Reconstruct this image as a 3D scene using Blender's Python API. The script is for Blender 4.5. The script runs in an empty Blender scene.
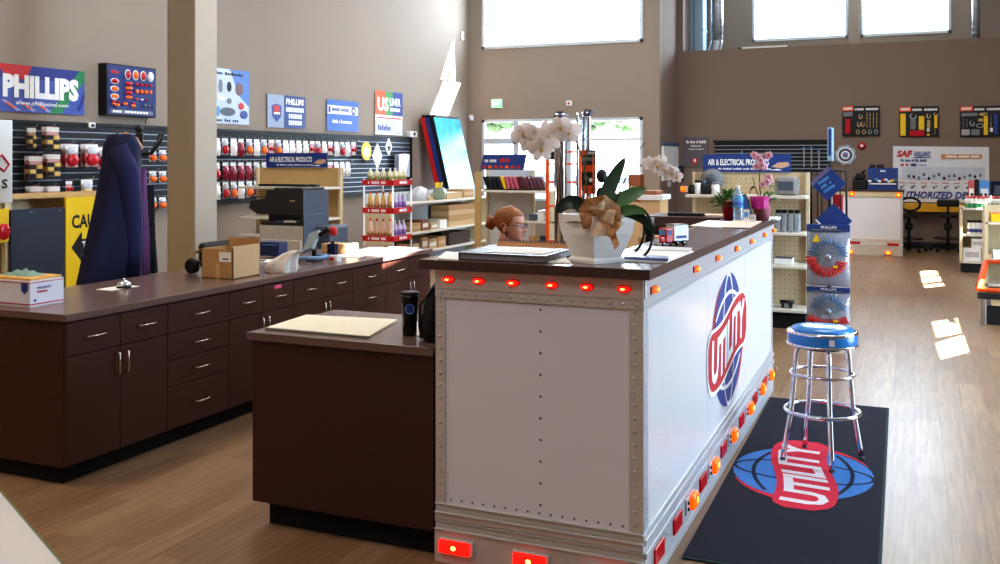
import bpy, bmesh, math, random
from mathutils import Matrix, Vector
random.seed(7)
SC = bpy.context.scene
COL = SC.collection
PI = math.pi

# ---------------------------------------------------------------- materials
def lin(c):
    c = c / 255.0
    return c / 12.92 if c <= 0.04045 else ((c + 0.055) / 1.055) ** 2.4
def rgb(c): return (lin(c[0]), lin(c[1]), lin(c[2]), 1.0)
MATS = {}
def mat(name, col, rough=0.5, metal=0.0, emit=0.0, noise=0.06, scale=18.0, stretch=(1, 1, 1), bump=0.0, ecol=None, spec=None):
    if name in MATS: return MATS[name]
    m = bpy.data.materials.new(name); m.use_nodes = True
    nt = m.node_tree; b = nt.nodes['Principled BSDF']
    b.inputs['Roughness'].default_value = rough
    b.inputs['Metallic'].default_value = metal
    if spec is not None: b.inputs['Specular IOR Level'].default_value = spec
    tc = nt.nodes.new('ShaderNodeTexCoord'); mp = nt.nodes.new('ShaderNodeMapping')
    nz = nt.nodes.new('ShaderNodeTexNoise'); rp = nt.nodes.new('ShaderNodeMix'); rp.data_type = 'RGBA'
    mp.inputs['Scale'].default_value = stretch
    nz.inputs['Scale'].default_value = scale; nz.inputs['Detail'].default_value = 3
    nt.links.new(tc.outputs['Object'], mp.inputs['Vector']); nt.links.new(mp.outputs['Vector'], nz.inputs['Vector'])
    c = rgb(col)
    rp.inputs[6].default_value = tuple(max(0, x * (1 - 2 * noise)) for x in c[:3]) + (1,)
    rp.inputs[7].default_value = tuple(min(1, x * (1 + 2 * noise)) for x in c[:3]) + (1,)
    nt.links.new(nz.outputs['Fac'], rp.inputs[0]); nt.links.new(rp.outputs[2], b.inputs['Base Color'])
    if bump:
        bp = nt.nodes.new('ShaderNodeBump'); bp.inputs['Strength'].default_value = bump; bp.inputs['Distance'].default_value = 0.01
        nt.links.new(nz.outputs['Fac'], bp.inputs['Height']); nt.links.new(bp.outputs['Normal'], b.inputs['Normal'])
    if emit:
        b.inputs['Emission Color'].default_value = rgb(ecol or col); b.inputs['Emission Strength'].default_value = emit
    MATS[name] = m
    return m
def clear_mat(name, col=(255, 255, 255), gloss=0.12, rough=0.03, tint=0.0):
    """thin clear sheet: mostly lets light straight through, with a fresnel gloss on top"""
    if name in MATS: return MATS[name]
    m = bpy.data.materials.new(name); m.use_nodes = True
    nt = m.node_tree; nt.nodes.clear()
    out = nt.nodes.new('ShaderNodeOutputMaterial'); mx = nt.nodes.new('ShaderNodeMixShader')
    tr = nt.nodes.new('ShaderNodeBsdfTransparent'); gl = nt.nodes.new('ShaderNodeBsdfGlossy')
    fr = nt.nodes.new('ShaderNodeLayerWeight'); fr.inputs['Blend'].default_value = gloss
    tr.inputs['Color'].default_value = rgb(col); gl.inputs['Roughness'].default_value = rough
    nt.links.new(fr.outputs['Facing'], mx.inputs[0]); nt.links.new(tr.outputs[0], mx.inputs[1]); nt.links.new(gl.outputs[0], mx.inputs[2])
    last = mx
    if tint:
        df = nt.nodes.new('ShaderNodeBsdfDiffuse'); df.inputs['Color'].default_value = rgb(col)
        m2 = nt.nodes.new('ShaderNodeMixShader'); m2.inputs[0].default_value = tint
        nt.links.new(mx.outputs[0], m2.inputs[1]); nt.links.new(df.outputs[0], m2.inputs[2]); last = m2
    nt.links.new(last.outputs[0], out.inputs['Surface'])
    MATS[name] = m
    return m
def plank_mat():
    m = bpy.data.materials.new('laminate_floor'); m.use_nodes = True
    nt = m.node_tree; b = nt.nodes['Principled BSDF']; L = nt.links.new; N = nt.nodes.new
    tc = N('ShaderNodeTexCoord'); sx = N('ShaderNodeSeparateXYZ'); cx = N('ShaderNodeCombineXYZ')
    L(tc.outputs['Object'], sx.inputs[0]); L(sx.outputs['Y'], cx.inputs['X']); L(sx.outputs['X'], cx.inputs['Y'])
    br = N('ShaderNodeTexBrick'); br.offset = 0.37; br.offset_frequency = 2
    br.inputs['Scale'].default_value = 1.0; br.inputs['Brick Width'].default_value = 1.22; br.inputs['Row Height'].default_value = 0.15
    br.inputs['Mortar Size'].default_value = 0.0012; br.inputs['Mortar Smooth'].default_value = 0.3; br.inputs['Bias'].default_value = 0.0
    br.inputs['Color1'].default_value = rgb((164, 136, 108)); br.inputs['Color2'].default_value = rgb((144, 115, 88)); br.inputs['Mortar'].default_value = rgb((104, 78, 52))
    L(cx.outputs[0], br.inputs['Vector'])
    mp = N('ShaderNodeMapping'); mp.inputs['Scale'].default_value = (26, 1.3, 1); L(tc.outputs['Object'], mp.inputs['Vector'])
    nz = N('ShaderNodeTexNoise'); nz.inputs['Scale'].default_value = 1.6; nz.inputs['Detail'].default_value = 6; nz.inputs['Roughness'].default_value = 0.65; L(mp.outputs[0], nz.inputs['Vector'])
    cr = N('ShaderNodeValToRGB'); cr.color_ramp.elements[0].position = 0.3; cr.color_ramp.elements[0].color = (0.55, 0.5, 0.46, 1)
    cr.color_ramp.elements[1].position = 0.68; cr.color_ramp.elements[1].color = (1.12, 1.1, 1.06, 1); L(nz.outputs['Fac'], cr.inputs[0])
    mu = N('ShaderNodeMix'); mu.data_type = 'RGBA'; mu.blend_type = 'MULTIPLY'; mu.inputs[0].default_value = 0.8
    L(br.outputs['Color'], mu.inputs[6]); L(cr.outputs[0], mu.inputs[7]); L(mu.outputs[2], b.inputs['Base Color'])
    b.inputs['Roughness'].default_value = 0.33
    return m

# ---------------------------------------------------------------- mesh builder
def rotM(axis, deg): return Matrix.Rotation(math.radians(deg), 4, axis)
def T(x, y, z): return Matrix.Translation((x, y, z))
def frame(o, ex, ey, ez): return Matrix(((ex[0], ey[0], ez[0], o[0]), (ex[1], ey[1], ez[1], o[1]), (ex[2], ey[2], ez[2], o[2]), (0, 0, 0, 1)))
def fY(x, y, z): return frame((x, y, z), (1, 0, 0), (0, 0, 1), (0, -1, 0))     # upright sheet that faces -Y
def fX(x, y, z): return frame((x, y, z), (0, 1, 0), (0, 0, 1), (1, 0, 0))      # upright sheet that faces +X
TXT = {}
LEGIBLE = {'PHILLIPS', 'www.phillipsind.com', 'US', 'LINER', 'AIR & ELECTRICAL PRODUCTS', 'UTILITY', 'SAF', 'HOLLAND', 'AUTHORIZED DEALER', 'EXIT', 'CAUTION', 'S', 'T', 'PRIORITY'}
def text_geo(s, shear=0.0, off=0.0, space=1.0):
    key = (s, shear, off, space)
    if key not in TXT:
        cu = bpy.data.curves.new('t', 'FONT'); cu.body = s; cu.shear = shear; cu.offset = off; cu.fill_mode = 'FRONT'; cu.resolution_u = 2; cu.space_character = space
        o = bpy.data.objects.new('t', cu); COL.objects.link(o)
        me = bpy.data.meshes.new_from_object(o.evaluated_get(bpy.context.evaluated_depsgraph_get()))
        vs = [tuple(v.co) for v in me.vertices]; fs = [tuple(p.vertices) for p in me.polygons]
        bpy.data.objects.remove(o); bpy.data.curves.remove(cu); bpy.data.meshes.remove(me)
        xs = [v[0] for v in vs]; ys = [v[1] for v in vs]
        TXT[key] = (vs, fs, min(xs), max(xs), min(ys), max(ys))
    return TXT[key]
class MB:
    def __init__(s, M=None): s.v = []; s.f = []; s.mi = []; s.sm = []; s.mats = []; s.M = M
    def add(s, vs, fs, m, M=None, smooth=False):
        if m not in s.mats: s.mats.append(m)
        k = s.mats.index(m); n = len(s.v)
        if s.M is not None: M = s.M @ M if M is not None else s.M
        s.v += [tuple(M @ Vector(v)) for v in vs] if M is not None else [tuple(v) for v in vs]
        flip = M is not None and M.to_3x3().determinant() < 0
        for f in fs:
            f = [i + n for i in f]
            s.f.append(f[::-1] if flip else f); s.mi.append(k); s.sm.append(smooth)
        return s
    def box(s, m, x0, x1, y0, y1, z0, z1, bev=0.0, M=None, seg=2):
        if x0 > x1: x0, x1 = x1, x0
        if y0 > y1: y0, y1 = y1, y0
        if z0 > z1: z0, z1 = z1, z0
        vs = [(x, y, z) for x in (x0, x1) for y in (y0, y1) for z in (z0, z1)]
        fs = [(0, 1, 3, 2), (4, 6, 7, 5), (0, 4, 5, 1), (2, 3, 7, 6), (0, 2, 6, 4), (1, 5, 7, 3)]
        if not bev: return s.add(vs, fs, m, M)
        bm = bmesh.new(); bv = [bm.verts.new(v) for v in vs]
        for f in fs: bm.faces.new([bv[i] for i in f])
        bmesh.ops.bevel(bm, geom=bm.edges[:], offset=bev, segments=seg, affect='EDGES', profile=0.5)
        bm.verts.index_update()
        s.add([tuple(v.co) for v in bm.verts], [[v.index for v in f.verts] for f in bm.faces], m, M); bm.free()
        return s
    def cb(s, m, c, d, bev=0.0, M=None):
        return s.box(m, c[0] - d[0] / 2, c[0] + d[0] / 2, c[1] - d[1] / 2, c[1] + d[1] / 2, c[2] - d[2] / 2, c[2] + d[2] / 2, bev, M)
    def tube(s, m, pts, r, n=8, closed=False, M=None, cap=True, flat=1.0):
        P = [Vector(p) for p in pts]; k = len(P); vs = []; fs = []
        R = r if isinstance(r, (list, tuple)) else [r] * k
        ref = None
        for i in range(k):
            a = P[i - 1] if (i > 0 or closed) else P[i]; b = P[(i + 1) % k] if (i < k - 1 or closed) else P[i]
            t = (b - a).normalized()
            if ref is None:
                ref = Vector((0, 0, 1)) if abs(t.z) < 0.9 else Vector((1, 0, 0))
            u = t.cross(ref)
            if u.length < 1e-5: u = t.cross(Vector((0.3, 1, 0.2)))
            u.normalize(); w = u.cross(t).normalized(); ref = w
            for j in range(n):
                an = 2 * PI * j / n
                vs.append(tuple(P[i] + u * (R[i] * math.cos(an)) + w * (R[i] * flat * math.sin(an))))
        for i in range(k if closed else k - 1):
            for j in range(n):
                a = i * n + j; b = i * n + (j + 1) % n; c = ((i + 1) % k) * n + (j + 1) % n; d = ((i + 1) % k) * n + j
                fs.append((a, b, c, d))
        if cap and not closed: fs.append(tuple(range(n))[::-1]); fs.append(tuple(range((k - 1) * n, k * n)))
        return s.add(vs, fs, m, M, True)
    def cyl(s, m, p0, p1, r, r2=None, n=16, M=None): return s.tube(m, [p0, p1], [r, r if r2 is None else r2], n, False, M)
    def lathe(s, m, prof, c=(0, 0, 0), n=24, M=None, smooth=True, sx=1.0, sy=1.0, a0=0.0):
        vs = []; fs = []
        for r, z in prof:
            for j in range(n):
                a = 2 * PI * j / n + a0
                vs.append((c[0] + r * sx * math.cos(a), c[1] + r * sy * math.sin(a), c[2] + z))
        for i in range(len(prof) - 1):
            for j in range(n):
                fs.append((i * n + j, i * n + (j + 1) % n, (i + 1) * n + (j + 1) % n, (i + 1) * n + j))
        if prof[0][0] > 1e-6: fs.append(tuple(range(n))[::-1])
        if prof[-1][0] > 1e-6: fs.append(tuple(range((len(prof) - 1) * n, len(prof) * n)))
        return s.add(vs, fs, m, M, smooth)
    def ball(s, m, c, r, n=12, k=8, M=None):
        if not isinstance(r, (tuple, list)): r = (r, r, r)
        vs = []; fs = []
        for i in range(k + 1):
            ph = PI * i / k - PI / 2
            for j in range(n):
                a = 2 * PI * j / n
                vs.append((c[0] + r[0] * math.cos(ph) * math.cos(a), c[1] + r[1] * math.cos(ph) * math.sin(a), c[2] + r[2] * math.sin(ph)))
        for i in range(k):
            for j in range(n): fs.append((i * n + j, i * n + (j + 1) % n, (i + 1) * n + (j + 1) % n, (i + 1) * n + j))
        return s.add(vs, fs, m, M, True)
    def poly(s, m, pts, M=None, d=0.0):
        """flat outline in the sheet's own plane, d thick towards the viewer of the sheet"""
        n = len(pts)
        ar = sum(pts[i][0] * pts[(i + 1) % n][1] - pts[(i + 1) % n][0] * pts[i][1] for i in range(n))
        if ar < 0: pts = pts[::-1]
        if not d: return s.add([(x, y, 0) for x, y in pts], [tuple(range(n))], m, M)
        vs = [(x, y, 0) for x, y in pts] + [(x, y, d) for x, y in pts]
        fs = [tuple(range(n))[::-1], tuple(range(n, 2 * n))] + [(i, (i + 1) % n, (i + 1) % n + n, i + n) for i in range(n)]
        return s.add(vs, fs, m, M)
    def rect(s, m, x0, x1, y0, y1, M=None, d=0.0, z=0.0):
        if z: M = (M if M is not None else Matrix.Identity(4)) @ T(0, 0, z)
        return s.poly(m, [(x0, y0), (x1, y0), (x1, y1), (x0, y1)], M, d)
    def oval(s, m, cx, cy, rx, ry, M=None, d=0.0, z=0.0, n=20):
        if z: M = (M if M is not None else Matrix.Identity(4)) @ T(0, 0, z)
        return s.poly(m, [(cx + rx * math.cos(2 * PI * i / n), cy + ry * math.sin(2 * PI * i / n)) for i in range(n)], M, d)
    def text(s, m, t, x0, x1, y0, y1, M=None, z=0.003, shear=0.0, off=0.02, fit=True):
        if t not in LEGIBLE:      # too small to read in the photograph: letter-sized strokes instead of words
            n = len(t); w = (x1 - x0) / n
            for i, ch in enumerate(t):
                if ch == ' ': continue
                h = (y1 - y0) * (1.0 if ch.isupper() or ch in 'bdfhklt' else .72)
                s.add([(x0 + i * w + w * .08, y0, z), (x0 + (i + 1) * w - w * .14, y0, z), (x0 + (i + 1) * w - w * .14, y0 + h, z), (x0 + i * w + w * .08, y0 + h, z)], [(0, 1, 2, 3)], m, M)
            return s
        vs, fs, a0, a1, b0, b1 = text_geo(t, shear, off)
        kx = (x1 - x0) / max(a1 - a0, 1e-6); ky = (y1 - y0) / max(b1 - b0, 1e-6)
        if not fit: kx = ky = min(kx, ky)
        return s.add([(x0 + (v[0] - a0) * kx, y0 + (v[1] - b0) * ky, z) for v in vs], fs, m, M)
    def sheet(s, m, grid, M=None, smooth=True):
        """grid: rows of points"""
        r = len(grid); c = len(grid[0])
        return s.add([p for row in grid for p in row], [(i * c + j, i * c + j + 1, (i + 1) * c + j + 1, (i + 1) * c + j) for i in range(r - 1) for j in range(c - 1)], m, M, smooth)
    def build(s, name, parent=None, label=None, local=False):
        me = bpy.data.meshes.new(name); vs = s.v
        if parent is not None and not local:
            I = root_matrix(parent).inverted(); vs = [tuple(I @ Vector(v)) for v in vs]
        me.from_pydata(vs, [], s.f)
        for m in s.mats: me.materials.append(m)
        me.polygons.foreach_set('material_index', s.mi); me.polygons.foreach_set('use_smooth', s.sm)
        me.update()
        o = bpy.data.objects.new(name, me); COL.objects.link(o)
        if parent is not None: o.parent = parent
        if label: o['label'] = label
        return o
def root_matrix(o):
    M = Matrix.Identity(4)
    while o is not None:
        M = Matrix.Translation(o.location) @ o.rotation_euler.to_matrix().to_4x4() @ M; o = o.parent
    return M
def tag(o, label, cat, group=None):
    o['label'] = label; o['category'] = cat
    if group: o['group'] = group
    return o
def thing(name, label, cat, loc=(0, 0, 0), rz=0.0, group=None):
    o = bpy.data.objects.new(name, None); COL.objects.link(o); o.empty_display_size = 0.1
    o.location = loc; o.rotation_euler = (0, 0, math.radians(rz))
    return tag(o, label, cat, group)
def solo(mb, name, label, cat, loc=None, group=None):
    """a thing that is one mesh; loc: mesh origin at its base"""
    o = mb.build(name)
    if loc is not None:
        o.data.transform(Matrix.Translation((-loc[0], -loc[1], -loc[2]))); o.location = loc
    return tag(o, label, cat, group)
def struct(mb, name, parent=None):
    o = mb.build(name, parent)
    if parent is None: o['kind'] = 'structure'
    return o
def dup(root, loc, rz=None, label=None, group=None):
    def cp(o, par):
        c = o.copy(); COL.objects.link(c); c.parent = par
        for ch in [k for k in KIDS.get(o.name, [])]: cp(ch, c)
        return c
    KIDS = {}
    for o in bpy.data.objects:
        if o.parent: KIDS.setdefault(o.parent.name, []).append(o)
    r = cp(root, None); r.location = loc
    if rz is not None: r.rotation_euler = (0, 0, math.radians(rz))
    if label: r['label'] = label
    if group: r['group'] = group
    return r
ORD = 'first second third fourth fifth sixth seventh eighth ninth tenth eleventh twelfth thirteenth fourteenth fifteenth sixteenth seventeenth eighteenth nineteenth twentieth'.split()
def nth(i): return ORD[i] if i < 20 else 'twenty-' + ORD[i - 20]

# ---------------------------------------------------------------- camera
CAM_H = 1.70; FPX = 960.0; HORIZ = 160.0; YAW = math.atan(415 / 960)
cd = bpy.data.cameras.new('camera'); cam = bpy.data.objects.new('camera', cd); COL.objects.link(cam)
cam.location = (0, 0, CAM_H); cam.rotation_euler = (PI / 2, 0, YAW)
cd.sensor_width = 36; cd.lens = 36 * FPX / 1000; cd.shift_y = (HORIZ - 282) / 1000.0
cd.clip_end = 300
SC.camera = cam
# survey: from a spot in the photograph to the point it shows on a given real plane
_F = (-math.sin(YAW), math.cos(YAW)); _R = (math.cos(YAW), math.sin(YAW))
def _ray(px, py):
    u = (px - 500) / FPX
    return (_F[0] + _R[0] * u, _F[1] + _R[1] * u, -(py - HORIZ) / FPX)
def onz(px, py, z): d = _ray(px, py); t = (z - CAM_H) / d[2]; return (d[0] * t, d[1] * t, z)
def onx(px, py, x): d = _ray(px, py); t = x / d[0]; return (x, d[1] * t, CAM_H + d[2] * t)
def ony(px, py, y): d = _ray(px, py); t = y / d[1]; return (d[0] * t, y, CAM_H + d[2] * t)

# ---------------------------------------------------------------- palette
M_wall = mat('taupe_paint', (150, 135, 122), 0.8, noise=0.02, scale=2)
M_walld = mat('taupe_paint_shaded', (136, 117, 104), 0.8, noise=0.02, scale=2)  # same taupe paint; the weaker light here is put into the colour
M_colm = mat('column_paint', (176, 165, 150), 0.7, noise=0.02, scale=3)
M_ceil = mat('white_ceiling', (225, 222, 215), 0.9, noise=0.02, scale=3)
M_floor = plank_mat()
M_alu = mat('window_aluminium', (205, 212, 218), 0.4, 0.3)
M_pane = clear_mat('window_glass', (250, 253, 255))
M_dark = mat('dark_laminate', (72, 42, 34), 0.42, noise=0.24, scale=90, spec=.35)
M_darktop = mat('worktop_laminate', (112, 90, 84), 0.24, noise=0.10, scale=120)
M_darkedge = mat('worktop_edge', (76, 54, 50), 0.35, noise=0.08, scale=60)
M_gap = mat('recess_black', (10, 8, 8), 0.8)  # plain black for toe kicks and peg holes
M_black = mat('matte_black', (14, 14, 16), 0.55)
M_blackg = mat('gloss_black', (12, 12, 14), 0.2)
M_grey = mat('mid_grey', (120, 122, 126), 0.5)
M_dgrey = mat('dark_grey_plastic', (80, 86, 100), 0.45)
M_white = mat('white_plastic', (236, 236, 234), 0.4, noise=0.01)
M_paper = mat('white_paper', (240, 238, 232), 0.8, noise=0.015)
M_cream = mat('cream_metal', (214, 198, 164), 0.5, noise=0.03)
M_tan = mat('tan_hardboard', (198, 164, 110), 0.6, noise=0.05)
M_card = mat('brown_cardboard', (186, 146, 98), 0.75, noise=0.05, scale=30)
M_card2 = mat('pale_cardboard', (206, 172, 130), 0.75, noise=0.05, scale=30)
M_chrome = mat('chrome', (222, 226, 232), 0.08, 1.0, noise=0.0)
M_steel = mat('brushed_steel', (190, 190, 192), 0.3, 1.0, noise=0.03)
M_navy = mat('navy_fabric', (15, 18, 58), 0.85, noise=0.12, scale=60)
M_blue = mat('sign_blue', (38, 66, 132), 0.45, noise=0.02)
M_lblue = mat('light_blue', (90, 150, 210), 0.45, noise=0.03)
M_red = mat('sign_red', (200, 34, 34), 0.45, noise=0.02)
M_orange = mat('bright_orange', (236, 92, 30), 0.45, noise=0.02)
M_yellow = mat('caution_yellow', (240, 200, 30), 0.5, noise=0.02)
M_green = mat('leaf_green', (58, 104, 48), 0.5, noise=0.15, scale=40)
M_ink = mat('black_ink', (18, 18, 22), 0.6, noise=0.0)
M_whitei = mat('white_ink', (244, 244, 244), 0.6, noise=0.0)
M_bluei = mat('logo_blue', (44, 66, 140), 0.5, noise=0.02)
M_redi = mat('logo_red', (196, 40, 46), 0.5, noise=0.02)

# ---------------------------------------------------------------- room shell
WX, BY, PY, DY, RX, FY, CZ = -8.83, 18.7, 20.2, 23.0, 6.0, -3.0, 6.0
RETX = -4.64
def wall_with_holes(name, m, M, x0, x1, z0, z1, holes, th):
    """upright wall in its own sheet plane, cut into blocks round the openings"""
    xs = sorted({x0, x1} | {h[0] for h in holes} | {h[1] for h in holes}); zs = sorted({z0, z1} | {h[2] for h in holes} | {h[3] for h in holes})
    mb = MB()
    for a, b in zip(xs, xs[1:]):
        run = None
        for c, d in zip(zs, zs[1:]):
            hole = any(h[0] <= (a + b) / 2 <= h[1] and h[2] <= (c + d) / 2 <= h[3] for h in holes)
            if not hole: mb.box(m, a, b, c, d, -th, 0, M=M)
    return struct(mb, name)
struct(MB().box(M_floor, WX - .2, RX + .2, FY - .2, DY + .2, -0.1, 0), 'floor')
struct(MB().box(M_wall, WX - .2, WX, FY - .2, BY + .2, 0, CZ), 'wall_left')
struct(MB().box(M_wall, RX, RX + .2, FY - .2, DY + .2, 0, CZ), 'wall_right')
struct(MB().box(M_wall, WX, RX, FY - .2, FY, 0, CZ), 'wall_front')
LW = (-8.5, -4.98, 0.85, 2.56); UW = (-8.5, -4.98, 4.06, 5.7)
wall_with_holes('wall_back', M_wall, fY(0, BY, 0), WX, RETX, 0, CZ, [LW, UW], 0.2)
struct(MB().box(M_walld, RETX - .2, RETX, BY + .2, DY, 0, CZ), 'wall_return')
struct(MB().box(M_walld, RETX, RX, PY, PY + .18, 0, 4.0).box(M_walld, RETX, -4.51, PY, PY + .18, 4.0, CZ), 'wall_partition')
D1 = (-3.5, -1.38, 4.46, 5.75); D2 = (-1.12, 0.72, 4.46, 5.75)
wall_with_holes('wall_deep', M_wall, fY(0, DY, 0), RETX, RX, 0, CZ, [D1, D2], 0.2)
def window(n, hole, y, mull, bars, mw=0.05):
    x0, x1, z0, z1 = hole
    w = MB(); b = 0.06
    w.box(M_alu, x0, x0 + b, y - .02, y + .1, z0, z1).box(M_alu, x1 - b, x1, y - .02, y + .1, z0, z1)
    w.box(M_alu, x0, x1, y - .02, y + .1, z0, z0 + b).box(M_alu, x0, x1, y - .02, y + .1, z1 - b, z1)
    for x in mull: w.box(M_alu, x - mw / 2, x + mw / 2, y, y + .08, z0, z1)
    for a, c, z, t in bars: w.box(M_alu, a, c, y, y + .08, z - t / 2, z + t / 2)
    o = struct(w, 'window_%d' % n)
    MB().box(M_pane, x0, x1, y + .04, y + .046, z0, z1).build('window_pane', o)
window(1, LW, BY, [-7.72, -6.55], [(-8.5, -7.72, 2.1, .13), (-7.72, -4.98, 2.12, .05), (-8.5, -7.72, 1.2, .1)], .12)
window(2, UW, BY, [-7.26, -6.1], [], .03)
window(3, D1, DY, [-2.08], [], .03)
window(4, D2, DY, [-0.66], [], .03)
for n, (x0, x1, y) in enumerate(((WX, RETX, BY - .015), (RETX, RX, PY - .015))):
    struct(MB().box(mat('dark_baseboard', (40, 44, 58), .5), x0, x1, y, y + .014, 0, .12), 'baseboard_%s' % ('back', 'partition')[n])
struct(MB().box(mat('dark_baseboard', (40, 44, 58), .5), WX, WX + .014, FY, BY, 0, .12), 'baseboard_left')
struct(MB().box(M_wall, -1.35, -1.15, DY - .12, DY + .02, 4.0, CZ, .01), 'trim_1')
cw = MB().box(M_colm, -6.785, -6.43, 7.4, 7.72, 0, CZ, .012); struct(cw, 'column')

# ceiling with added unseen openings, shaped to cast the sun patches
SUN = Vector((-0.55, 0.10, -0.83)).normalized()
def up(p):
    t = (CZ - p[2]) / -SUN.z
    return (p[0] - SUN.x * t, p[1] - SUN.y * t)
HOLES = []
for q in ([(920, 271.5), (936.5, 269.5), (938.5, 275), (921, 276.5)], [(921.5, 277.3), (939.5, 276), (941.5, 281), (923, 283.5)], [(923.5, 285), (942.5, 282.8), (944.5, 285.8), (925, 288)],
          [(932, 322), (957, 318), (961, 333), (937, 337.5)], [(936, 343), (963, 335), (968.5, 352), (941, 359.5)]):
    HOLES.append([up(onz(x, y, 0)) for x, y in q])
for q in ([(443.5, 81), (447.2, 81), (433.7, 116), (430, 115)], [(448.2, 81), (461, 83), (447, 119), (434.8, 117)], [(454, 38), (455.5, 80.5), (448.5, 80.2)], [(452.5, 41), (446.8, 79.8), (440.5, 79)]):
    HOLES.append([up(onx(x, y, WX)) for x, y in q])
HOLES.append([up(onz(x, y, .9)) for x, y in [(340, 253), (372, 247), (423, 249.5), (388, 257.5)]])
cu = bpy.data.curves.new('ceiling', 'CURVE'); cu.dimensions = '2D'; cu.fill_mode = 'BOTH'
for ring in [[(WX - .2, FY - .2), (RX + .2, FY - .2), (RX + .2, DY + .2), (WX - .2, DY + .2)]] + HOLES:
    sp = cu.splines.new('POLY'); sp.points.add(len(ring) - 1); sp.use_cyclic_u = True
    for pt, (x, y) in zip(sp.points, ring): pt.co = (x, y, 0, 1)
co = bpy.data.objects.new('c', cu); COL.objects.link(co)
cme = bpy.data.meshes.new_from_object(co.evaluated_get(bpy.context.evaluated_depsgraph_get())); bpy.data.objects.remove(co)
cme.materials.clear(); cme.materials.append(M_ceil)
co = bpy.data.objects.new('ceiling', cme); COL.objects.link(co); co.location = (0, 0, CZ); co['kind'] = 'structure'

# ---------------------------------------------------------------- light
w = bpy.data.worlds.new('sky'); SC.world = w; w.use_nodes = True
w.node_tree.nodes['Background'].inputs[0].default_value = (0.80, 0.90, 1.0, 1); w.node_tree.nodes['Background'].inputs[1].default_value = 3.2
def lamp(name, kind, loc, energy, col, size=(1, 1), rot=(0, 0, 0)):
    l = bpy.data.lights.new(name, kind); l.energy = energy; l.color = col
    if kind == 'AREA': l.shape = 'RECTANGLE'; l.size, l.size_y = size
    o = bpy.data.objects.new(name, l); COL.objects.link(o); o.location = loc; o.rotation_euler = rot
    return o
s = lamp('sun', 'SUN', (0, 0, 12), 70, (1, 0.97, 0.95)); s.rotation_euler = SUN.to_track_quat('-Z', 'Y').to_euler(); s.data.angle = 0.004
for i, (x, y, e) in enumerate(((-5.8, 2.2, 120), (-1.6, -0.6, 95), (-5.5, 8, 110), (-0.5, 8.5, 80), (-5.5, 14.5, 110), (0.5, 15, 100))):  # added unseen fill; first warms the left floor, second lifts the trailer front
    lamp('ceiling_fill', 'AREA', (x, y, 5.9), e, ((1, 0.80, 0.56), (0.97, 0.95, 1.0))[i] if i < 2 else (1, 0.95, 0.90), (1.6, 1.6))
for i, (h, y) in enumerate(((LW, BY), (UW, BY), (D1, DY), (D2, DY))):   # daylight that falls in at each window
    lamp('window_daylight', 'AREA', ((h[0] + h[1]) / 2, y + .3, (h[2] + h[3]) / 2), (200, 330, 220, 220)[i], (0.72, 0.86, 1.0), (h[1] - h[0], h[3] - h[2]), (-PI / 2, 0, 0))
lamp('shopfront_daylight', 'AREA', (5.8, 8, 2.6), 1080, (0.62, 0.81, 1.0), (10, 3.0), (0, PI / 2, 0)).data.spread = math.radians(145)
SC.view_settings.view_transform = 'Standard'
SC.view_settings.look = 'Medium High Contrast'
SC.view_settings.exposure = 0.05
# ================================================================ trailer-shaped reception counter
M_tw = mat('trailer_white', (232, 230, 232), 0.22, noise=0.006)
M_ta = mat('trailer_aluminium', (204, 196, 190), 0.42, 0.15, noise=0.04, stretch=(1, 1, 1))
M_ta2 = mat('trailer_rail', (200, 202, 206), 0.35, 0.35, noise=0.03)
M_rl = mat('red_lens', (200, 12, 10), 0.25, emit=2.2, ecol=(255, 20, 12), noise=0)
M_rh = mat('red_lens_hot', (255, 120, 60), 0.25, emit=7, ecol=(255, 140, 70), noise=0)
M_al = mat('amber_lens', (240, 110, 10), 0.25, emit=.9, ecol=(255, 96, 6), noise=0)
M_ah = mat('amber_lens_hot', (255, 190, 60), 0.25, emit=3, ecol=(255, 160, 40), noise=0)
M_rr = mat('red_reflector', (176, 14, 26), 0.2, emit=0.12, ecol=(220, 10, 20), noise=0.05)
X0, X1, Y0, Y1 = -1.87, -0.97, 3.64, 7.30
tr = thing('trailer_counter', 'white reception counter built like the back of a truck trailer with riveted aluminium rails', 'counter', (-1.42, 3.64, 0))
b = MB()   # carcass: short front box and long wing
b.box(M_dark, X0 + .01, X1 - .01, Y0 + .012, 4.30, .0, 1.238).box(M_dark, -1.25, X1 - .01, 4.30, Y1 - .01, 0, 1.238)
b.build('carcass', tr)
b = MB()
for x0, x1 in ((-1.825, -1.02),): b.box(mat('trailer_white_shaded', (226, 225, 234), 0.3, noise=0.006), x0, x1, Y0, Y0 + .012, .25, 1.12)  # side white again, a touch greyer to carry the front's shade
def rivet(b, m, x, y, z, ax, r=.0075): b.ball(m, (x, y, z), (r if ax != 'x' else r * .6, r if ax != 'y' else r * .6, r), 6, 4)
for i in range(10): rivet(b, M_dgrey, -1.395, Y0, .30 + i * .088, 'y', .0055)
for i in range(16): rivet(b, M_dgrey, -1.80 + i * .05, Y0, .266, 'y', .005)
b.build('front_panel', tr)
b = MB()
for i in range(3): b.box(M_tw, X1 - .012, X1, Y0 + .06 + i * 1.195, Y0 + .057 + (i + 1) * 1.195, .25, 1.12)
b.v = [(x, y, z + (.016 * (y - Y0) if z < .5 else 0)) for x, y, z in b.v]
for y in (3.93, 4.89, 6.09):
    for i in range(24): rivet(b, M_tw, X1, y, .28 + i * .035, 'x', .003)
b.build('side_panel', tr)
b = MB().box(M_ta, X0, -1.823, Y0 - .006, Y0 + .02, .04, 1.14, .002)   # aluminium corner trims
for i in range(21): rivet(b, M_ta2, -1.847, Y0 - .006, .07 + i * .052, 'y')
b.build('corner_trim', tr)
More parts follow.
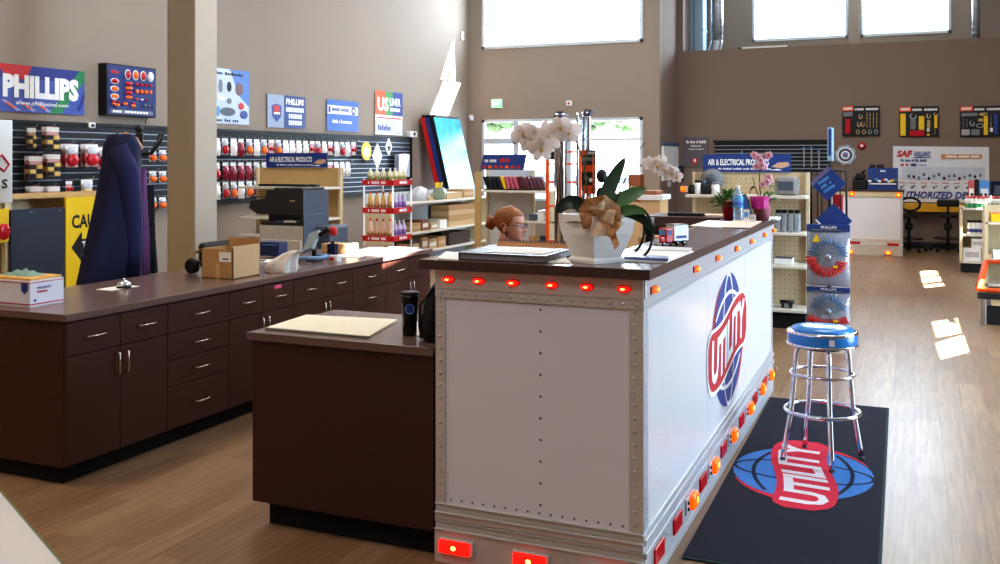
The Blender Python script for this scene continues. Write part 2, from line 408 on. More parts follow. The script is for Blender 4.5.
b = MB().box(M_ta, -1.024, X1 + .004, Y0 - .006, Y0 + .02, .04, 1.14, .002).box(M_ta2, X1 - .02, X1 + .006, Y0 - .004, Y0 + .065, .04, 1.14, .002)
for i in range(21): rivet(b, M_ta2, -1.0, Y0 - .006, .07 + i * .052, 'y')
for i in range(28): rivet(b, M_ta2, X1 + .006, Y0 + .02, .06 + i * .04, 'x', .004)
b.build('corner_trim', tr)
b = MB().box(M_ta, X0, X1 + .006, Y0 - .012, Y0 + .02, 1.155, 1.238, .004).box(M_ta, X0, X1 + .004, Y0 - .009, Y0 + .02, 1.118, 1.155, .002)
for i in range(17): rivet(b, M_ta2, -1.84 + i * .053, Y0 - .009, 1.137, 'y')
b.box(M_ta2, X1 - .02, X1 + .014, Y0 - .006, Y1, 1.16, 1.238, .004).box(M_ta2, X1 - .02, X1 + .008, Y0 - .004, Y1, 1.115, 1.16, .002)
for i in range(72): rivet(b, M_tw, X1 + .008, Y0 + .03 + i * .05, 1.13, 'x', .005)
b.box(M_ta2, X1 - .02, X1 + .005, Y1 - .05, Y1 + .004, .04, 1.14, .002)
b.build('top_rail', tr)
b = MB()   # stepped lower rails
for k, (z0, z1, d) in enumerate(((.215, .25, .008), (.18, .215, .014), (.145, .18, .008), (.0, .145, .016))):
    b.box(M_ta, X0, X1 + .006, Y0 - d, Y0 + .02, z0, z1, .004).box(M_ta2, X0, X1 + .006, Y0 - d - .007, Y0, z1 - .008, z1 - .001, .002)
for k, (z0, z1, d) in enumerate(((.225, .25, .008), (.20, .225, .016), (.175, .20, .008), (.15, .175, .018), (.03, .15, .011), (.0, .03, .012))):
    n0 = len(b.v); b.box(M_ta2, X1 - .02, X1 + d, Y0 - .003, Y1, z0, z1, .004)
    b.v[n0:] = [(x, y, z + (.016 * (y - Y0) if z > .02 else 0)) for x, y, z in b.v[n0:]]
for i in range(4): rivet(b, M_ta2, -1.407, Y0 - .018, .06 + i * .045, 'y', .004)
for y in [3.70 + i * .5 for i in range(8)]:
    for k in range(3): rivet(b, M_tw, X1 + .013, y + .24 + .03 * k, .15 - .015 * k, 'x', .006)
b.build('lower_rail', tr)
# the oval globe mark with a wavy name band
def wave_band(w, h, n=24):
    top, bot = [], []
    for i in range(n + 1):
        u = i / n; x = (u - .5) * w
        y = .05 * w * (-math.sin(2 * PI * u) * .55 + (u - .5) * 1.1)
        e = h / 2 * (1 - .55 * abs(2 * u - 1) ** 14); top.append((x, y + e)); bot.append((x, y - e))
    return top, bot
def utility_logo(b, M, k, blue, white, red, lineblk, z=.0015, rim=True):
    """globe about 0.9 k wide and 0.72 k high; band 1.25 k long"""
    b.oval(blue, 0, 0, .45 * k, .37 * k, M, z=z, n=40)
    def curve(pts, wd, m): # thin ribbon
        L = []; R = []
        for i, p in enumerate(pts):
            a = pts[max(i - 1, 0)]; c = pts[min(i + 1, len(pts) - 1)]
            dx, dy = c[0] - a[0], c[1] - a[1]; l = math.hypot(dx, dy) or 1
            L.append((p[0] - dy / l * wd, p[1] + dx / l * wd)); R.append((p[0] + dy / l * wd, p[1] - dx / l * wd))
        for i in range(len(pts) - 1): b.poly(m, [L[i], L[i + 1], R[i + 1], R[i]], M @ T(0, 0, z * 2))
    for s in (-1, 1):
        curve([(s * .17 * k * math.cos(t), .368 * k * math.sin(t)) for t in [PI * (-.5 + j / 14) for j in range(15)]], .010 * k, lineblk)
        xs = [(-.5 + j / 14) * .76 * k for j in range(15)]
        curve([(x, s * (.26 * k - .10 * k * (x / (.38 * k)) ** 2) + .02 * k * x / k) for x in xs], .011 * k, lineblk)
    for grow, m, zz in ((.020, white, 3), (.0, red, 4)):
        if m is white and not rim: continue
        top, bot = wave_band((1.20 + grow * 2) * k, (.31 + grow * 2) * k)
        for i in range(len(top) - 1): b.poly(m, [top[i], top[i + 1], bot[i + 1], bot[i]], M @ T(0, 0, z * zz))
    for a0_, a1_ in ((PI * 1.02, PI * .66), (PI * .02, -PI * .34)):     # tails that hug the globe
        n = 10; rim = []; outr = []
        for j in range(n + 1):
            u = j / n; a = a0_ + (a1_ - a0_) * u; w_ = .055 * (1 - u) + .004
            rim.append((.455 * k * math.cos(a), .375 * k * math.sin(a))); outr.append(((.455 + w_) * k * math.cos(a), (.375 + w_) * k * math.sin(a)))
        for j in range(n): b.poly(red, [rim[j], rim[j + 1], outr[j + 1], outr[j]], M @ T(0, 0, z * 2.5))
    # lettering bent along the band
    vs, fs, a0, a1, b0, b1 = text_geo('UTILITY', 0.12, 0.036, 0.98)
    W = 1.04 * k; Hh = .232 * k; out = []
    for v in vs:
        u = (v[0] - a0) / (a1 - a0); x = (u - .5) * W; uu = x / (1.22 * k) + .5
        y = .05 * 1.22 * k * (-math.sin(2 * PI * uu) * .55 + (uu - .5) * 1.1)
        out.append((x, y + ((v[1] - b0) / (b1 - b0) - .5) * Hh, z * 5))
    b.add(out, fs, white, M)
b = MB(); utility_logo(b, fX(X1, 5.50, .69), 1.0, M_bluei, M_whitei, M_redi, M_whitei); b.build('globe_logo', tr)
for x in (-1.804, -1.664, -1.511, -1.341, -1.193, -1.041):
    l = MB().ball(M_black, (x, Y0 - .012, 1.197), (.031, .006, .016), 16, 6).build('marker_light', tr)
    MB().ball(M_rl, (x, Y0 - .016, 1.197), (.027, .013, .0125), 16, 8).ball(M_rh, (x - .002, Y0 - .024, 1.197), (.012, .007, .005), 10, 6).build('lens', l)
for y in (3.744, 4.534, 5.082, 5.662, 6.214, 6.781, 7.24):
    l = MB().box(mat('amber_base', (200, 80, 40), .4), X1 + .008, X1 + .022, y - .042, y + .042, 1.170, 1.200, .004).build('marker_light', tr)
    MB().ball(M_al, (X1 + .022, y, 1.185), (.015, .036, .015), 14, 8).ball(M_ah, (X1 + .030, y + .012, 1.185), (.009, .014, .009), 8, 6).build('lens', l)
for x in (-1.765, -1.428, -1.10):
    l = MB().box(mat('red_lamp_tray', (190, 190, 190), .4), x - .082, x + .082, Y0 - .026, Y0 - .012, .045, .11, .004).build('stop_lamp', tr)
    MB().box(M_rl, x - .075, x + .066, Y0 - .04, Y0 - .02, .05, .104, .006).ball(M_rh, (x - .005, Y0 - .041, .078), (.012, .004, .010), 8, 6).build('lens', l)
for y in (3.84, 4.17, 4.72, 5.27, 5.86, 6.38, 6.83):
    l = MB().box(M_rr, X1 + .01, X1 + .022, y - .075, y + .075, .07 + .016 * (y - Y0), .14 + .016 * (y - Y0), .006).build('reflector', tr)
for y in (4.446, 4.97, 5.53, 6.13, 6.64, 7.07):
    q = .016 * (y - Y0)
    l = MB().box(M_ta2, X1 + .01, X1 + .020, y - .115, y + .05, .07 + q, .145 + q, .004).ball(M_ink, (X1 + .02, y - .085, .122 + q), .009, 8, 6).ball(M_ink, (X1 + .02, y - .085, .093 + q), .009, 8, 6).build('marker_light', tr)
    MB().box(M_al, X1 + .018, X1 + .045, y - .05, y + .05, .073 + q, .145 + q, .014).ball(M_ah, (X1 + .042, y + .01, .11 + q), (.006, .022, .018), 10, 6).build('lens', l)
top = MB()
top.poly(M_darktop, [(-1.925, 3.59), (-.93, 3.59), (-.93, 7.36), (-1.255, 7.36), (-1.255, 4.36), (-1.925, 4.36)], T(0, 0, 1.240), .04)
for f in range(len(top.f)):
    pass
wt = top.build('reception_worktop'); tag(wt, 'dark brown L shaped worktop lying on the white trailer counter', 'worktop')
me = wt.data; me.materials.append(M_darkedge)
for p in me.polygons:
    if abs(p.normal.z) < .5: p.material_index = 1

# ================================================================ low dark desk beside it
dk = thing('reception_desk', 'low dark brown laminate desk butting against the trailer counter', 'desk', (-2.37, 4.0, 0))
MB().box(M_dark, -2.83, -1.885, 3.645, 4.34, .115, .862).build('desk_body', dk)
MB().box(M_gap, -2.775, -1.885, 3.70, 4.30, 0, .12).build('toe_kick', dk)
o = MB().box(M_darktop, -2.855, -1.88, 3.63, 4.365, .863, .90, .003).build('desk_top', dk)
# ================================================================ long service counter of cabinet units
FX = -4.05; BX = -4.88
M_hand = mat('nickel_handle', (200, 190, 178), .25, .9, noise=0)
def pull(par, y, z, vert=False, ln=.125):
    b = MB(); x = FX + .018
    if vert: pts = [(x, y, z - ln / 2), (x + .028, y, z - ln / 2 + .006), (x + .032, y, z), (x + .028, y, z + ln / 2 - .006), (x, y, z + ln / 2)]
    else: pts = [(x, y - ln / 2, z), (x + .028, y - ln / 2 + .006, z), (x + .032, y, z), (x + .028, y + ln / 2 - .006, z), (x, y + ln / 2, z)]
    b.tube(M_hand, pts, .0055, 6); return b.build('handle', par)
def leaf(par, name, y0, y1, z0, z1):
    return MB().box(M_dark, FX - .002, FX + .018, y0 + .0025, y1 - .0025, z0 + .0025, z1 - .0025, .0015).build(name, par)
UNITS = [(3.67, 4.405, 'A', 'cabinet unit of two drawers over two doors at the open end of the long counter'), (4.405, 4.955, 'B', 'four drawer cabinet unit next to the end unit of the long counter'),
         (4.955, 5.652, 'A', 'two drawer two door cabinet unit with a pink sticker on a drawer'), (5.652, 6.428, 'A', 'two drawer two door cabinet unit beyond the pink sticker unit'),
         (6.428, 6.95, 'B', 'drawer cabinet unit that shows above the low desk behind the black tumbler'), (6.95, 7.74, 'A', 'two drawer two door cabinet unit at the far end of the long counter')]
for y0, y1, kind, lab in UNITS:
    u = thing('cabinet_unit', lab, 'cabinet', ((FX + BX) / 2, (y0 + y1) / 2, 0))
    MB().box(M_dark, BX, FX - .003, y0 + .001, y1 - .001, .10, .858).build('carcass', u)
    MB().box(M_gap, BX + .05, FX - .06, y0 + (.05 if y0 < 3.7 else .001), y1 - .001, 0, .10).build('toe_kick', u)
    if kind == 'A':
        ym = (y0 + y1) / 2
        for a, c in ((y0, ym), (ym, y1)):
            d = leaf(u, 'drawer', a, c, .675, .852); pull(d, (a + c) / 2, .766)
            if 'with a pink' in lab and a > y0: MB().rect(mat('pink_sticker', (232, 96, 132), .5), (a + c) / 2 - .05, (a + c) / 2 + .03, .815, .84, fX(FX + .0185, 0, 0)).build('sticker', d)
        for a, c, s in ((y0, ym, -1), (ym, y1, 1)):
            d = leaf(u, 'door', a, c, .105, .675); pull(d, ym + s * .032, .585, True)
    else:
        for z0, z1 in ((.675, .852), (.515, .675), (.36, .515), (.105, .36)):
            d = leaf(u, 'drawer', y0, y1, z0, z1); pull(d, (y0 + y1) / 2, (z0 + z1) / 2 - (.0 if z0 > .2 else .0))
b = MB().box(M_darktop, BX - .03, -4.02, 3.655, 7.76, .862, .90, .003)
wt = b.build('service_worktop'); tag(wt, 'long dark brown worktop running over the whole row of cabinet units', 'worktop')
# ================================================================ slatwall and what hangs on it
M_slat = mat('slatwall_black', (17, 19, 25), .6, noise=.04)
M_groove = mat('slatwall_groove', (172, 184, 200), .4, .3, noise=.03)
b = MB(); SX = -8.79; SY0, SY1 = 6.0, 16.05
b.box(M_slat, WX, SX - .012, SY0, SY1, 1.14, 2.11)
for i in range(12):
    z = 1.16 + i * .0775
    b.box(M_slat, SX - .02, SX, SY0, SY1, z + .012, z + .0775); b.box(M_groove, SX - .02, SX - .006, SY0, SY1, z, z + .016)
sw = thing('slatwall_panel', 'long black slatwall panel with grey grooves running along the taupe wall under the signs', 'slatwall', (WX, 11, 1.14))
b.build('slat_board', sw)
MB().box(M_slat, WX, SX + .012, SY0, SY1, 2.09, 2.13, .003).box(M_slat, WX, SX + .05, SY0, SY1, 1.10, 1.16, .003).box(M_slat, WX, SX + .02, SY1, SY1 + .04, 1.10, 2.13, .003).build('edge_rail', sw)
PK = {}
def pack_proto(key, w, h, d, card, lens, shape):
    """a hanging pack: hook, printed card, bulge"""
    t = thing('blister_pack', 'x', 'pack', (0, 0, 0))
    M = frame((0, 0, 0), (0, 1, 0), (0, 0, 1), (1, 0, 0))
    MB().tube(M_steel, [(.002, 0, .012), (.20, 0, .012), (.21, 0, .03)], .005, 6).build('hook', t, local=True)
    c = MB()
    c.box(card, .10, .104, -w * .42, w * .42, -h * .96, .0)
    c.rect(M_white, -w * .45, w * .45, -h * .22, -h * .02, T(.105, 0, 0) @ M)
    c.build('card', t, local=True)
    g = MB()
    if shape == 'oval': g.ball(lens, (.12, 0, -h * .66), (.035, w * .42, h * .27), 12, 8).ball(mat('pack_dome', (206, 208, 216), .2), (.112, 0, -h * .3), (.03, w * .40, h * .2), 12, 8)
    elif shape == 'bag': g.sheet(lens, [[(.11 + .05 * math.sin(PI * i / 6) * math.sin(PI * j / 6), (j / 6 - .5) * w, -h * (.2 + .8 * i / 6)) for j in range(7)] for i in range(7)])
    elif shape == 'squares':
        g.box(mat('pack_tray', (150, 120, 110), .4), .103, .107, -w * .46, w * .46, -h * .98, -h * .35)
        for i in range(2):
            for j in range(3): g.box(lens if (i + j) % 2 else mat('pack_black', (24, 24, 26), .4), .104, .118, (i - .5) * w * .46 - w * .19, (i - .5) * w * .46 + w * .19, -h * (.38 + .2 * j), -h * (.55 + .2 * j), .003)
    elif shape == 'pair':
        for s in (-1, 1): g.ball(lens, (.12, s * w * .22, -h * .6), (.03, w * .2, h * .13), 10, 6)
    g.build('lamp' if shape != 'squares' else 'parts_tray', t, local=True)
    PK[key] = [t, False]
M_pcl = clear_mat('clear_bag', (235, 238, 245), .2, .1, .45)
cards = {'w': mat('pack_card_white', (176, 178, 190), .5, noise=.05), 'p': mat('pack_card_pink', (214, 160, 160), .5), 'b': mat('pack_card_blue', (96, 120, 176), .5), 't': mat('pack_card_tan', (196, 158, 112), .6)}
lens = {'red': mat('pack_red', (190, 30, 44), .2), 'orange': mat('pack_orange', (240, 108, 30), .2), 'crimson': mat('pack_crimson', (140, 24, 50), .2), 'yellow': mat('pack_yellow', (236, 206, 120), .3), 'clear': M_pcl, 'white': mat('pack_white', (240, 234, 232), .3)}
pack_proto('red', .14, .24, .1, cards['w'], lens['red'], 'oval'); pack_proto('orange', .14, .24, .1, cards['w'], lens['orange'], 'oval')
pack_proto('crimson', .13, .25, .1, cards['b'], lens['crimson'], 'bag'); pack_proto('clear', .14, .24, .1, cards['w'], lens['white'], 'bag')
pack_proto('pair', .15, .22, .1, cards['p'], lens['red'], 'pair'); pack_proto('bigred', .20, .27, .1, cards['p'], lens['red'], 'oval')
pack_proto('yellow', .19, .27, .1, cards['t'], lens['yellow'], 'oval'); pack_proto('squares', .19, .25, .1, cards['p'], lens['yellow'], 'squares')
pack_proto('slim', .10, .22, .1, cards['t'], lens['yellow'], 'squares'); pack_proto('smallred', .10, .15, .1, cards['p'], lens['red'], 'pair'); pack_proto('lampbar', .13, .15, .1, cards['w'], lens['orange'], 'oval')
WORD = {'red': 'pack with red lens', 'orange': 'pack with orange lens', 'crimson': 'crimson bag on blue card', 'clear': 'white bag on white card', 'pair': 'pack with two small red lenses'}
def hang(key, y, z, label, group, x=SX, hook=True):
    p = PK[key]
    if not p[1]: p[1] = True; r = p[0]; r.location = (x, y, z); r['label'] = label; r['group'] = group; return r
    r = dup(p[0], (x, y, z), None, label, group)
    if not hook:
        for ch in [k for k in bpy.data.objects if k.parent == r and k.name.startswith('hook')]: bpy.data.objects.remove(ch)
    return r
rows = [('top', 2.00, 10.42, 21, ['clear', 'red', 'clear', 'crimson', 'orange', 'clear', 'orange', 'pair', 'orange', 'clear', 'clear', 'clear', 'clear', 'pair', 'red', 'clear', 'pair', 'clear', 'red', 'clear', 'pair', 'clear', 'clear', 'clear', 'clear']),
        ('middle', 1.67, 10.42, 20, ['red', 'crimson', 'crimson', 'crimson', 'crimson', 'orange', 'red', 'crimson', 'orange', 'clear', 'clear', 'pair', 'red', 'clear', 'clear', 'clear', 'pair', 'clear', 'clear', 'clear', 'clear']),
        ('bottom', 1.40, 10.42, 11, ['clear', 'red', 'orange', 'clear', 'orange', 'red', 'red', 'clear', 'orange', 'clear', 'orange'])]
for rn, z, y, n, seq in rows:
    for i in range(n):
        hang(seq[i], y + i * .172 + random.uniform(-.01, .01), z, '%s, %s from the pillar in the %s slatwall row' % (WORD[seq[i]], nth(i), rn), 'packs on the slatwall beyond the pillar')
def hookpx(px, py, key, label, group, k=1):
    p = onx(px, py, SX)
    for i in range(k): r = hang(key, p[1], p[2], label, group, SX + (.035 if key in ('squares', 'slim') else .075) * i, i == 0)
for (px, py, key, k, lab) in ((23, 128, 'slim', 2, 'narrow card pack of black and yellow pieces, top row near the white sign'), (41, 127, 'squares', 3, 'card packs of black and yellow squares in the top row'),
        (24, 156, 'squares', 3, 'card packs of squares in the second row below the narrow pack'), (42, 154, 'squares', 3, 'card packs of squares in the second row beside the red packs'),
        (25, 186, 'squares', 3, 'card packs of squares in the lowest row beside the white sign'), (42, 186, 'squares', 3, 'card packs of squares in the lowest row under the red packs'),
        (60, 144, 'bigred', 2, 'pink carded pack with big red lens beside the square packs'), (80, 144, 'bigred', 2, 'pink carded pack with big red lens beside the navy jacket'),
        (62, 181, 'smallred', 1, 'small red pack in the lower slatwall row'), (80, 179, 'yellow', 1, 'tan carded pack with yellow lens above the caution board'),
        (97, 147, 'bigred', 1, 'red pack partly behind the navy jacket, upper one'), (98, 173, 'smallred', 1, 'red pack partly behind the navy jacket, lower one')):
    hookpx(px, py, key, lab, lab + ' on their hook' if k > 1 else 'packs on the slatwall near the jacket', k)
for j, (py, rn) in enumerate(((150, 'upper'), (171, 'middle'), (197, 'lower'))):
    for i, px in enumerate((146, 156)):
        hookpx(px, py, 'lampbar', 'orange lamp pack between coat rack and pillar, %s row, %s from the rack' % (rn, nth(i)), 'orange lamp packs by the pillar')
for px, py, m, lab in ((366, 151, M_yellow, 'round yellow tag hanging on the slatwall end'), (377, 156, M_white, 'white diamond tag hanging on the slatwall'), (388.5, 147, M_white, 'small white and black diamond tag on the slatwall')):
    p = onx(px, py, SX + .12); s = .17 if px == 377 else .12
    b = MB(); Mx = fX(p[0], p[1], p[2])
    if px == 366: b.oval(m, 0, 0, .16, .16, Mx, .01); b.oval(M_white, 0, -.01, .08, .09, Mx, .002, .011)
    else:
        b.poly(m, [(-s, 0), (0, -s * 1.35), (s, 0), (0, s * 1.35)], Mx, .01)
        if px > 380: b.poly(M_ink, [(-s * .6, 0), (0, -s * .8), (s * .6, 0), (0, s * .2)], Mx @ T(0, 0, .011))
    b.tube(M_steel, [(SX + .002, p[1], p[2] + s * 1.2), (p[0], p[1], p[2] + s * 1.2)], .006, 6)
    solo(b, 'hanging_tag', lab, 'tag', (SX, p[1], p[2]))
b = MB()
p = onx(403, 165, SX + .1)
for i in range(4): b.box(M_pcl, SX + .03 + .03 * i, SX + .045 + .03 * i, p[1] - .2, p[1] + .2, p[2] - .22, p[2] + .2, .006)
b.tube(M_steel, [(SX + .002, p[1], p[2] + .21), (SX + .16, p[1], p[2] + .21)], .006, 6)
solo(b, 'clear_bag_stack', 'clear plastic bags hanging on the far end of the slatwall', 'bag', (SX, p[1], p[2]))

# ================================================================ signs on the taupe wall
def yz(x0, y0, x1, y1, X=-8.8):
    a = onx(x0, y0, X); c = onx(x1, y1, X); return a[1], c[1], c[2], a[2]
XS = WX + .012
# banner
y0, y1, z0, z1 = 6.62, 8.28, 2.215, 2.72
M = fX(XS, y0, z0); W = y1 - y0; Hh = z1 - z0; b = MB()
M_bn = mat('banner_blue', (74, 92, 170), .5, noise=.18, scale=3); M_bnd = mat('banner_blue_deep', (44, 56, 136), .5); M_bng = mat('banner_green', (40, 132, 84), .5, noise=.2, scale=30); M_bnp = mat('banner_pale', (150, 160, 210), .5, noise=.1)
def grid_rect(m, x0, x1, y0, y1, z): b.rect(m, x0, x1, y0, y1, M, 0, z)
b.rect(M_bn, 0, W, 0, Hh, M, .004); grid_rect(M_bnd, 0, W, Hh * .72, Hh, .0055)
b.poly(M_redi, [(.50, Hh), (.58, Hh * .80), (.86, Hh * .68), (.94, Hh)], M @ T(0, 0, .007))
b.poly(M_bng, [(W * .70, 0), (W * .80, 0), (W, Hh * .78), (W, Hh), (W * .955, Hh)], M @ T(0, 0, .007))
b.poly(M_bnd, [(W * .93, .06), (W * .96, .04), (W, .2), (W, .28)], M @ T(0, 0, .0085))
for i in range(3): b.poly(M_bnp, [(.55 + .2 * i, .12), (.60 + .2 * i, .13), (.80 + .2 * i, .02), (.75 + .2 * i, .01)], M @ T(0, 0, .0075)); b.poly(M_orange, [(.60 + .2 * i, .10), (.63 + .2 * i, .105), (.74 + .2 * i, .04), (.71 + .2 * i, .035)], M @ T(0, 0, .0085))
ta = onx(2, 90, XS)[1] - y0; te = onx(78, 90, XS)[1] - y0
b.text(M_whitei, 'PHILLIPS', ta, te, Hh * .30, Hh * .80, M, .011, 0.0, .06)
b.text(M_whitei, 'www.phillipsind.com', onx(15, 90, XS)[1] - y0, onx(68, 90, XS)[1] - y0, Hh * .13, Hh * .24, M, .011, .15, .015)
solo(b, 'vinyl_banner', 'wide blue vinyl banner with big white lettering on the taupe wall', 'banner', (WX, y0, z0))
# lamp display board
y0, y1, z0, z1 = 8.50, 9.30, 2.225, 2.84
bd = thing('lamp_display_board', 'thick navy display board of red and orange lamps hung beside the blue banner', 'display board', (WX, 8.9, 2.2))
MB().box(M_black, WX, -8.70, y0, y1, z0, z1, .004).rect(mat('board_navy', (34, 48, 110), .4), .015, .785, .015, .60, fX(-8.70, y0, z0), .002).build('board', bd)
M = fX(-8.698, y0, z0)
MB().text(M_redi, 'Phillips', .06, .19, .50, .54, M, .003, .1).rect(M_grey, .06, .74, .03, .075, M, .001, .002).text(M_whitei, 'LED LIGHTING', .09, .66, .04, .065, M, .005).build('printing', bd)
def dlamp(u, v, ru, rv, m, rim=None):
    g = MB()
    if rim: g.ball(rim, (-8.697, y0 + u, z0 + v), (.012, ru * 1.25, rv * 1.25), 14, 6)
    g.ball(m, (-8.690, y0 + u, z0 + v), (.02, ru, rv), 14, 6); g.build('lamp', bd)
for i, m in enumerate((lens['red'], lens['orange'], lens['red'], M_white)): dlamp(.33 + .125 * i, .505, .042, .05, m, M_white)
for i, m in enumerate((lens['red'], lens['orange'], lens['orange'])): dlamp(.12, .41 - .09 * i, .055, .028, m, M_white)
for i in range(4):
    dlamp(.34, .395 - .055 * i, .06, .022, lens['red' if i % 2 == 0 else 'orange'])
    dlamp(.47 + .075 * i, .395, .027, .018, lens['red']); dlamp(.47 + .075 * i, .31, .027, .027, lens['orange'])
for i in range(3): dlamp(.10 + .0 * i, .20 - .03 * i, .03, .014, (M_white, lens['red'], lens['orange'])[i]); dlamp(.47 + .08 * i, .215, .02, .014, (lens['orange'], M_white, lens['red'])[i])
for i in range(3): dlamp(.15 + .13 * i, .13 + .02 * (i % 2), .045, .02, lens['orange']); dlamp(.17 + .12 * i, .165, .02, .013, lens['red'])
for i in range(3): dlamp(.60 + .07 * i, .14, .02, .018, M_grey)
MB().tube(M_black, [(-8.76, 9.22, z0 + .01), (-8.79, 9.21, z0 - .06), (-8.78, 9.22, z0 - .085)], .006, 6).build('cord', bd)
# poster behind the pillar
y0, y1, z0, z1 = 9.85, 11.27, 2.205, 2.97
M = fX(XS, y0, z0); b = MB()
b.rect(mat('poster_pale_blue', (196, 208, 232), .5, noise=.08, scale=2), 0, 1.42, 0, .765, M, .004)
b.poly(mat('poster_blue', (90, 128, 200), .5), [(1.0, .765), (1.42, .765), (1.42, .25), (1.18, .42)], M @ T(0, 0, .0055))
b.text(M_ink, 'Quality Trailer Products', .1, 1.28, .68, .72, M, .008, .2); b.text(M_ink, 'every application for you', .1, 1.18, .03, .07, M, .008, .2)
for x, y, rx, ry, m in ((.80, .52, .04, .09, M_grey), (.98, .52, .045, .07, M_ink), (1.2, .50, .08, .09, mat('gear_brown', (120, 92, 90), .5)), (.82, .35, .10, .03, M_white), (.98, .32, .05, .04, M_grey), (1.24, .26, .06, .05, M_redi), (.95, .17, .16, .06, M_dgrey), (.74, .17, .04, .07, M_lblue), (1.30, .14, .08, .06, M_bluei)): b.oval(m, x, y, rx, ry, M, .006, .006)
solo(b, 'parts_poster', 'pale blue poster of trailer parts partly hidden by the pillar', 'poster', (WX, y0, z0))
# three blue signs
y0, y1, z0, z1 = yz(268, 93.5, 306, 129); M = fX(XS, y0, z0); W = y1 - y0; b = MB()
b.rect(M_blue, 0, W, 0, z1 - z0, M, .006); b.rect(mat('sign_silver', (150, 162, 186), .4), 0, W * .42, 0, z1 - z0, M, .001, .007)
b.poly(M_bluei, [(.1, .33), (.22, .36), (.34, .33), (.33, .17), (.22, .08), (.11, .17)], M @ T(0, 0, .010)); b.poly(M_redi, [(.14, .33), (.30, .33), (.28, .23), (.16, .23)], M @ T(0, 0, .013)); b.rect(M_whitei, .15, .30, .20, .23, M, 0, .013)
b.text(M_whitei, 'PHILLIPS', W * .47, W * .95, .36, .455, M, .010, .1, .05); b.text(M_whitei, 'PERFORMANCE', W * .47, W * .95, .25, .32, M, .010); b.text(M_whitei, 'QUALITY', W * .54, W * .9, .15, .22, M, .010); b.text(M_whitei, 'SERVICE', W * .54, W * .9, .05, .12, M, .010)
solo(b, 'shield_sign', 'blue and silver sign with a shield emblem on the taupe wall', 'sign', (WX, y0, z0))
y0, y1, z0, z1 = yz(327.5, 99, 359, 132); M = fX(XS, y0, z0); W = y1 - y0; b = MB()
b.rect(mat('sign_royal_blue', (40, 96, 184), .45, noise=.03), 0, W, 0, z1 - z0, M, .006); b.rect(M_whitei, .02, W - .02, .28, .42, M, .001, .007)
b.rect(M_bluei, .04, .10, .30, .40, M, 0, .009); b.text(M_bluei, 'UTILITY TRAILER', .14, W * .68, .33, .38, M, .010); b.oval(M_bluei, W * .83, .35, .07, .07, M, 0, .010); b.oval(M_whitei, W * .83, .35, .035, .035, M, 0, .012); b.text(M_whitei, 'Parts & Accessories', .16, W * .78, .13, .19, M, .009, .15)
solo(b, 'parts_sign', 'bright blue sign crossed by a white band on the taupe wall', 'sign', (WX, y0, z0))
y0, y1, z0, z1 = yz(376, 90, 403, 135.5); M = fX(XS, y0, z0); W = y1 - y0; Hh = z1 - z0; b = MB()
b.rect(M_whitei, 0, W, 0, Hh, M, .006); b.rect(M_orange, 0, W * .36, Hh * .45, Hh, M, .001, .007); b.rect(mat('sign_green', (70, 140, 70), .5), W * .36, W * .62, Hh * .45, Hh, M, .001, .007); b.rect(M_bluei, W * .62, W, Hh * .45, Hh, M, .001, .007)
b.text(M_whitei, 'US', W * .07, W * .47, Hh * .54, Hh * .86, M, .011, 0, .04); b.text(M_whitei, 'LINER', W * .51, W * .92, Hh * .68, Hh * .86, M, .011, 0, .03); b.text(M_whitei, 'COMPANY', W * .52, W * .9, Hh * .55, Hh * .63, M, .011)
b.rect(mat('sign_pale_grey', (196, 200, 206), .5), 0, W, .02, Hh * .32, M, .001, .007); b.rect(M_redi, W * .05, W * .95, Hh * .37, Hh * .40, M, 0, .008); b.text(M_bluei, 'Bulitex', W * .08, W * .55, Hh * .1, Hh * .22, M, .010, .2); b.poly(M_whitei, [(W * .6, .06), (W * .96, .06), (W * .96, .22), (W * .8, .26), (W * .6, .12)], M @ T(0, 0, .009))
solo(b, 'liner_sign', 'tall sign with orange, green and blue top on the taupe wall', 'sign', (WX, y0, z0))
# small fittings on the walls
def fitting(b, name, lab, cat, loc): return solo(b, name, lab, cat, loc)
p = onx(409.5, 134, WX); fitting(MB().box(M_white, WX, WX + .1, p[1] - .14, p[1] + .14, p[2] - .06, p[2] + .05, .01).cyl(M_dgrey, (WX + .1, p[1], p[2]), (WX + .12, p[1], p[2]), .03), 'wall_sensor', 'small white wall box above the far end of the slatwall', 'sensor', p)
p = onx(88, 125.5, WX); fitting(MB().box(M_white, WX, WX + .07, p[1] - .05, p[1] + .05, p[2] - .03, p[2] + .035, .01).cyl(M_dgrey, (WX + .07, p[1], p[2]), (WX + .09, p[1], p[2]), .02), 'wall_camera', 'small white camera on top of the slatwall above the jacket', 'camera', p)
p = onx(461.5, 36, WX); fitting(MB().box(M_white, WX, WX + .04, p[1] - .05, p[1] + .05, p[2] - .09, p[2] + .09, .01).cyl(M_grey, (WX + .04, p[1], p[2]), (WX + .05, p[1], p[2]), .02), 'wall_sensor', 'small white sensor high on the taupe wall near the corner', 'sensor', p)
p = ony(472, 118, BY); fitting(MB().box(M_white, p[0] - .05, p[0] + .05, BY - .06, BY, p[2] - .06, p[2] + .07, .015).ball(M_white, (p[0], BY - .06, p[2]), .04), 'wall_sensor', 'white motion sensor in the corner beside the lower window', 'sensor', p)
p = ony(569.5, 103.5, BY); fitting(MB().box(M_white, p[0] - .06, p[0] + .06, BY - .05, BY, p[2] - .05, p[2] + .06, .015).cyl(M_redi, (p[0], BY - .05, p[2]), (p[0], BY - .06, p[2]), .025), 'alarm_strobe', 'small white alarm with a red spot above the lower window', 'alarm', p)
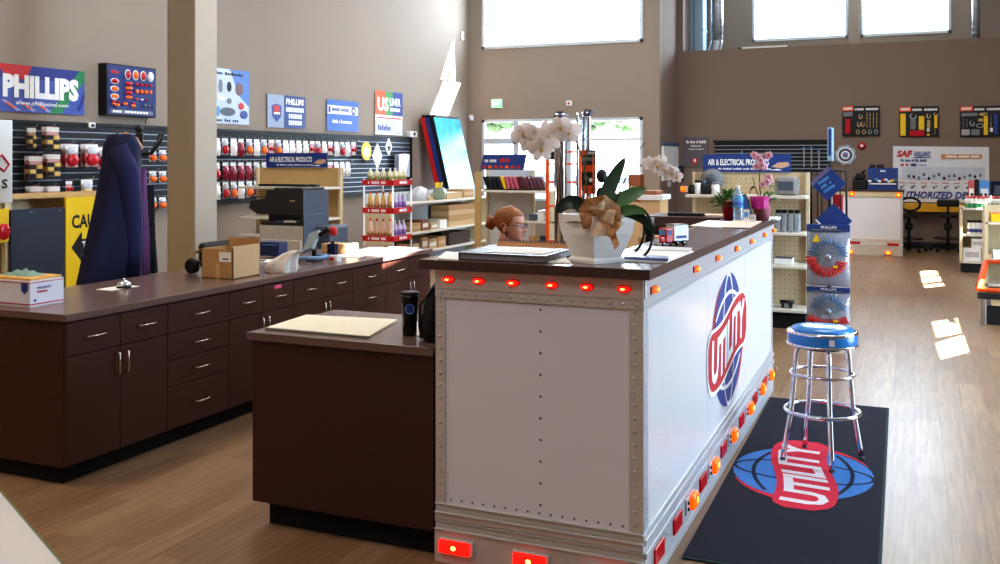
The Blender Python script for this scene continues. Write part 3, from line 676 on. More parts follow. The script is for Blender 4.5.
p = ony(497.5, 103.5, BY); b = MB().box(M_white, p[0] - .13, p[0] + .13, BY - .05, BY, p[2] - .10, p[2] + .09, .008).box(mat('exit_green', (120, 216, 150), .4, emit=.8), p[0] - .118, p[0] + .118, BY - .054, BY - .05, p[2] - .088, p[2] + .078)
b.text(mat('exit_letter', (236, 255, 240), .4, emit=1.2), 'EXIT', -.09, .09, -.05, .045, fY(p[0], BY - .054, p[2]), .003); fitting(b, 'exit_sign', 'green lit EXIT sign on the wall above the lower window', 'sign', p)

# ================================================================ on the long counter
Z = .90
def drape(b, m, secs, n=28, folds=7, fa=.12, M=None):
    """cloth tube through sections (cx, cy, z, rx, ry, fold share)"""
    vs = []; fs = []
    for k, (cx, cy, z, rx, ry, fo) in enumerate(secs):
        for j in range(n):
            a = 2 * PI * j / n; q = 1 + fa * fo * math.sin(folds * a + .35 * k) + fa * .4 * fo * math.sin(3 * a + k * .2)
            vs.append((cx + rx * q * math.cos(a), cy + ry * q * math.sin(a), z))
    for k in range(len(secs) - 1):
        for j in range(n): fs.append((k * n + j, k * n + (j + 1) % n, (k + 1) * n + (j + 1) % n, (k + 1) * n + j))
    fs.append(tuple(range((len(secs) - 1) * n, len(secs) * n)))
    return b.add(vs, fs, m, M, True)
# mailing box
c = onz(30, 307.7, Z); e = onz(63, 302, Z); bx = thing('mailing_box', 'white mailing box with red stripe lying at the near end of the long counter', 'box', (c[0] - .16, (c[1] + e[1]) / 2, Z))
M_mb = mat('mailer_white', (226, 224, 234), .5, noise=.02)
x1, y0, y1, h = c[0], c[1], e[1], .142
MB().box(M_mb, x1 - .34, x1, y0, y1, Z, Z + h, .002).build('carton', bx)
b = MB(); MX = fX(x1, y0, Z); L = y1 - y0
b.rect(M_redi, 0, L, .012, .018, MX, .0006, .001); b.rect(M_redi, 0, L, h - .012, h - .008, MX, .0006, .001)
b.poly(M_bluei, [(.012, .128), (.07, .128), (.07, .085), (.041, .065), (.012, .085)], fX(x1, y0, Z) @ T(0, 0, .002)) if False else None
b.text(M_bluei, 'PRIORITY', L * .2, L * .62, h * .66, h * .76, MX, .002, .15, .02); b.text(M_redi, 'MAIL', L * .2, L * .5, h * .52, h * .60, MX, .002, .15, .02); b.oval(M_bluei, L * .14, .035, .008, .008, MX, 0, .002)
MY = fY(x1 - .34, y0, Z); b.rect(M_redi, 0, .34, .012, .018, MY, .0006, .001); b.rect(M_redi, 0, .34, h - .012, h - .008, MY, .0006, .001); b.poly(M_bluei, [(.275, .13), (.325, .13), (.325, .09), (.30, .07), (.275, .09)], MY @ T(0, 0, .002))
b.build('printing', bx)
solo(MB().box(mat('manila', (222, 170, 92), .7), x1 - .33, x1 - .01, y0 + .01, y1 - .005, Z + h + .001, Z + h + .014, .002), 'manila_pad', 'tan manila pad lying on the white mailing box', 'pad', (x1 - .17, y0 + .12, Z + h))
b = MB(); g = []
for i in range(9):
    g.append([(x1 - .31 + .24 * j / 12, y0 + .06 + .12 * i / 8, Z + h + .016 + .035 * max(0, math.sin(PI * i / 8) * math.sin(PI * j / 12)) * (.7 + .4 * math.sin(i * 2.1 + j * 1.7))) for j in range(13)])
b.sheet(mat('teal_cloth', (126, 160, 150), .9, noise=.15, scale=60), g); solo(b, 'teal_cloth', 'crumpled grey green cloth lying on the manila pad', 'cloth', (x1 - .19, y0 + .12, Z + h + .014))
# bell on paper
p = onz(124, 288, Z); solo(MB().box(M_paper, p[0] - .10, p[0] + .03, p[1] - .13, p[1] + .10, Z + .0005, Z + .002), 'note_paper', 'white slip of paper under the desk bell', 'paper', (p[0], p[1], Z))
t = thing('desk_bell', 'small chrome call bell on a black base on the long counter', 'bell', (p[0], p[1], Z + .002))
MB().lathe(M_black, [(.044, 0), (.045, .008), (.036, .014)], (p[0], p[1], Z + .002)).build('base', t); MB().lathe(M_chrome, [(.043, .014), (.040, .026), (.03, .038), (.016, .046), (0, .049)], (p[0], p[1], Z + .002)).build('dome', t); MB().cyl(M_chrome, (p[0], p[1], Z + .05), (p[0], p[1], Z + .062), .006).build('button', t)
# open carton
a = onz(206, 278, Z); c = onz(233, 279.5, Z); e = onz(260, 274.8, Z)
x0, x1, y0, y1 = c[0] - .265, c[0], c[1], e[1]; h = .20; w_ = .005
bx = thing('open_carton', 'open brown cardboard carton with raised flaps on the long counter', 'box', ((x0 + x1) / 2, (y0 + y1) / 2, Z))
b = MB().box(M_card, x0, x1, y0, y1, Z, Z + w_).box(M_card, x0, x1, y0, y0 + w_, Z, Z + h).box(M_card2, x1 - w_, x1, y0, y1, Z, Z + h).box(M_card, x0, x1, y1 - w_, y1, Z, Z + h).box(M_card, x0, x0 + w_, y0, y1, Z, Z + h)
b.rect(mat('tape_tan', (206, 168, 118), .3), .12, .155, .0, .1, fY(x0, y0, Z), .0004, .001); b.build('carton', bx)
MB().rect(M_paper, .15, .25, .115, .18, fY(x0, y0, Z), .0005, .001).rect(M_ink, .18, .23, .13, .138, fY(x0, y0, Z), 0, .003).build('label', bx)
fl = MB().box(M_card, x0, x1, y1 - .004, y1, Z + h, Z + h + .055).build('flap', bx)
MB().box(M_card2, -.09, 0, y0, y1, -.004, 0, M=T(x0, 0, Z + h) @ rotM('Y', -25)).build('flap', bx)
MB().box(M_card2, -.004, 0, y0, y1, 0, .02, M=T(x1, 0, Z + h)).build('flap', bx)
# tape dispenser
p = onz(192.5, 274, Z); t = thing('tape_dispenser', 'black tape gun lying behind the open carton', 'tape dispenser', (p[0], p[1], Z))
MB().lathe(M_black, [(.02, -.02), (.052, -.02), (.055, 0), (.052, .02), (.02, .02)], M=T(p[0], p[1], Z + .057) @ rotM('X', 90)).build('roll', t); MB().tube(M_black, [(p[0] + .03, p[1], Z + .09), (p[0] + .10, p[1] + .02, Z + .07), (p[0] + .13, p[1] + .03, Z + .012)], .011, 8).build('handle', t)
p = onz(269, 256, Z); solo(MB().box(mat('navy_box', (38, 52, 96), .5), p[0] - .09, p[0] + .1, p[1], p[1] + .12, Z, Z + .115, .003).rect(M_lblue, .02, .17, .09, .10, fY(p[0] - .09, p[1], Z), 0, .001), 'navy_box', 'small navy box standing behind the open carton', 'box', (p[0], p[1], Z))
for px, py, lab in ((272, 262, 'white sheet of paper lying between the navy box and the plastic bag'),):
    p = onz(px, py, Z); solo(MB().box(M_paper, -.14, .14, -.1, .1, .0005, .012, .002, T(p[0], p[1], Z) @ rotM('Z', 25)).box(M_ink, -.1, -.05, -.09, .06, .012, .0125, 0, T(p[0], p[1], Z) @ rotM('Z', 25)), 'paper_sheet', lab, 'paper', (p[0], p[1], Z))
# plastic bag
p = onz(276, 273, Z); b = MB()
drape(b, mat('white_film', (232, 226, 222), .35, noise=.04), [(p[0], p[1] + .05, Z + .002, .11, .07, .8), (p[0], p[1] + .05, Z + .04, .12, .075, 1), (p[0] + .03, p[1] + .06, Z + .09, .085, .05, 1.4), (p[0] + .07, p[1] + .07, Z + .13, .06, .035, 1.4), (p[0] + .12, p[1] + .08, Z + .155, .045, .03, 1.2), (p[0] + .155, p[1] + .09, Z + .15, .02, .02, .6)], folds=6, fa=.16)
solo(b, 'plastic_bag', 'crumpled white plastic bag lying on the long counter', 'bag', (p[0], p[1] + .05, Z))
# scanner stand and loose devices
p = onz(306, 262, Z); t = thing('card_terminal', 'grey card terminal propped on a stand among loose cables', 'device', (p[0], p[1], Z))
MB().box(mat('terminal_grey', (132, 144, 150), .4), -.055, .055, -.11, .11, 0, .03, .008, T(p[0] - .02, p[1] + .12, Z + .14) @ rotM('Y', -20) @ rotM('X', 40)).build('body', t)
MB().tube(M_black, [(p[0], p[1] + .12, Z), (p[0] - .01, p[1] + .12, Z + .15)], .02, 8).lathe(M_black, [(.07, 0), (.07, .012), (.03, .02)], (p[0], p[1] + .12, Z)).build('stand', t)
MB().tube(M_black, [(p[0] + .02, p[1] + .16, Z + .2), (p[0] + .09, p[1] + .17, Z + .25), (p[0] + .13, p[1] + .16, Z + .22)], .018, 8).build('grip', t)
MB().ball(M_red, (p[0] + .15, p[1] + .16, Z + .235), (.034, .034, .04)).build('knob', t, 'red knob')
b = MB().tube(mat('cable_blue', (120, 150, 190), .4), [(p[0] - .1, p[1], Z + .02), (p[0], p[1] - .03, Z + .035), (p[0] + .12, p[1] + .0, Z + .03), (p[0] + .15, p[1] + .1, Z + .04), (p[0] + .05, p[1] + .07, Z + .05)], .018, 8)
solo(b, 'cable_loop', 'loop of pale blue cable lying before the card terminal', 'cable', (p[0], p[1], Z))
solo(MB().box(M_white, p[0] + .13, p[0] + .23, p[1] + .09, p[1] + .15, Z, Z + .05, .004).rect(M_redi, .01, .05, .008, .035, fY(p[0] + .15, p[1] + .09, Z), 0, .001), 'pill_box', 'small white and red box beside the card terminal', 'box', (p[0] + .18, p[1] + .12, Z))
solo(MB().box(M_navy, p[0] + .06, p[0] + .13, p[1] + .2, p[1] + .26, Z, Z + .13, .006).cyl(M_black, (p[0] + .095, p[1] + .23, Z + .13), (p[0] + .095, p[1] + .23, Z + .15), .015), 'ink_bottle', 'small navy bottle behind the card terminal', 'bottle', (p[0] + .1, p[1] + .23, Z))
p = onz(337, 253, Z); solo(MB().box(M_card2, p[0] - .16, p[0] + .1, p[1], p[1] + .18, Z, Z + .075, .003).rect(mat('tape_tan', (206, 168, 118), .3), -.01, .03, 0, .075, fY(p[0], p[1], Z), 0, .001), 'flat_carton', 'low tan carton near the far end of the long counter', 'box', (p[0], p[1] + .09, Z))
for i, (px, py, r, lab) in enumerate(((352, 256, 8, 'white sheet of paper beside the low tan carton'), (384, 253, -10, 'white sheet of paper in the middle of the sunlit pile'), (402, 249, 5, 'white sheet of paper at the far end of the long counter'))):
    p = onz(px, py, Z); solo(MB().box(M_paper, -.11, .11, -.14, .14, .0005, .003 + .002 * i, 0, T(p[0], p[1], Z) @ rotM('Z', r)).box(M_paper, -.13, .05, -.1, .12, .003 + .002 * i, .005 + .002 * i, 0, T(p[0], p[1], Z) @ rotM('Z', r + 20)), 'paper_sheet', lab, 'paper', (p[0], p[1], Z))

# ================================================================ behind the long counter: boards, coat rack, copier
GX = -7.0
p0 = onx(0, 204, GX); p1 = onx(92, 200, GX)
gd = thing('gondola_shelf', 'tan edged shelf unit standing behind the near end of the long counter', 'shelf unit', (GX - .2, 6.5, 0))
MB().box(M_tan, GX - .4, GX, 4.9, 7.15, 1.365, 1.40, .003).build('shelf', gd); MB().box(M_cream, GX - .4, GX + .14, 4.9, 7.15, .10, .16, .003).build('shelf', gd); MB().box(M_cream, GX - .04, GX, 7.11, 7.15, 0, 1.365).build('post', gd); MB().box(M_cream, GX - .04, GX, 5.74, 5.80, 0, 1.365).build('post', gd); MB().box(M_cream, GX - .4, GX - .38, 4.9, 7.15, 0, 1.365).build('back', gd)
a = onx(10, 210, GX + .02); c = onx(64, 210, GX + .02); e = onx(92, 200, GX + .02)
solo(MB().box(mat('slate_board', (44, 50, 66), .6, noise=.06), GX + .006, GX + .03, a[1], c[1], .162, a[2], .004).ball(M_grey, (GX + .03, a[1] + .2, a[2] - .03), .012, 8, 6).ball(M_grey, (GX + .03, a[1] + .5, a[2] - .03), .012, 8, 6), 'slate_board', 'dark slate board leaning on the tan edged shelf unit', 'board', (GX, a[1], .162))
M = fX(GX + .03, c[1], .55); b = MB().box(M_yellow, GX + .006, GX + .03, c[1] + .012, c[1] + .85, .162, 1.364, .003)
b.text(M_ink, 'CAUTION', .075, .66, .53, .655, M, .002, 0, .03); b.poly(M_ink, [(.07, .36), (.19, .50), (.19, .43), (.45, .43), (.45, .29), (.19, .29), (.19, .22)], M @ T(0, 0, .002)); b.text(M_whitei, 'T', .19, .24, .31, .41, M, .004, 0, .02)
solo(b, 'caution_board', 'yellow CAUTION board with black arrow, partly behind the navy jacket', 'sign', (GX, c[1] + .4, .162))
p = onx(3, 228, GX + .02); solo(MB().box(M_yellow, GX + .002, GX + .03, p[1] - .2, p[1] + .05, p[2] - .12, p[2] + .16, .004).ball(lens['red'], (GX + .035, p[1], p[2] - .03), (.02, .06, .07)), 'wiper_pack', 'yellow and red pack on the post of the tan edged shelf', 'pack', (GX, p[1], p[2]))
p = onx(4, 163, -6.2); b = MB().box(M_white, -6.22, -6.2, p[1] - .6, p[1] + .075, p[2] - .30, p[2] + .32, .006); M = fX(-6.2, p[1], p[2])
b.tube(M_redi, [(-6.196, p[1] - .12, p[2] + .0), (-6.196, p[1] - .02, p[2] + .06), (-6.196, p[1] + .04, p[2] - .01), (-6.196, p[1] - .0, p[2] - .06), (-6.196, p[1] - .05, p[2] - .03)], .008, 6); b.text(M_ink, 'S', -.02, .03, -.19, -.12, M, .002)
b.cyl(M_steel, (-6.21, p[1] - .3, 0.012), (-6.21, p[1] - .3, p[2] - .3), .015).box(M_steel, -6.33, -6.09, p[1] - .45, p[1] - .15, 0, .012)
solo(b, 'stand_sign', 'white stand sign with a red script letter before the slatwall', 'sign', (-6.2, p[1] - .3, 0))
# coat rack
cx, cy = onx(139, 200, -5.45)[:2]
rk = thing('coat_rack', 'black coat stand with hooked arms behind the long counter', 'coat stand', (cx, cy, 0))
MB().cyl(M_black, (cx, cy, .03), (cx, cy, 1.93), .022).ball(M_black, (cx, cy, 1.94), .032).build('pole', rk); MB().lathe(M_black, [(.2, 0), (.2, .02), (.05, .05)], (cx, cy, 0)).build('base', rk)
for a in range(0, 360, 60):
    r = math.radians(a + 20); u = (math.cos(r), math.sin(r)); MB().tube(M_black, [(cx, cy, 1.74), (cx + u[0] * .10, cy + u[1] * .10, 1.75), (cx + u[0] * .17, cy + u[1] * .17, 1.84), (cx + u[0] * .19, cy + u[1] * .19, 1.90)], [.012, .012, .01, .012], 6).build('hook', rk)
for a in (20, 200): r = math.radians(a); u = (math.cos(r), math.sin(r)); MB().tube(M_black, [(cx, cy, 1.20), (cx + u[0] * .09, cy + u[1] * .09, 1.19), (cx + u[0] * .12, cy + u[1] * .12, 1.26)], .01, 6).build('hook', rk)
# jacket: shoulders high, wide skirt
q = lambda px, dx=0: onx(px, 200, -5.25 + dx)
jt = q(116); jb = q(99)
jk = thing('navy_jacket', 'navy blue jacket hanging from the coat stand', 'jacket', (jb[0], jb[1], .75))
b = MB(); secs = []
for z, pxl, pxr in ((1.885, 112, 122), (1.87, 107, 128), (1.80, 104, 131), (1.66, 102, 131), (1.50, 98.5, 131), (1.34, 94, 131), (1.18, 88.5, 132), (1.02, 82.5, 133), (.86, 76.5, 134), (.72, 71.5, 136)):
    l = onx(pxl, 200, -5.25); r = onx(pxr, 200, -5.25); secs.append((-5.21, (l[1] + r[1]) / 2, z, .13 if z < 1.85 else .09, (r[1] - l[1]) / 2, min(1, (1.9 - z) * 1.6)))
drape(b, M_navy, secs, 36, 6, .06); b.build('body', jk)
b = MB(); s0 = onx(124, 150, -5.12); s1 = onx(131, 200, -5.10); s2 = onx(128, 270, -5.12)
b.tube(mat('navy_fabric_sleeve', (26, 28, 74), .85, noise=.12, scale=60), [(-5.17, s0[1], 1.80), (-5.12, s1[1] - .02, 1.62), (-5.10, s1[1], 1.35), (-5.10, s1[1] + .01, 1.05), (-5.10, s2[1], .88)], [.07, .085, .08, .072, .066], 14); b.build('sleeve', jk)
b = MB(); b.tube(mat('jacket_lining', (190, 146, 100), .8), [(-5.2, jt[1] + .02, 1.875), (-5.17, jt[1] + .10, 1.84), (-5.16, jt[1] + .16, 1.78)], [.03, .03, .012], 8); b.build('collar', jk, 'tan collar lining')
b = MB(); secs = []
for z, pxl, pxr in ((1.64, 137, 142), (1.6, 131, 143), (1.4, 128, 144), (1.15, 128, 146), (.8, 128, 147)):
    l = onx(pxl, 200, -5.385); r = onx(pxr + 2, 200, -5.385); secs.append((-5.385, (l[1] + r[1]) / 2, z, .04, (r[1] - l[1]) / 2, .8))
drape(b, mat('plum_fabric', (88, 40, 92), .85, noise=.12, scale=60), secs, 28, 7, .14); solo(b, 'plum_jacket', 'plum coloured jacket hanging behind the navy jacket', 'jacket', (-5.385, secs[0][1], .8))
b = MB(); secs = []
for z, pxl, pxr in ((1.50, 143, 147), (1.42, 142, 148), (1.2, 141, 150), (1.0, 140, 152), (.8, 139, 154)):
    l = onx(pxl, 200, -5.62); r = onx(pxr, 200, -5.62); secs.append((-5.62, (l[1] + r[1]) / 2, z, .08, (r[1] - l[1]) / 2, .8))
drape(b, mat('grey_fabric', (26, 25, 34), .85, noise=.12, scale=60), secs, 28, 7, .14); solo(b, 'grey_jacket', 'dark grey jacket on the far side of the coat stand', 'jacket', (-5.62, secs[0][1], .8))
# copier
cp = thing('copier', 'large dark grey office copier on a pale cabinet behind the long counter', 'copier', (-6.1, 8.5, 0))
c0 = onx(300, 200, -5.75); cyy = c0[1]
x0, x1 = ony(249, 200, cyy)[0], ony(303, 200, cyy)[0]; yb = onx(328, 200, x1)[1]
zt = ony(300, 190.5, cyy)[2]; zm = ony(300, 215, cyy)[2]; zl = ony(300, 226, cyy)[2]
print('copier', x0, x1, cyy, yb, zt, zm, zl)
Mcp = mat('copier_black', (46, 42, 44), .4, noise=.03); b = MB()
vs = [(x0, cyy, zm + .06), (x0 + .1, cyy, zm), (x1, cyy, zm), (x1, cyy, zt), (x0 + .22, cyy, zt), (x0 + .2, cyy, zt - .09), (x0 + .02, cyy, zt - .11)]
n = len(vs); b.add(vs + [(x, yb, z) for x, y, z in vs], [tuple(range(n)), tuple(range(n, 2 * n))[::-1]] + [(i, i + n, (i + 1) % n + n, (i + 1) % n) for i in range(n)], Mcp)
b.rect(M_dgrey, 0, yb - cyy, zm + .0, zt, fX(x1, cyy, 0), .004, .001); b.build('scanner_head', cp)
MB().box(mat('copier_lid', (70, 62, 60), .4), x0 + .30, x1 - .02, cyy + .02, yb - .03, zt, zt + .025, .006).build('lid', cp); MB().box(Mcp, x0 + .02, x1 - .1, cyy - .004, cyy + .01, zm + .17, zm + .18).box(M_tan, x1 - .16, x1 - .1, cyy - .006, cyy, zm + .135, zm + .15).build('trim', cp)
MB().box(Mcp, x0 + .16, x1, cyy + .12, yb, zl, zm).box(Mcp, x0 + .16, x1, cyy, cyy + .14, zl, zl + .03).box(mat('copier_tray_blue', (74, 110, 140), .4), x0 + .3, x1 - .25, cyy + .02, cyy + .12, zl + .03, zl + .045).box(M_paper, x1 - .25, x1 - .1, cyy + .02, cyy + .12, zl + .03, zl + .05).build('output_tray', cp)
MB().box(mat('copier_beige', (206, 198, 188), .45), x0 + .13, x1, cyy, yb, 0, zl, .008).build('paper_cabinet', cp)
for i in range(4): MB().box(mat('copier_beige', (206, 198, 188), .45), x0 + .15, x1 - .02, cyy - .012, cyy, .1 + .2 * i, .28 + .2 * i, .006).build('paper_drawer', cp)
MB().box(M_dgrey, x1, x1 + .012, cyy, yb, 0, zm, .004).box(M_dgrey, x1 + .01, x1 + .20, cyy + .2, yb + .1, 0, 1.02, .03).build('side_unit', cp)
# low black chair behind the counter
p = onx(235, 240, -5.75); t = thing('black_chair', 'low black office chair showing its back above the long counter', 'chair', (p[0], p[1], 0))
MB().box(M_black, p[0] - .05, p[0] + .03, p[1] - .45, p[1] + .30, .6, .97, .03).build('backrest', t); MB().box(M_black, p[0] - .5, p[0], p[1] - .3, p[1] + .24, .42, .5, .03).build('seat', t); MB().cyl(M_black, (p[0] - .25, p[1] - .03, .06), (p[0] - .25, p[1] - .03, .42), .03).build('stem', t)
b = MB()
for a in range(5): r = a * 2 * PI / 5; b.tube(M_black, [(p[0] - .25, p[1] - .03, .08), (p[0] - .25 + .28 * math.cos(r), p[1] - .03 + .28 * math.sin(r), .03)], [.03, .02], 6)
b.build('base', t)
# ================================================================ shelving behind the counters
M_steelsh = mat('shelf_steel', (220, 214, 200), .45, noise=.02)
M_peg = mat('pegboard', (204, 184, 150), .6, noise=.03)
def crate(m, x0, x1, y0, y1, z, h, name, label, cat='box', band=None, group=None, lidm=None):
    b = MB().box(m, x0, x1, y0, y1, z, z + h, .003)
    if band: b.rect(band, (x1 - x0) * .12, (x1 - x0) * .88, h * .3, h * .7, fY(x0, y0, z), .0, .0015); b.rect(band, (y1 - y0) * .12, (y1 - y0) * .88, h * .3, h * .7, fX(x1, y0, z), .0, .0015)
    if lidm: b.box(lidm, x0 + .004, x1 - .004, y0 + .004, y1 - .004, z + h - .001, z + h + .004)
    return solo(b, name, label, cat, ((x0 + x1) / 2, (y0 + y1) / 2, z), group)
def peg(b, x0, x1, z0, z1, y):
    nx = int((x1 - x0) / .05); nz = int((z1 - z0) / .05)
    for i in range(nx):
        for j in range(nz): b.rect(M_gap, x0 + .02 + i * .05 - .004, x0 + .02 + i * .05 + .004, z0 + .02 + j * .05, z0 + .028 + j * .05, fY(0, y, 0), 0, .001)
def endcap(name, label, x0, x1, y, top, shelves, depth, backm, holes=False, base=.14):
    g = thing(name, label, 'shelf unit', ((x0 + x1) / 2, y + depth / 2, 0))
    b = MB().box(backm, x0, x1, y + depth - .03, y + depth, base, top)
    if holes: peg(b, x0 + .04, x1 - .04, base + .1, top - .03, y + depth - .03)
    b.build('back_panel', g)
    for x in (x0, x1 - .035): MB().box(M_cream, x, x + .035, y + depth - .06, y + depth - .031, 0, top).build('post', g)
    for z in shelves: MB().box(M_steelsh, x0, x1, y, y + depth - .03, z - .03, z, .004).build('shelf', g)
    MB().box(M_black, x0 + .01, x1 - .01, y + .04, y + depth - .06, 0, base).build('base', g)
    return g
def header_sign(x0, x1, y, z0, z1, txt, label, hand):
    b = MB().box(M_blue, x0, x1, y, y + .012, z0, z1, .002); M = fY(x0, y, z0); W = x1 - x0; h = z1 - z0
    b.text(M_whitei, txt, W * .06, W * .76, h * .38, h * .74, M, .002, 0, .035); b.text(M_whitei, 'The highest quality parts for your trailer', W * .18, W * .78, h * .14, h * .24, M, .002)
    b.poly(mat('sign_hand', (206, 168, 140), .6), [(W * .78, h * .30), (W * .86, h * .55), (W * .97, h * .58), (W * .99, h * .36), (W * .9, h * .22)], M @ T(0, 0, .002)); b.poly(M_whitei, [(W * .76, h * .12), (W * .86, h * .2), (W * .9, h * .1)], M @ T(0, 0, .002))
    return solo(b, 'header_sign', label, 'sign', ((x0 + x1) / 2, y, z0))
# left end shelf with blue header
EY = 10.0; x0 = ony(256, 200, EY + .36)[0]; x1 = ony(340.5, 200, EY + .36)[0]; zt = ony(300, 168, EY)[2]
endcap('endcap_shelf', 'tan backed end shelf behind the copier with blue header sign', x0, x1, EY, zt, [ony(300, 187, EY)[2], ony(300, 218, EY)[2], .75, .4], .42, M_tan)
hx0, hx1 = ony(266.5, 160, EY + .38)[0], ony(327.5, 160, EY + .38)[0]
header_sign(hx0, hx1, EY + .37, zt + .002, zt + .19, 'AIR & ELECTRICAL PRODUCTS', 'blue header sign with pale lettering above the copier', True)
z = ony(300, 187, EY)[2]
for i, (a, c) in enumerate(((259, 309), (268, 316))):
    xa, xc = ony(a, 180, EY + .1)[0], ony(c, 180, EY + .1)[0]; solo(MB().cyl(M_black, (xa, EY + .1 + .07 * i, z + .016), (xc, EY + .1 + .07 * i, z + .016), .015).cyl(M_dgrey, (xc - .05, EY + .1 + .07 * i, z + .016), (xc, EY + .1 + .07 * i, z + .016), .0158), 'wiper_tube', ('front', 'rear')[i] + ' one of two long dark tubes lying on the tan end shelf', 'tube', ((xa + xc) / 2, EY + .1 + .07 * i, z))
# red and white bottle rack
rx0, rx1, ry0, ry1 = -6.42, -6.0, 10.5, 10.97
rk = thing('bottle_rack', 'red and white wire rack of bottles beyond the copier', 'rack', ((rx0 + rx1) / 2, (ry0 + ry1) / 2, 0))
for x, y in ((rx0, ry0), (rx1, ry0), (rx0, ry1), (rx1, ry1)): MB().cyl(M_white, (x, y, 0), (x, y, 1.46), .013, n=8).build('post', rk)
tiers = (1.415, 1.062, .71, .36)
for z in tiers:
    b = MB().box(M_white, rx0, rx1, ry0, ry1, z - .02, z); b.box(M_red, rx0 - .012, rx1 + .012, ry0 - .018, ry0 - .008, z - .035, z + .035).box(M_red, rx1 + .008, rx1 + .018, ry0 - .018, ry1, z - .035, z + .035)
    b.rect(M_whitei, .07, .09, -.015, .015, fY(rx0, ry0 - .018, z), 0, .001); b.text(M_whitei, 'LUCAS OIL', .12, .33, -.017, .017, fY(rx0, ry0 - .018, z), .002); b.text(M_whitei, 'LUCAS', .13, .33, -.017, .017, fX(rx1 + .018, ry0, z), .002); b.build('shelf', rk)
BT = {}
def bottle(key, body, cap, prof, lab):
    t = thing('oil_bottle', 'x', 'bottle', (0, 0, 0))
    MB().lathe(body, prof, n=12).build('body', t, local=True); zt = prof[-1][1]; MB().lathe(cap, [(.014, zt - .002), (.014, zt + .028), (.011, zt + .03)], n=10).build('cap', t, local=True)
    MB().lathe(lab, [(prof[1][0] + .001, .035), (prof[1][0] + .001, prof[2][1] * .8)], n=12).build('bottle_label', t, local=True)
    BT[key] = [t, False]
Mhon = mat('oil_amber', (222, 180, 110), .3); Mpnk = mat('oil_pink', (226, 178, 150), .3); Myel = mat('oil_yellow', (232, 200, 130), .3); Mpale = mat('jar_pale', (222, 210, 176), .4); Mlab = mat('bottle_label_tan', (190, 140, 90), .6); Mvio = mat('bottle_violet', (206, 190, 220), .4)
bottle('jar', Mpale, M_white, [(.034, 0), (.036, .01), (.036, .11), (.028, .135), (.014, .15)], mat('label_green', (150, 150, 90), .6)); bottle('oil', Mhon, M_orange, [(.034, 0), (.036, .01), (.036, .14), (.022, .19), (.013, .21)], Mlab)
bottle('cone', Mpnk, M_orange, [(.038, 0), (.040, .01), (.036, .10), (.018, .19), (.01, .22)], Mlab); bottle('violet', Mvio, M_white, [(.032, 0), (.034, .01), (.034, .13), (.02, .17), (.013, .19)], mat('label_violet', (150, 110, 180), .6))
def put(P, key, loc, label, group, rz=0):
    p = P[key]
    if not p[1]: p[1] = True; r = p[0]; r.location = loc; r['label'] = label; r['group'] = group; return r
    return dup(p[0], loc, rz, label, group)
TN = ('top', 'second', 'third', 'lowest')
for k, z in enumerate(tiers):
    for i in range(4):
        put(BT, ('jar', 'oil', 'cone', 'oil')[k], (rx0 + .06 + i * .096, ry0 + .055, z + .001), 'bottle %s from the copier side on the %s shelf front of the red rack' % (nth(i), TN[k]), 'bottles in the red rack', i * 40)
    for i in range(3):
        put(BT, ('jar', 'violet', 'violet', 'cone')[k], (rx1 - .06, ry0 + .16 + i * .11, z + .001), 'bottle %s from the front on the %s side shelf of the red rack' % (nth(i), TN[k]), 'bottles in the red rack', i * 40)
# thick padded panels leaning on the wall
def leaning(m, k, label, edge=None):
    xb, xt = -8.33 - .11 * k, -8.62 - .055 * k
    y0, y1, z1 = 16.40, 17.55, 2.52 - .0 * k; d = .09
    xb = -7.86 - .10 * k; xt = -8.48 - .10 * k
    if k == 3: z1 = 2.5
    b = MB(); vs = [(xb, y0, 0), (xb - d, y0, 0), (xt - d, y0, z1), (xt, y0, z1)]
    b.add(vs + [(x, y1, z) for x, y, z in vs], [(0, 1, 2, 3), (7, 6, 5, 4), (0, 4, 5, 1), (1, 5, 6, 2), (2, 6, 7, 3)], edge or m); b.add([vs[0], vs[3], (xt, y1, z1), (xb, y1, 0)], [(0, 1, 2, 3)], m)
    b.box(M_black, xt - d * .9, xt, y0 + .04, y1 - .05, z1 - .01, z1 + .05, .01)
    return solo(b, 'padded_panel', label, 'panel', ((xb + xt) / 2, 16.9, 0))
leaning(mat('cyan_sheet_sunlit', (70, 176, 214), .3, noise=.4, scale=4), 0, 'bright cyan faced panel leaning foremost against the taupe wall', M_black)  # bright blotchy cyan carries the sunlight on this face in its colour
leaning(mat('navy_panel', (36, 60, 128), .5), 1, 'navy panel leaning between the black edged cyan one and the red one'); leaning(M_red, 2, 'red panel leaning at the back against the taupe wall')
# low gondola along the wall
gx = -6.8; gd = thing('gondola_shelf', 'long cream shelf unit of boxes beyond the bottle rack', 'shelf unit', (-7.0, 13.6, 0))
gz = [onx(443, 200, gx)[2], onx(443, 228.5, gx)[2], onx(430, 250, gx)[2]]
print('gondola z', gz)
MB().box(mat('gondola_back', (190, 196, 200), .5), gx - .47, gx - .44, 11.9, 15.2, .1, gz[0] + .14).build('back_panel', gd)
for z in gz: MB().box(M_steelsh, gx - .44, gx, 11.9, 15.2, z - .035, z, .004).build('shelf', gd)
MB().box(M_cream, gx - .44, gx - .02, 15.2, 15.23, 0, gz[0]).build('end_panel', gd); MB().box(M_cream, gx - .44, gx - .02, 11.87, 11.9, 0, gz[0]).build('end_panel', gd); MB().box(M_black, gx - .40, gx - .06, 11.92, 15.18, 0, .1).build('base', gd)
def on_shelf(px0, px1, k, h, m, name, label, cat='box', band=None, dp=.3, lidm=None):
    y0 = onx(px0, 200, gx - .05)[1]; y1 = onx(px1, 200, gx - .05)[1]; return crate(m, gx - .05 - dp, gx - .05, y0, y1, gz[k] + .001, h, name, label, cat, band, None, lidm)
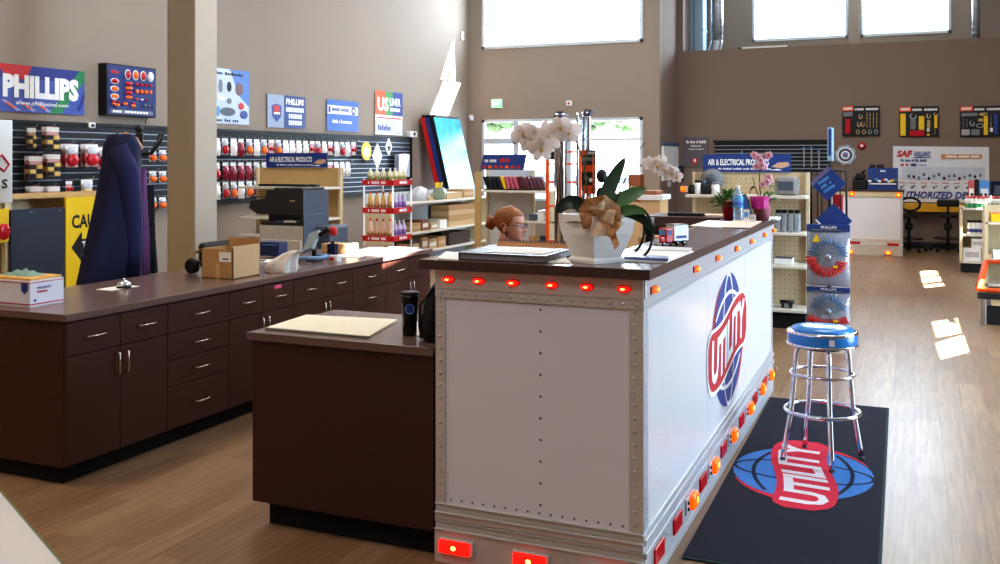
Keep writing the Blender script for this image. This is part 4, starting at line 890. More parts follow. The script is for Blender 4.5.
p = onx(418, 200, gx - .2); b = MB(); drape(b, M_pcl, [(gx - .2, p[1] - .05, gz[0] + .003, .14, .15, .8), (gx - .2, p[1] - .05, gz[0] + .1, .13, .14, 1.2), (gx - .2, p[1] + .05, gz[0] + .18, .09, .1, 1.5), (gx - .2, p[1] + .05, gz[0] + .22, .03, .04, 1)], folds=5, fa=.2); solo(b, 'plastic_bag', 'pale clear plastic bag on the top shelf beyond the bottle rack', 'bag', (gx - .2, p[1], gz[0]))
on_shelf(429, 433.5, 0, .05, M_card2, 'flat_packet', 'flat tan packet on the top shelf beside the clear bag', 'packet'); on_shelf(447, 462, 0, .10, M_card2, 'carton', 'low tan carton on the top shelf beside the glass jar', lidm=M_paper); on_shelf(463, 474, 0, .14, M_card, 'carton', 'brown carton at the far end of the top shelf', band=M_card2)
on_shelf(448, 460, 0, .0, M_paper, 'x', 'x') if False else None
p = onx(439, 198, gx - .15); t = thing('glass_jar', 'round glass jar of yellow pens on the top shelf', 'jar', (gx - .15, p[1], gz[0] + .001)); MB().lathe(clear_mat('jar_glass', (190, 205, 190), .3, .05, .35), [(.06, 0), (.11, .03), (.115, .1), (.08, .16), (.085, .19)], (gx - .15, p[1], gz[0] + .001), 20).build('jar_body', t); b = MB()
for i in range(5): b.cyl(M_yellow, (gx - .15 + .02 * math.cos(i * 1.3), p[1] + .02 * math.sin(i * 1.3), gz[0] + .03), (gx - .15 + .05 * math.cos(i * 1.3), p[1] + .06 * math.sin(i * 1.3), gz[0] + .27), .014, n=8)
b.build('pen', t)
on_shelf(412, 421, 1, .13, M_card, 'carton', 'brown carton on the middle shelf next to the bottle rack', band=M_card2); on_shelf(422, 429, 1, .16, mat('rust_box', (150, 92, 60), .6), 'rust_carton', 'rust brown box on the middle shelf', band=M_paper); on_shelf(431, 438, 1, .10, M_card2, 'carton', 'small pale carton on the middle shelf', band=M_paper)
on_shelf(440, 447, 1, .13, M_white, 'white_pack', 'white wrapped pack on the middle shelf beside the stacked cartons', 'packet')
for i in range(4): y0 = onx(449, 200, gx - .05)[1]; crate(M_card2 if i % 2 == 0 else M_card, gx - .38, gx - .05, y0, min(y0 + 1.15, 15.18) - .04 * i, gz[1] + .001 + .088 * i, .084, 'flat_carton', 'long flat carton, %s from the shelf in the stack on the middle shelf' % nth(i), 'box', None, 'stacked flat cartons')
on_shelf(412, 420, 2, .18, mat('dark_brown_box', (70, 50, 42), .6), 'dark_carton', 'dark brown box on the lowest shelf next to the bottle rack', band=M_card2); on_shelf(422, 428, 2, .20, M_card, 'carton', 'brown carton on the lowest shelf beside the dark box', band=M_paper); on_shelf(429, 437, 2, .15, M_card2, 'carton', 'pale carton on the lowest shelf in the middle', band=M_paper); on_shelf(438, 446, 2, .17, M_card, 'carton', 'brown carton on the lowest shelf under a black pouch', band=M_card2)
p = onx(441, 235, gx - .2); solo(MB().box(M_black, gx - .32, gx - .08, p[1] - .2, p[1] + .2, gz[2] + .175, gz[2] + .26, .03), 'black_pouch', 'black pouch lying on a brown carton of the lowest shelf', 'pouch', (gx - .2, p[1], gz[2] + .175)); on_shelf(449, 470, 2, .2, mat('dark_brown_box', (70, 50, 42), .6), 'dark_carton', 'wide dark brown box at the far end of the lowest shelf')
# lens display endcap behind the seated person
LY = 12.0; x0 = ony(475, 200, LY)[0]; x1 = ony(551, 200, LY)[0]; zs = ony(510, 190.5, LY)[2]; xm = ony(524, 200, LY)[0]
g = endcap('lens_shelf', 'cream end shelf of coloured lenses behind the seated woman', x0, xm, LY, ony(500, 170, LY)[2], [zs], .42, mat('shelf_white_panel', (214, 218, 222), .5))
MB().box(M_steelsh, xm, x1, LY - .02, LY + .39, zs - .03, zs, .004).build('shelf', g); MB().box(M_steelsh, xm, x1, LY, LY + .39, .85, .88, .004).build('shelf', g); MB().box(M_steelsh, xm, x1, LY, LY + .39, .45, .48, .004).build('shelf', g); MB().box(M_tan, x0 - .005, x0 + .085, LY - .005, LY + .03, 0, ony(500, 172, LY)[2]).build('front_post', g); MB().box(M_cream, x1 - .03, x1, LY, LY + .39, 0, zs - .03).build('end_post', g)
hz0, hz1 = ony(500, 170, LY)[2], ony(500, 154.5, LY)[2]
b = MB(); a0, a1, a2, a3 = ony(479, 170, LY)[0], ony(522.5, 170, LY)[0], ony(525.5, 155, LY)[0], ony(482, 155, LY)[0]
b.poly(M_blue, [(a0, hz0), (a1, hz0), (a2, hz1), (a3, hz1)], fY(0, LY + .05, 0), .01); M = fY(a0, LY + .04, hz0); W = a1 - a0; h = hz1 - hz0
b.text(M_redi, 'STOP', W * .45, W * .68, h * .5, h * .75, M, .002); b.text(M_whitei, 'LED LAMPS', W * .1, W * .38, h * .5, h * .68, M, .002)
for i in range(7): b.oval((M_redi, lens['orange'], M_redi)[i % 3], W * (.1 + .13 * i), h * .2, W * .045, h * .1, M, 0, .002)
b.rect(M_dgrey, .0, W * .97, 0, .02, M, 0, .002)
solo(b, 'header_sign', 'blue sign sloping above the row of lenses', 'sign', ((a0 + a1) / 2, LY + .05, hz0))
LN = {}
cols = [('dark_lens', M_black, 4), ('yellow_lens', M_yellow, 1), ('pink_lens', mat('lens_pink', (196, 90, 110), .3), 3), ('maroon_lens', mat('lens_maroon', (92, 30, 40), .3), 6)]
i = 0
for nm, m, k in cols:
    for j in range(k):
        px = 485.5 + i * 4.3; x = ony(px, 182, LY + .1)[0]
        b = MB().box(m, -.019, .019, -.02, .09, -.095, .095, .015, T(x, LY + .12, zs + .10) @ rotM('Y', -22)).box(M_black, x - .03, x + .045, LY + .1, LY + .14, zs + .001, zs + .018)
        solo(b, nm, '%s lamp lens, %s in the row under the sloping blue sign' % (nm.split('_')[0], nth(i)), 'lens', (x, LY + .12, zs), 'lamp lenses in a row'); i += 1
crate(M_white, xm - .08, xm + .15, LY + .05, LY + .3, .881, .10, 'white_packet', 'white packet on the middle shelf beside the seated woman', 'packet') if False else None
for i, (px0, px1, z, h, m, lab) in enumerate(((527, 534, .881, .09, M_dgrey, 'grey packet on the open shelf behind the seated woman, near the white panel'), (536, 542, .881, .14, M_white, 'white packet on the open shelf behind the seated woman'), (527, 532, .481, .2, M_card, 'brown carton on the lowest open shelf behind the woman'), (526, 540, zs - .20, .0, M_black, ''))):
    if h: xa, xb = ony(px0, 200, LY)[0], ony(px1, 200, LY)[0]; crate(m, xa, xb, LY + .06, LY + .3, z, h, 'packet' if h < .15 else 'carton', lab, 'packet' if h < .15 else 'box')
# red framed stand with product card
fy = 9.2; xa, xb = ony(547.5, 200, fy)[0], ony(580, 200, fy)[0]
st = thing('red_display_stand', 'tall orange red frame stand behind the chrome pipes', 'display stand', ((xa + xb) / 2, fy, 0)); ztop = ony(547, 150, fy)[2]
for x in (xa, xb): MB().box(M_orange, x - .015, x + .015, fy - .015, fy + .015, 0, ztop).build('post', st)
for py in (151, 163, 181, 205, 240): z = ony(547, py, fy)[2]; MB().box(M_orange, xa, xb, fy - .012, fy + .012, z - .02, z).build('crossbar', st)
MB().box(M_black, xa + .016, xa + .10, fy - .02, fy - .012, ztop - .1, ztop - .02).build('plate', st); MB().box(M_orange, xa - .12, xb + .12, fy - .18, fy + .18, 0, .03).build('base', st)
# chrome pipes
def pipe(px0, px1, pt, y, label, cap=True, flare=False):
    xa, xb = ony(px0, 200, y)[0], ony(px1, 200, y)[0]; x = (xa + xb) / 2; r = (xb - xa) / 2; zt = ony(px0, pt, y)[2]
    t = thing('chrome_pipe', label, 'pipe', (x, y, 0)); MB().lathe(M_chrome, [(r, .02), (r, zt - .09), (r * .98, zt - .05), (r * .98, zt)], (x, y, 0), 28).build('tube', t)
    if cap: MB().lathe(mat('pipe_cap', (96, 92, 120), .35, .5), [(r * 1.18, zt - .035), (r * 1.2, zt - .01), (r * .9, zt - .005)], (x, y, 0), 24).build('cap', t); MB().box(M_dgrey, x - .03, x + .03, y - .02, y + .02, zt - .01, zt + .02).build('bracket', t)
    MB().lathe(M_black, [(r * 1.12, 0), (r * 1.12, .02), (r, .03)], (x, y, 0), 20).build('foot', t)
    return t
pipe(554.5, 566.5, 114, 7.5, 'wide upright chrome pipe standing nearest the seated woman', True); pipe(576.3, 579, 113, 7.5, 'thin dark upright pipe between the chrome pipes', False); pipe(581.5, 585, 112, 7.6, 'slim chrome pipe beside the thin dark one', False); pipe(585.6, 591.5, 112, 7.6, 'medium chrome pipe nearest the product card', True)
cy_ = 7.1
x0, x1 = ony(582, 170, cy_)[0], ony(595.5, 170, cy_)[0]; z0, z1 = ony(590, 194, cy_)[2], ony(590, 150, cy_)[2]
pc = thing('product_card', 'black, orange and white product card behind the orchid', 'display card', ((x0 + x1) / 2, cy_, z0)); W = x1 - x0; h = z1 - z0
b = MB().box(M_black, x0, x1, cy_, cy_ + .01, z0, z1); M = fY(x0, cy_, z0)
b.rect(M_orange, 0, W * .3, h * .88, h, M, 0, .001); b.text(M_whitei, 'SCREW', W * .34, W * .95, h * .9, h * .96, M, .002); b.rect(M_grey, W * .05, W * .95, h * .76, h * .84, M, 0, .001); b.rect(M_orange, 0, W, h * .5, h * .66, M, 0, .001); b.rect(M_orange, W * .1, W * .75, 0, h * .2, M, 0, .001); b.oval(M_grey, W * .3, h * .36, W * .16, h * .06, M, 0, .001); b.oval(M_whitei, W * .65, h * .32, W * .14, h * .05, M, 0, .001); b.build('card', pc)
MB().cyl(M_steel, (x0 + W / 2, cy_ + .025, 0), (x0 + W / 2, cy_ + .025, z1 - .05), .012, n=8).build('pole', pc); MB().box(M_black, x0 - .05, x1 + .05, cy_ - .1, cy_ + .1, 0, .02).build('foot', pc)
for k in range(2): MB().ball(M_black, (x1 + .05, cy_ - .0, z1 - .2 - .14 * k), (.045, .04, .055)).build('knob', pc)
# raised dark table and boxes under it
ty = 9.05; xa = ony(642, 218, ty)[0]; xb = -1.30; tz = 1.16
tb = thing('high_table', 'high dark table between the trailer counter and the pegboard shelf', 'table', ((xa + xb) / 2, ty + .3, 0)); MB().box(M_darkedge, xa, xb, ty, ty + .62, tz - .09, tz, .006).build('tabletop', tb)
for x in (xa + .06, xb - .1): MB().box(M_dark, x, x + .04, ty + .05, ty + .57, 0, tz - .09).build('leg_panel', tb)
MB().box(M_dark, xa + .10, xb - .1, ty + .05, ty + .57, .80, .83).build('shelf', tb)
for px0, px1, h, m, lab in ((661, 668.5, .22, M_red, 'red carton on the shelf under the high dark table, beside the toy truck'), (669.5, 675, .21, M_card2, 'tan carton on the shelf under the high dark table'), (676, 681, .23, mat('dull_red', (150, 50, 44), .6), 'dull red carton on the shelf under the high dark table'), (688, 695.5, .20, mat('box_green', (60, 130, 84), .6), 'green carton on the shelf under the high dark table')):
    x0, x1 = ony(px0, 225, ty + .1)[0], ony(px1, 225, ty + .1)[0]; crate(m, x0, x1, ty + .1, ty + .4, .831, h, 'carton', lab)
solo(MB().box(mat('pink_paper', (232, 196, 176), .7), -2.0, -1.62, ty + .2, ty + .45, tz + .001, tz + .012).box(M_black, -2.2, -1.85, ty + .12, ty + .19, tz + .001, tz + .03, .004), 'paper_stack', 'pale pink papers lying on the high dark table', 'paper', (-1.8, ty + .3, tz))
x0, x1 = ony(641, 230, 8.6)[0], ony(661, 230, 8.6)[0]; bx = crate(M_card, x0, x1, 8.5, 8.75, 0, 1.0, 'tall_carton', 'tall brown carton standing under the wall box', lidm=M_card2); x0, x1 = ony(640, 195, 11)[0], ony(660, 195, 11)[0]
t = thing('brown_cabinet', 'tall tan cabinet with white trimmed tray on top beside the lower window', 'cabinet', ((x0 + x1) / 2, 11.2, 0)); MB().box(M_card2, x0, x1, 11, 11.4, 0, 1.23, .004).build('body', t); MB().box(M_white, x0 - .03, x1 + .03, 10.98, 11.42, 1.23, 1.29, .004).build('tray', t); MB().box(mat('rust_box', (150, 92, 60), .6), x0 + .01, x1 - .05, 11.05, 11.35, 1.29, 1.34, .01).build('lid', t)
# pegboard end shelf with blue header
EY2 = 10.0; x0, x1 = -2.21, -1.0; pz = [ony(790, y, EY2)[2] for y in (196, 233, 266, 310)]; zt = ony(790, 173, EY2)[2]
g = endcap('endcap_shelf', 'pegboard end shelf beyond the trailer counter with blue header sign', x0, x1, EY2, zt, pz, .42, M_peg, True, .13)
hx0, hx1 = ony(703, 160, EY2 + .38)[0], ony(791, 160, EY2 + .38)[0]
header_sign(hx0, hx1, EY2 + .37, zt + .002, zt + .19, 'AIR & ELECTRICAL PRODUCTS', 'blue AIR & ELECTRICAL PRODUCTS sign above the pegboard shelf', True)
def can(px, w, h, k, m, capm, name, label, cat):
    x = ony(px, 200, EY2 + .15)[0]; b = MB().lathe(m, [(w, 0), (w, h * .72), (w * .8, h * .8)], (x, EY2 + .15, pz[k] + .001), 14).lathe(capm, [(w * .82, h * .8), (w * .82, h), (w * .5, h)], (x, EY2 + .15, pz[k] + .001), 14); return solo(b, name, label, cat, (x, EY2 + .15, pz[k]))
can(692, .045, .10, 0, M_black, M_black, 'black_can', 'low black can on the pegboard shelf nearest the wall box', 'can'); can(698, .04, .15, 0, M_white, M_black, 'spray_can', 'white can with black cap on the pegboard shelf', 'can'); can(703.5, .035, .14, 0, M_black, M_dgrey, 'spray_can', 'black can beside the white can on the pegboard shelf', 'can'); can(708, .035, .09, 0, M_black, M_black, 'black_can', 'small black can under the round grey part', 'can'); can(715.5, .042, .13, 0, M_white, M_grey, 'white_jar', 'white jar under the round grey part on the pegboard shelf', 'jar')
x = ony(711, 180, EY2 + .3)[0]; solo(MB().lathe(M_grey, [(.03, -.02), (.12, -.02), (.12, .02), (.03, .02)], M=T(x, EY2 + .34, pz[0] + .15) @ rotM('X', 90), n=24).cyl(M_steel, (x, EY2 + .34, pz[0] + .15), (x, EY2 + .388, pz[0] + .15), .02).lathe(M_dgrey, [(.0, -.025), (.06, -.025), (.06, .025), (0, .025)], M=T(x, EY2 + .34, pz[0] + .15) @ rotM('X', 90), n=20), 'hub_part', 'round grey hub hanging on the pegboard', 'part', (x, EY2 + .34, pz[0]))
xa, xb = ony(774, 190, EY2 + .1)[0], ony(797.5, 190, EY2 + .1)[0]; solo(MB().box(mat('box_grey', (134, 130, 128), .5), xa, xb, EY2 + .1, EY2 + .33, pz[0] + .001, pz[0] + .19, .04).rect(M_dgrey, .04, xb - xa - .04, .05, .14, fY(xa, EY2 + .1, pz[0]), 0, .001), 'grey_case', 'grey rounded case on the top pegboard shelf', 'case', (xa, EY2 + .2, pz[0]))
Mcl2 = clear_mat('clear_case', (216, 222, 228), .25, .08, .4)
for i, px in enumerate((778, 784, 790.5, 797)):
    x = ony(px, 220, EY2 + .12)[0]; solo(MB().box(Mcl2, x - .027, x + .027, EY2 + .1, EY2 + .22, pz[1] + .001, pz[1] + .19, .012).box(M_dgrey, x - .02, x + .02, EY2 + .12, EY2 + .2, pz[1] + .02, pz[1] + .12, .01).box(M_black, x - .024, x + .024, EY2 + .11, EY2 + .21, pz[1] + .192, pz[1] + .225, .004), 'clear_case', 'clear case of dark parts, %s from the trailer counter on the pegboard shelf' % nth(i), 'case', (x, EY2 + .15, pz[1]), 'clear cases on the pegboard shelf')
xa, xb = ony(774, 260, EY2 + .1)[0], ony(792, 260, EY2 + .1)[0]; crate(M_paper, xa, xb, EY2 + .1, EY2 + .3, pz[2] + .001, .06, 'white_carton', 'low white carton on the pegboard shelf under the clear cases', lidm=M_dgrey)
x = ony(787, 306, EY2 + .15)[0]; solo(MB().box(M_black, x - .055, x + .055, EY2 + .1, EY2 + .2, pz[3] + .02, pz[3] + .06, .01).cyl(M_black, (x - .07, EY2 + .15, pz[3] + .06), (x + .07, EY2 + .15, pz[3] + .06), .018).box(M_grey, x - .02, x + .02, EY2 + .095, EY2 + .1, pz[3] + .025, pz[3] + .05).box(M_black, x - .05, x - .03, EY2 + .11, EY2 + .19, pz[3] + .001, pz[3] + .03).box(M_black, x + .03, x + .05, EY2 + .11, EY2 + .19, pz[3] + .001, pz[3] + .03), 'valve_part', 'small black valve on the lowest pegboard shelf', 'part', (x, EY2 + .15, pz[3]))
x = ony(683, 189, EY2 + .3)[0]; p = ony(683, 189, EY2 + .3); t = thing('wall_marker_light', 'small amber lamp fixed beside the pegboard shelf', 'lamp', p); MB().box(M_cream, p[0] - .03, x0, EY2 + .31, EY2 + .37, p[2] - .03, p[2] + .03).build('mount', t); MB().ball(M_al, (p[0], EY2 + .3, p[2]), (.028, .016, .036)).ball(M_ah, (p[0], EY2 + .29, p[2]), (.008, .008, .01), 8, 6).build('lens', t)
# wall box and plaques
p = onx(668, 160, RETX + .0); y0, y1 = onx(661, 160, RETX)[1], onx(676.5, 160, RETX)[1]; z0, z1 = onx(668, 180.5, RETX)[2], onx(668, 146, RETX)[2]
t = thing('brochure_box', 'white wall box with blue top beside the lower window', 'dispenser', (RETX, (y0 + y1) / 2, z0)); MB().box(M_white, RETX + .003, RETX + .05, y0, y1, z0, z1, .01).build('body', t); MB().box(mat('dull_blue', (70, 92, 130), .5), RETX + .003, RETX + .07, y0 + .03, y1 - .03, z1 + .001, z1 + .07, .02).build('top_display', t)
p = onx(669, 184, RETX); solo(MB().box(M_white, RETX, RETX + .015, p[1] - .12, p[1] + .12, p[2] - .05, p[2] + .05, .004).box(M_grey, RETX + .015, RETX + .018, p[1] - .03, p[1] + .03, p[2] - .03, p[2] + .03), 'wall_socket', 'pale wall socket under the white wall box', 'socket', p)
a, c = ony(684, 137.5, PY), ony(708.5, 167, PY); b = MB().box(mat('plaque_grey', (104, 98, 104), .5), a[0], c[0], PY - .03, PY, c[2], a[2], .004); M = fY(a[0], PY - .03, c[2]); W = c[0] - a[0]; h = a[2] - c[2]
b.text(M_whitei, 'The Terms of Quality', W * .1, W * .92, h * .80, h * .90, M, .003); b.text(M_whitei, 'built to last', W * .3, W * .7, h * .68, h * .74, M, .003); b.text(M_whitei, 'service and support', W * .2, W * .8, h * .58, h * .63, M, .003); b.oval(M_redi, W * .46, h * .2, W * .13, h * .12, M, 0, .003); b.oval(M_whitei, W * .46, h * .22, W * .05, h * .06, M, 0, .005); solo(b, 'wall_plaque', 'grey plaque with a red round mark on the brown partition', 'plaque', (a[0], PY, c[2]))
a, c = ony(677.5, 166, PY), ony(684, 180, PY); solo(MB().box(M_black, a[0], c[0], PY - .08, PY, c[2], a[2], .01).box(M_dgrey, a[0] + .03, c[0] - .03, PY - .084, PY - .08, c[2] + .05, a[2] - .05), 'wall_phone', 'black wall phone beneath the grey plaque', 'phone', (a[0], PY, c[2]))
# slatwall on the partition
a, c = ony(715, 142.5, PY), ony(831, 173, PY); sw = thing('slatwall_panel', 'short black slatwall panel on the brown partition behind the blue header sign', 'slatwall', ((a[0] + c[0]) / 2, PY, c[2])); b = MB().box(M_slat, a[0], c[0], PY - .03, PY, c[2], a[2])
n = 8; hh = (a[2] - c[2]) / n
for i in range(n): b.box(M_slat, a[0], c[0], PY - .045, PY - .03, c[2] + hh * i + .016, c[2] + hh * (i + 1)).box(M_groove, a[0], c[0], PY - .04, PY - .03, c[2] + hh * i, c[2] + hh * i + .016)
b.build('slat_board', sw); MB().box(M_slat, a[0] - .03, c[0] + .03, PY - .06, PY, a[2], a[2] + .04).build('edge_rail', sw)
for i, (px, py) in enumerate(((804, 147), (811.5, 147), (819, 150), (770, 151), (742, 151))):
    p = ony(px, py, PY - .05); solo(MB().box(M_steel, p[0] - .012, p[0] + .012, PY - .08, PY - .046, p[2] - (.4 if px > 800 else .12), p[2], .003).box(M_lblue, p[0] - .025, p[0] + .025, PY - .2, PY - .08, p[2] - .05, p[2] - .02, .003), 'slat_bracket', 'blue tipped bracket, %s on the short slatwall counted from the spinner rack' % nth((2, 1, 0, 3, 4)[i]), 'bracket', (p[0], PY, p[2]), 'brackets on the short slatwall')
# ================================================================ things on the trailer counter
TZ = 1.2805
def flat(name, label, cat, pts, m, th=.004, z=TZ, extra=None):
    """thin sheet lying flat; corners given on the worktop"""
    P = [onz(x, y, z)[:2] for x, y in pts]; cx = sum(p[0] for p in P) / len(P); cy = sum(p[1] for p in P) / len(P)
    b = MB().poly(m, P, T(0, 0, z), th)
    if extra: extra(b, P, z + th)
    return solo(b, name, label, cat, (cx, cy, z))
# binder
bx0, by0 = -1.765, 3.64; bx1, by1 = -1.375, 3.98
t = thing('catalog_binder', 'thick dark catalog binder lying on the front of the trailer counter', 'binder', ((bx0 + bx1) / 2, (by0 + by1) / 2, TZ))
Mbd = mat('binder_dark', (56, 46, 52), .4); MB().box(Mbd, bx0, bx1, by0, by1, TZ, TZ + .004).box(Mbd, bx0, bx1, by0, by1, TZ + .026, TZ + .03).box(Mbd, bx0, bx0 + .006, by0, by1, TZ, TZ + .03, .002).build('cover', t)
MB().box(mat('binder_pages', (150, 146, 152), .7, noise=.1, scale=90), bx0 + .006, bx1 - .006, by0 + .006, by1 - .006, TZ + .004, TZ + .026).build('pages', t); solo(MB().box(M_paper, bx0 + .10, bx1 - .03, by0 + .05, by1 - .06, TZ + .0305, TZ + .0325), 'paper_sheet', 'white sheet of paper lying on the dark binder', 'paper', (bx0 + .2, by0 + .1, TZ + .03))
t = thing('desk_calendar', 'low tan spiral bound calendar standing behind the dark binder', 'calendar', (-1.61, 4.12, TZ)); MB().add([(-1.78, 4.06, TZ), (-1.42, 4.06, TZ), (-1.42, 4.10, TZ + .045), (-1.78, 4.10, TZ + .045), (-1.78, 4.15, TZ), (-1.42, 4.15, TZ)], [(0, 1, 2, 3), (3, 2, 5, 4), (0, 3, 4), (1, 5, 2), (0, 4, 5, 1)], mat('calendar_tan', (206, 150, 104), .6)).build('easel', t)
b = MB()
for i in range(24): b.tube(M_dgrey, [(-1.775 + i * .0152, 4.10 + .008 * math.cos(a), TZ + .045 + .008 * math.sin(a)) for a in [2 * PI * k / 8 for k in range(8)]], .0018, 4, True)
b.build('spiral', t)
flat('paper_sheet', 'white sheet of paper at the outer corner of the trailer counter', 'paper', [(437, 259), (458, 260.5), (466, 254), (446, 252)], M_paper)
flat('paper_sheet', 'white sheet of paper between the binder and the white planter', 'paper', [(538, 262.5), (571, 264), (566, 258), (552, 257)], M_paper)
flat('folder', 'white folder lying beside the white planter', 'folder', [(625, 262), (666, 263), (694, 252), (634, 248)], M_paper, .005)
flat('price_holder', 'long clear strip holder with a dark blue edge beside the folder', 'holder', [(624, 259.5), (668, 261.5), (668.5, 259), (626, 256.5)], mat('strip_blue', (108, 122, 168), .3), .012, TZ + .0055)
flat('leaflet', 'white leaflet with a dark line under the toy truck', 'leaflet', [(632, 250), (690, 251.5), (692, 248.5), (640, 246)], mat('leaflet_white', (222, 218, 220), .4), .004, TZ + .0055)
for i, (pts, m, lab) in enumerate((([(690, 226), (722, 228), (738, 222), (708, 220.5)], M_paper, 'white paper lying before the water bottle on the trailer counter'), ([(722, 227.5), (750, 228), (762, 221.5), (734, 220.5)], mat('peach_paper', (240, 210, 190), .7), 'peach coloured paper lying before the pink orchid pot'))): flat('paper_sheet', lab, 'paper', pts, m, .003, TZ + .0035 * i)
# planter with white orchid
co = onz(594, 264.5, TZ); vd = math.atan2(-co[1], -co[0]); va_ = vd - .09; pcx, pcy = co[0] - .118 * math.cos(va_), co[1] - .118 * math.sin(va_)
pl = thing('orchid_planter', 'square white tapered planter holding white orchids and a burlap bow', 'plant', (pcx, pcy, TZ))
Mpot = mat('glazed_white', (232, 228, 224), .25, noise=.01)
MB().lathe(Mpot, [(.118, 0), (.118, .012), (.102, .022), (.106, .03), (.148, .12), (.157, .165), (.154, .196), (.142, .196), (.134, .16)], (pcx, pcy, TZ), 4, None, False, a0=va_).build('pot', pl)
MB().lathe(mat('moss', (112, 92, 60), .9, noise=.3, scale=80), [(.128, .165), (.06, .19), (0, .195)], (pcx, pcy, TZ), 12).build('soil', pl)
view = (math.cos(vd), math.sin(vd)); rt = (-view[1], view[0])  # towards the camera, and to its right hand
def PP(r, f, z): return (pcx + rt[0] * r + view[0] * f, pcy + rt[1] * r + view[1] * f, TZ + z)
M_leaf = mat('orchid_leaf', (66, 98, 84), .35, noise=.12, scale=30); M_leaf2 = mat('orchid_leaf_pale', (98, 140, 96), .4, noise=.1, scale=30)
def blade(par, pts, w, m, name='leaf', fold=.25):
    """strap leaf along points in planter coordinates"""
    P = [Vector(PP(*p)) for p in pts]; g = []; n = 12
    def at(u):
        k = u * (len(P) - 1); i = min(int(k), len(P) - 2); f = k - i
        a = P[max(i - 1, 0)]; b_ = P[i]; c = P[i + 1]; d = P[min(i + 2, len(P) - 1)]
        return b_ + (c - a) * (f * .5) + (a * 2 - b_ * 5 + c * 4 - d) * (f * f * .5) + (b_ * 3 - a - c * 3 + d) * (f ** 3 * .5)
    for i in range(n + 1):
        u = i / n; p = at(u); tn = (at(min(u + .02, 1)) - at(max(u - .02, 0))).normalized(); s = tn.cross(Vector((view[0], view[1], .35))).normalized()
        up_ = s.cross(tn).normalized(); ww = w * (math.sin(PI * min(.12 + u * .88, 1)) ** .7 if u < 1 else .02)
        g.append([tuple(p + s * (ww * q) + up_ * (fold * ww * abs(q))) for q in (-1, -.6, 0, .6, 1)])
    return MB().sheet(m, g).build(name, par)
blade(pl, [(.005, .0, .18), (.035, -.02, .26), (.075, -.02, .35), (.118, 0, .43)], .031, M_leaf)
blade(pl, [(.02, -.02, .18), (.08, -.03, .235), (.155, -.02, .28), (.205, -.02, .30)], .033, M_leaf2)
blade(pl, [(.03, .0, .18), (.09, .03, .205), (.155, .05, .215), (.205, .06, .205)], .024, M_green)
blade(pl, [(.05, .02, .185), (.12, .04, .205), (.19, .05, .175), (.24, .06, .115)], .022, mat('leaf_dark', (30, 52, 36), .4, noise=.1))
blade(pl, [(-.02, .0, .18), (-.08, .02, .24), (-.13, .02, .235), (-.16, .02, .20)], .03, mat('leaf_dark', (30, 52, 36), .4)); blade(pl, [(.02, -.04, .18), (.06, -.05, .25), (.09, -.05, .27)], .035, M_green)
M_stem = mat('orchid_stem', (78, 84, 56), .5); M_pet = mat('orchid_petal', (255, 248, 244), .5, noise=.02)
nt_ = M_pet.node_tree; tl_ = nt_.nodes.new('ShaderNodeBsdfTranslucent'); tl_.inputs['Color'].default_value = (1, .94, .92, 1); mx_ = nt_.nodes.new('ShaderNodeMixShader'); mx_.inputs[0].default_value = .5
nt_.links.new(nt_.nodes['Principled BSDF'].outputs[0], mx_.inputs[1]); nt_.links.new(tl_.outputs[0], mx_.inputs[2]); nt_.links.new(mx_.outputs[0], nt_.nodes['Material Output'].inputs['Surface'])
def stem(pts, r=.0035, m=M_stem, name='stem'): return MB().tube(m, [PP(*p) for p in pts], r, 6).build(name, pl)
stem([(-.03, -.02, .18), (-.04, -.03, .30), (-.055, -.03, .42), (-.085, -.03, .50), (-.13, -.02, .545), (-.19, -.01, .55), (-.25, 0, .53)], .004)
stem([(-.02, -.03, .18), (-.05, -.04, .36), (-.03, -.04, .5)], .0025); stem([(-.01, -.03, .18), (-.015, -.04, .44)], .0035, mat('orange_stake', (224, 90, 40), .5), 'stake')
stem([(.13, 0, .42), (.17, -.01, .46), (.2, 0, .49)], .002); stem([(.06, -.03, .2), (.14, -.03, .39), (.22, -.03, .405), (.30, -.03, .385), (.35, -.02, .36)], .003)
def orchid(r, f, z, s, tilt=0, m=M_pet):
    b = MB()
    for k in range(5):
        a = PI / 2 + k * 2 * PI / 5 + tilt; w = s * (.95 if k in (1, 4) else .55); L = s * (.95 if k in (1, 4) else .85)
        b.ball(m, (0, 0, 0), (L * .5, w * .5, s * .06), 12, 6, frame(PP(r, f, z), (rt[0], rt[1], 0), (0, 0, 1), (view[0], view[1], 0)) @ rotM('Z', math.degrees(a)) @ T(L * .48, 0, 0) @ rotM('Y', -14))
    b.ball(mat('orchid_lip', (222, 190, 90), .5), PP(r, f + s * .12, z - s * .08), (s * .12, s * .12, s * .14), 8, 6)
    return b.build('flower', pl)
for r, f, z, s, tl in ((-.20, .04, .515, .080, .2), (-.265, .05, .505, .076, -.1), (-.115, .03, .535, .062, 0), (-.30, .06, .525, .06, .6), (-.15, .05, .555, .055, .4), (-.225, .07, .465, .066, .1), (.215, 0, .405, .038, 0), (.245, .01, .395, .042, .4), (.275, .01, .38, .042, -.2), (.305, .01, .365, .038, .3), (.26, .0, .415, .034, .2), (.325, .01, .35, .032, 0)): orchid(r, f, z, s, tl)
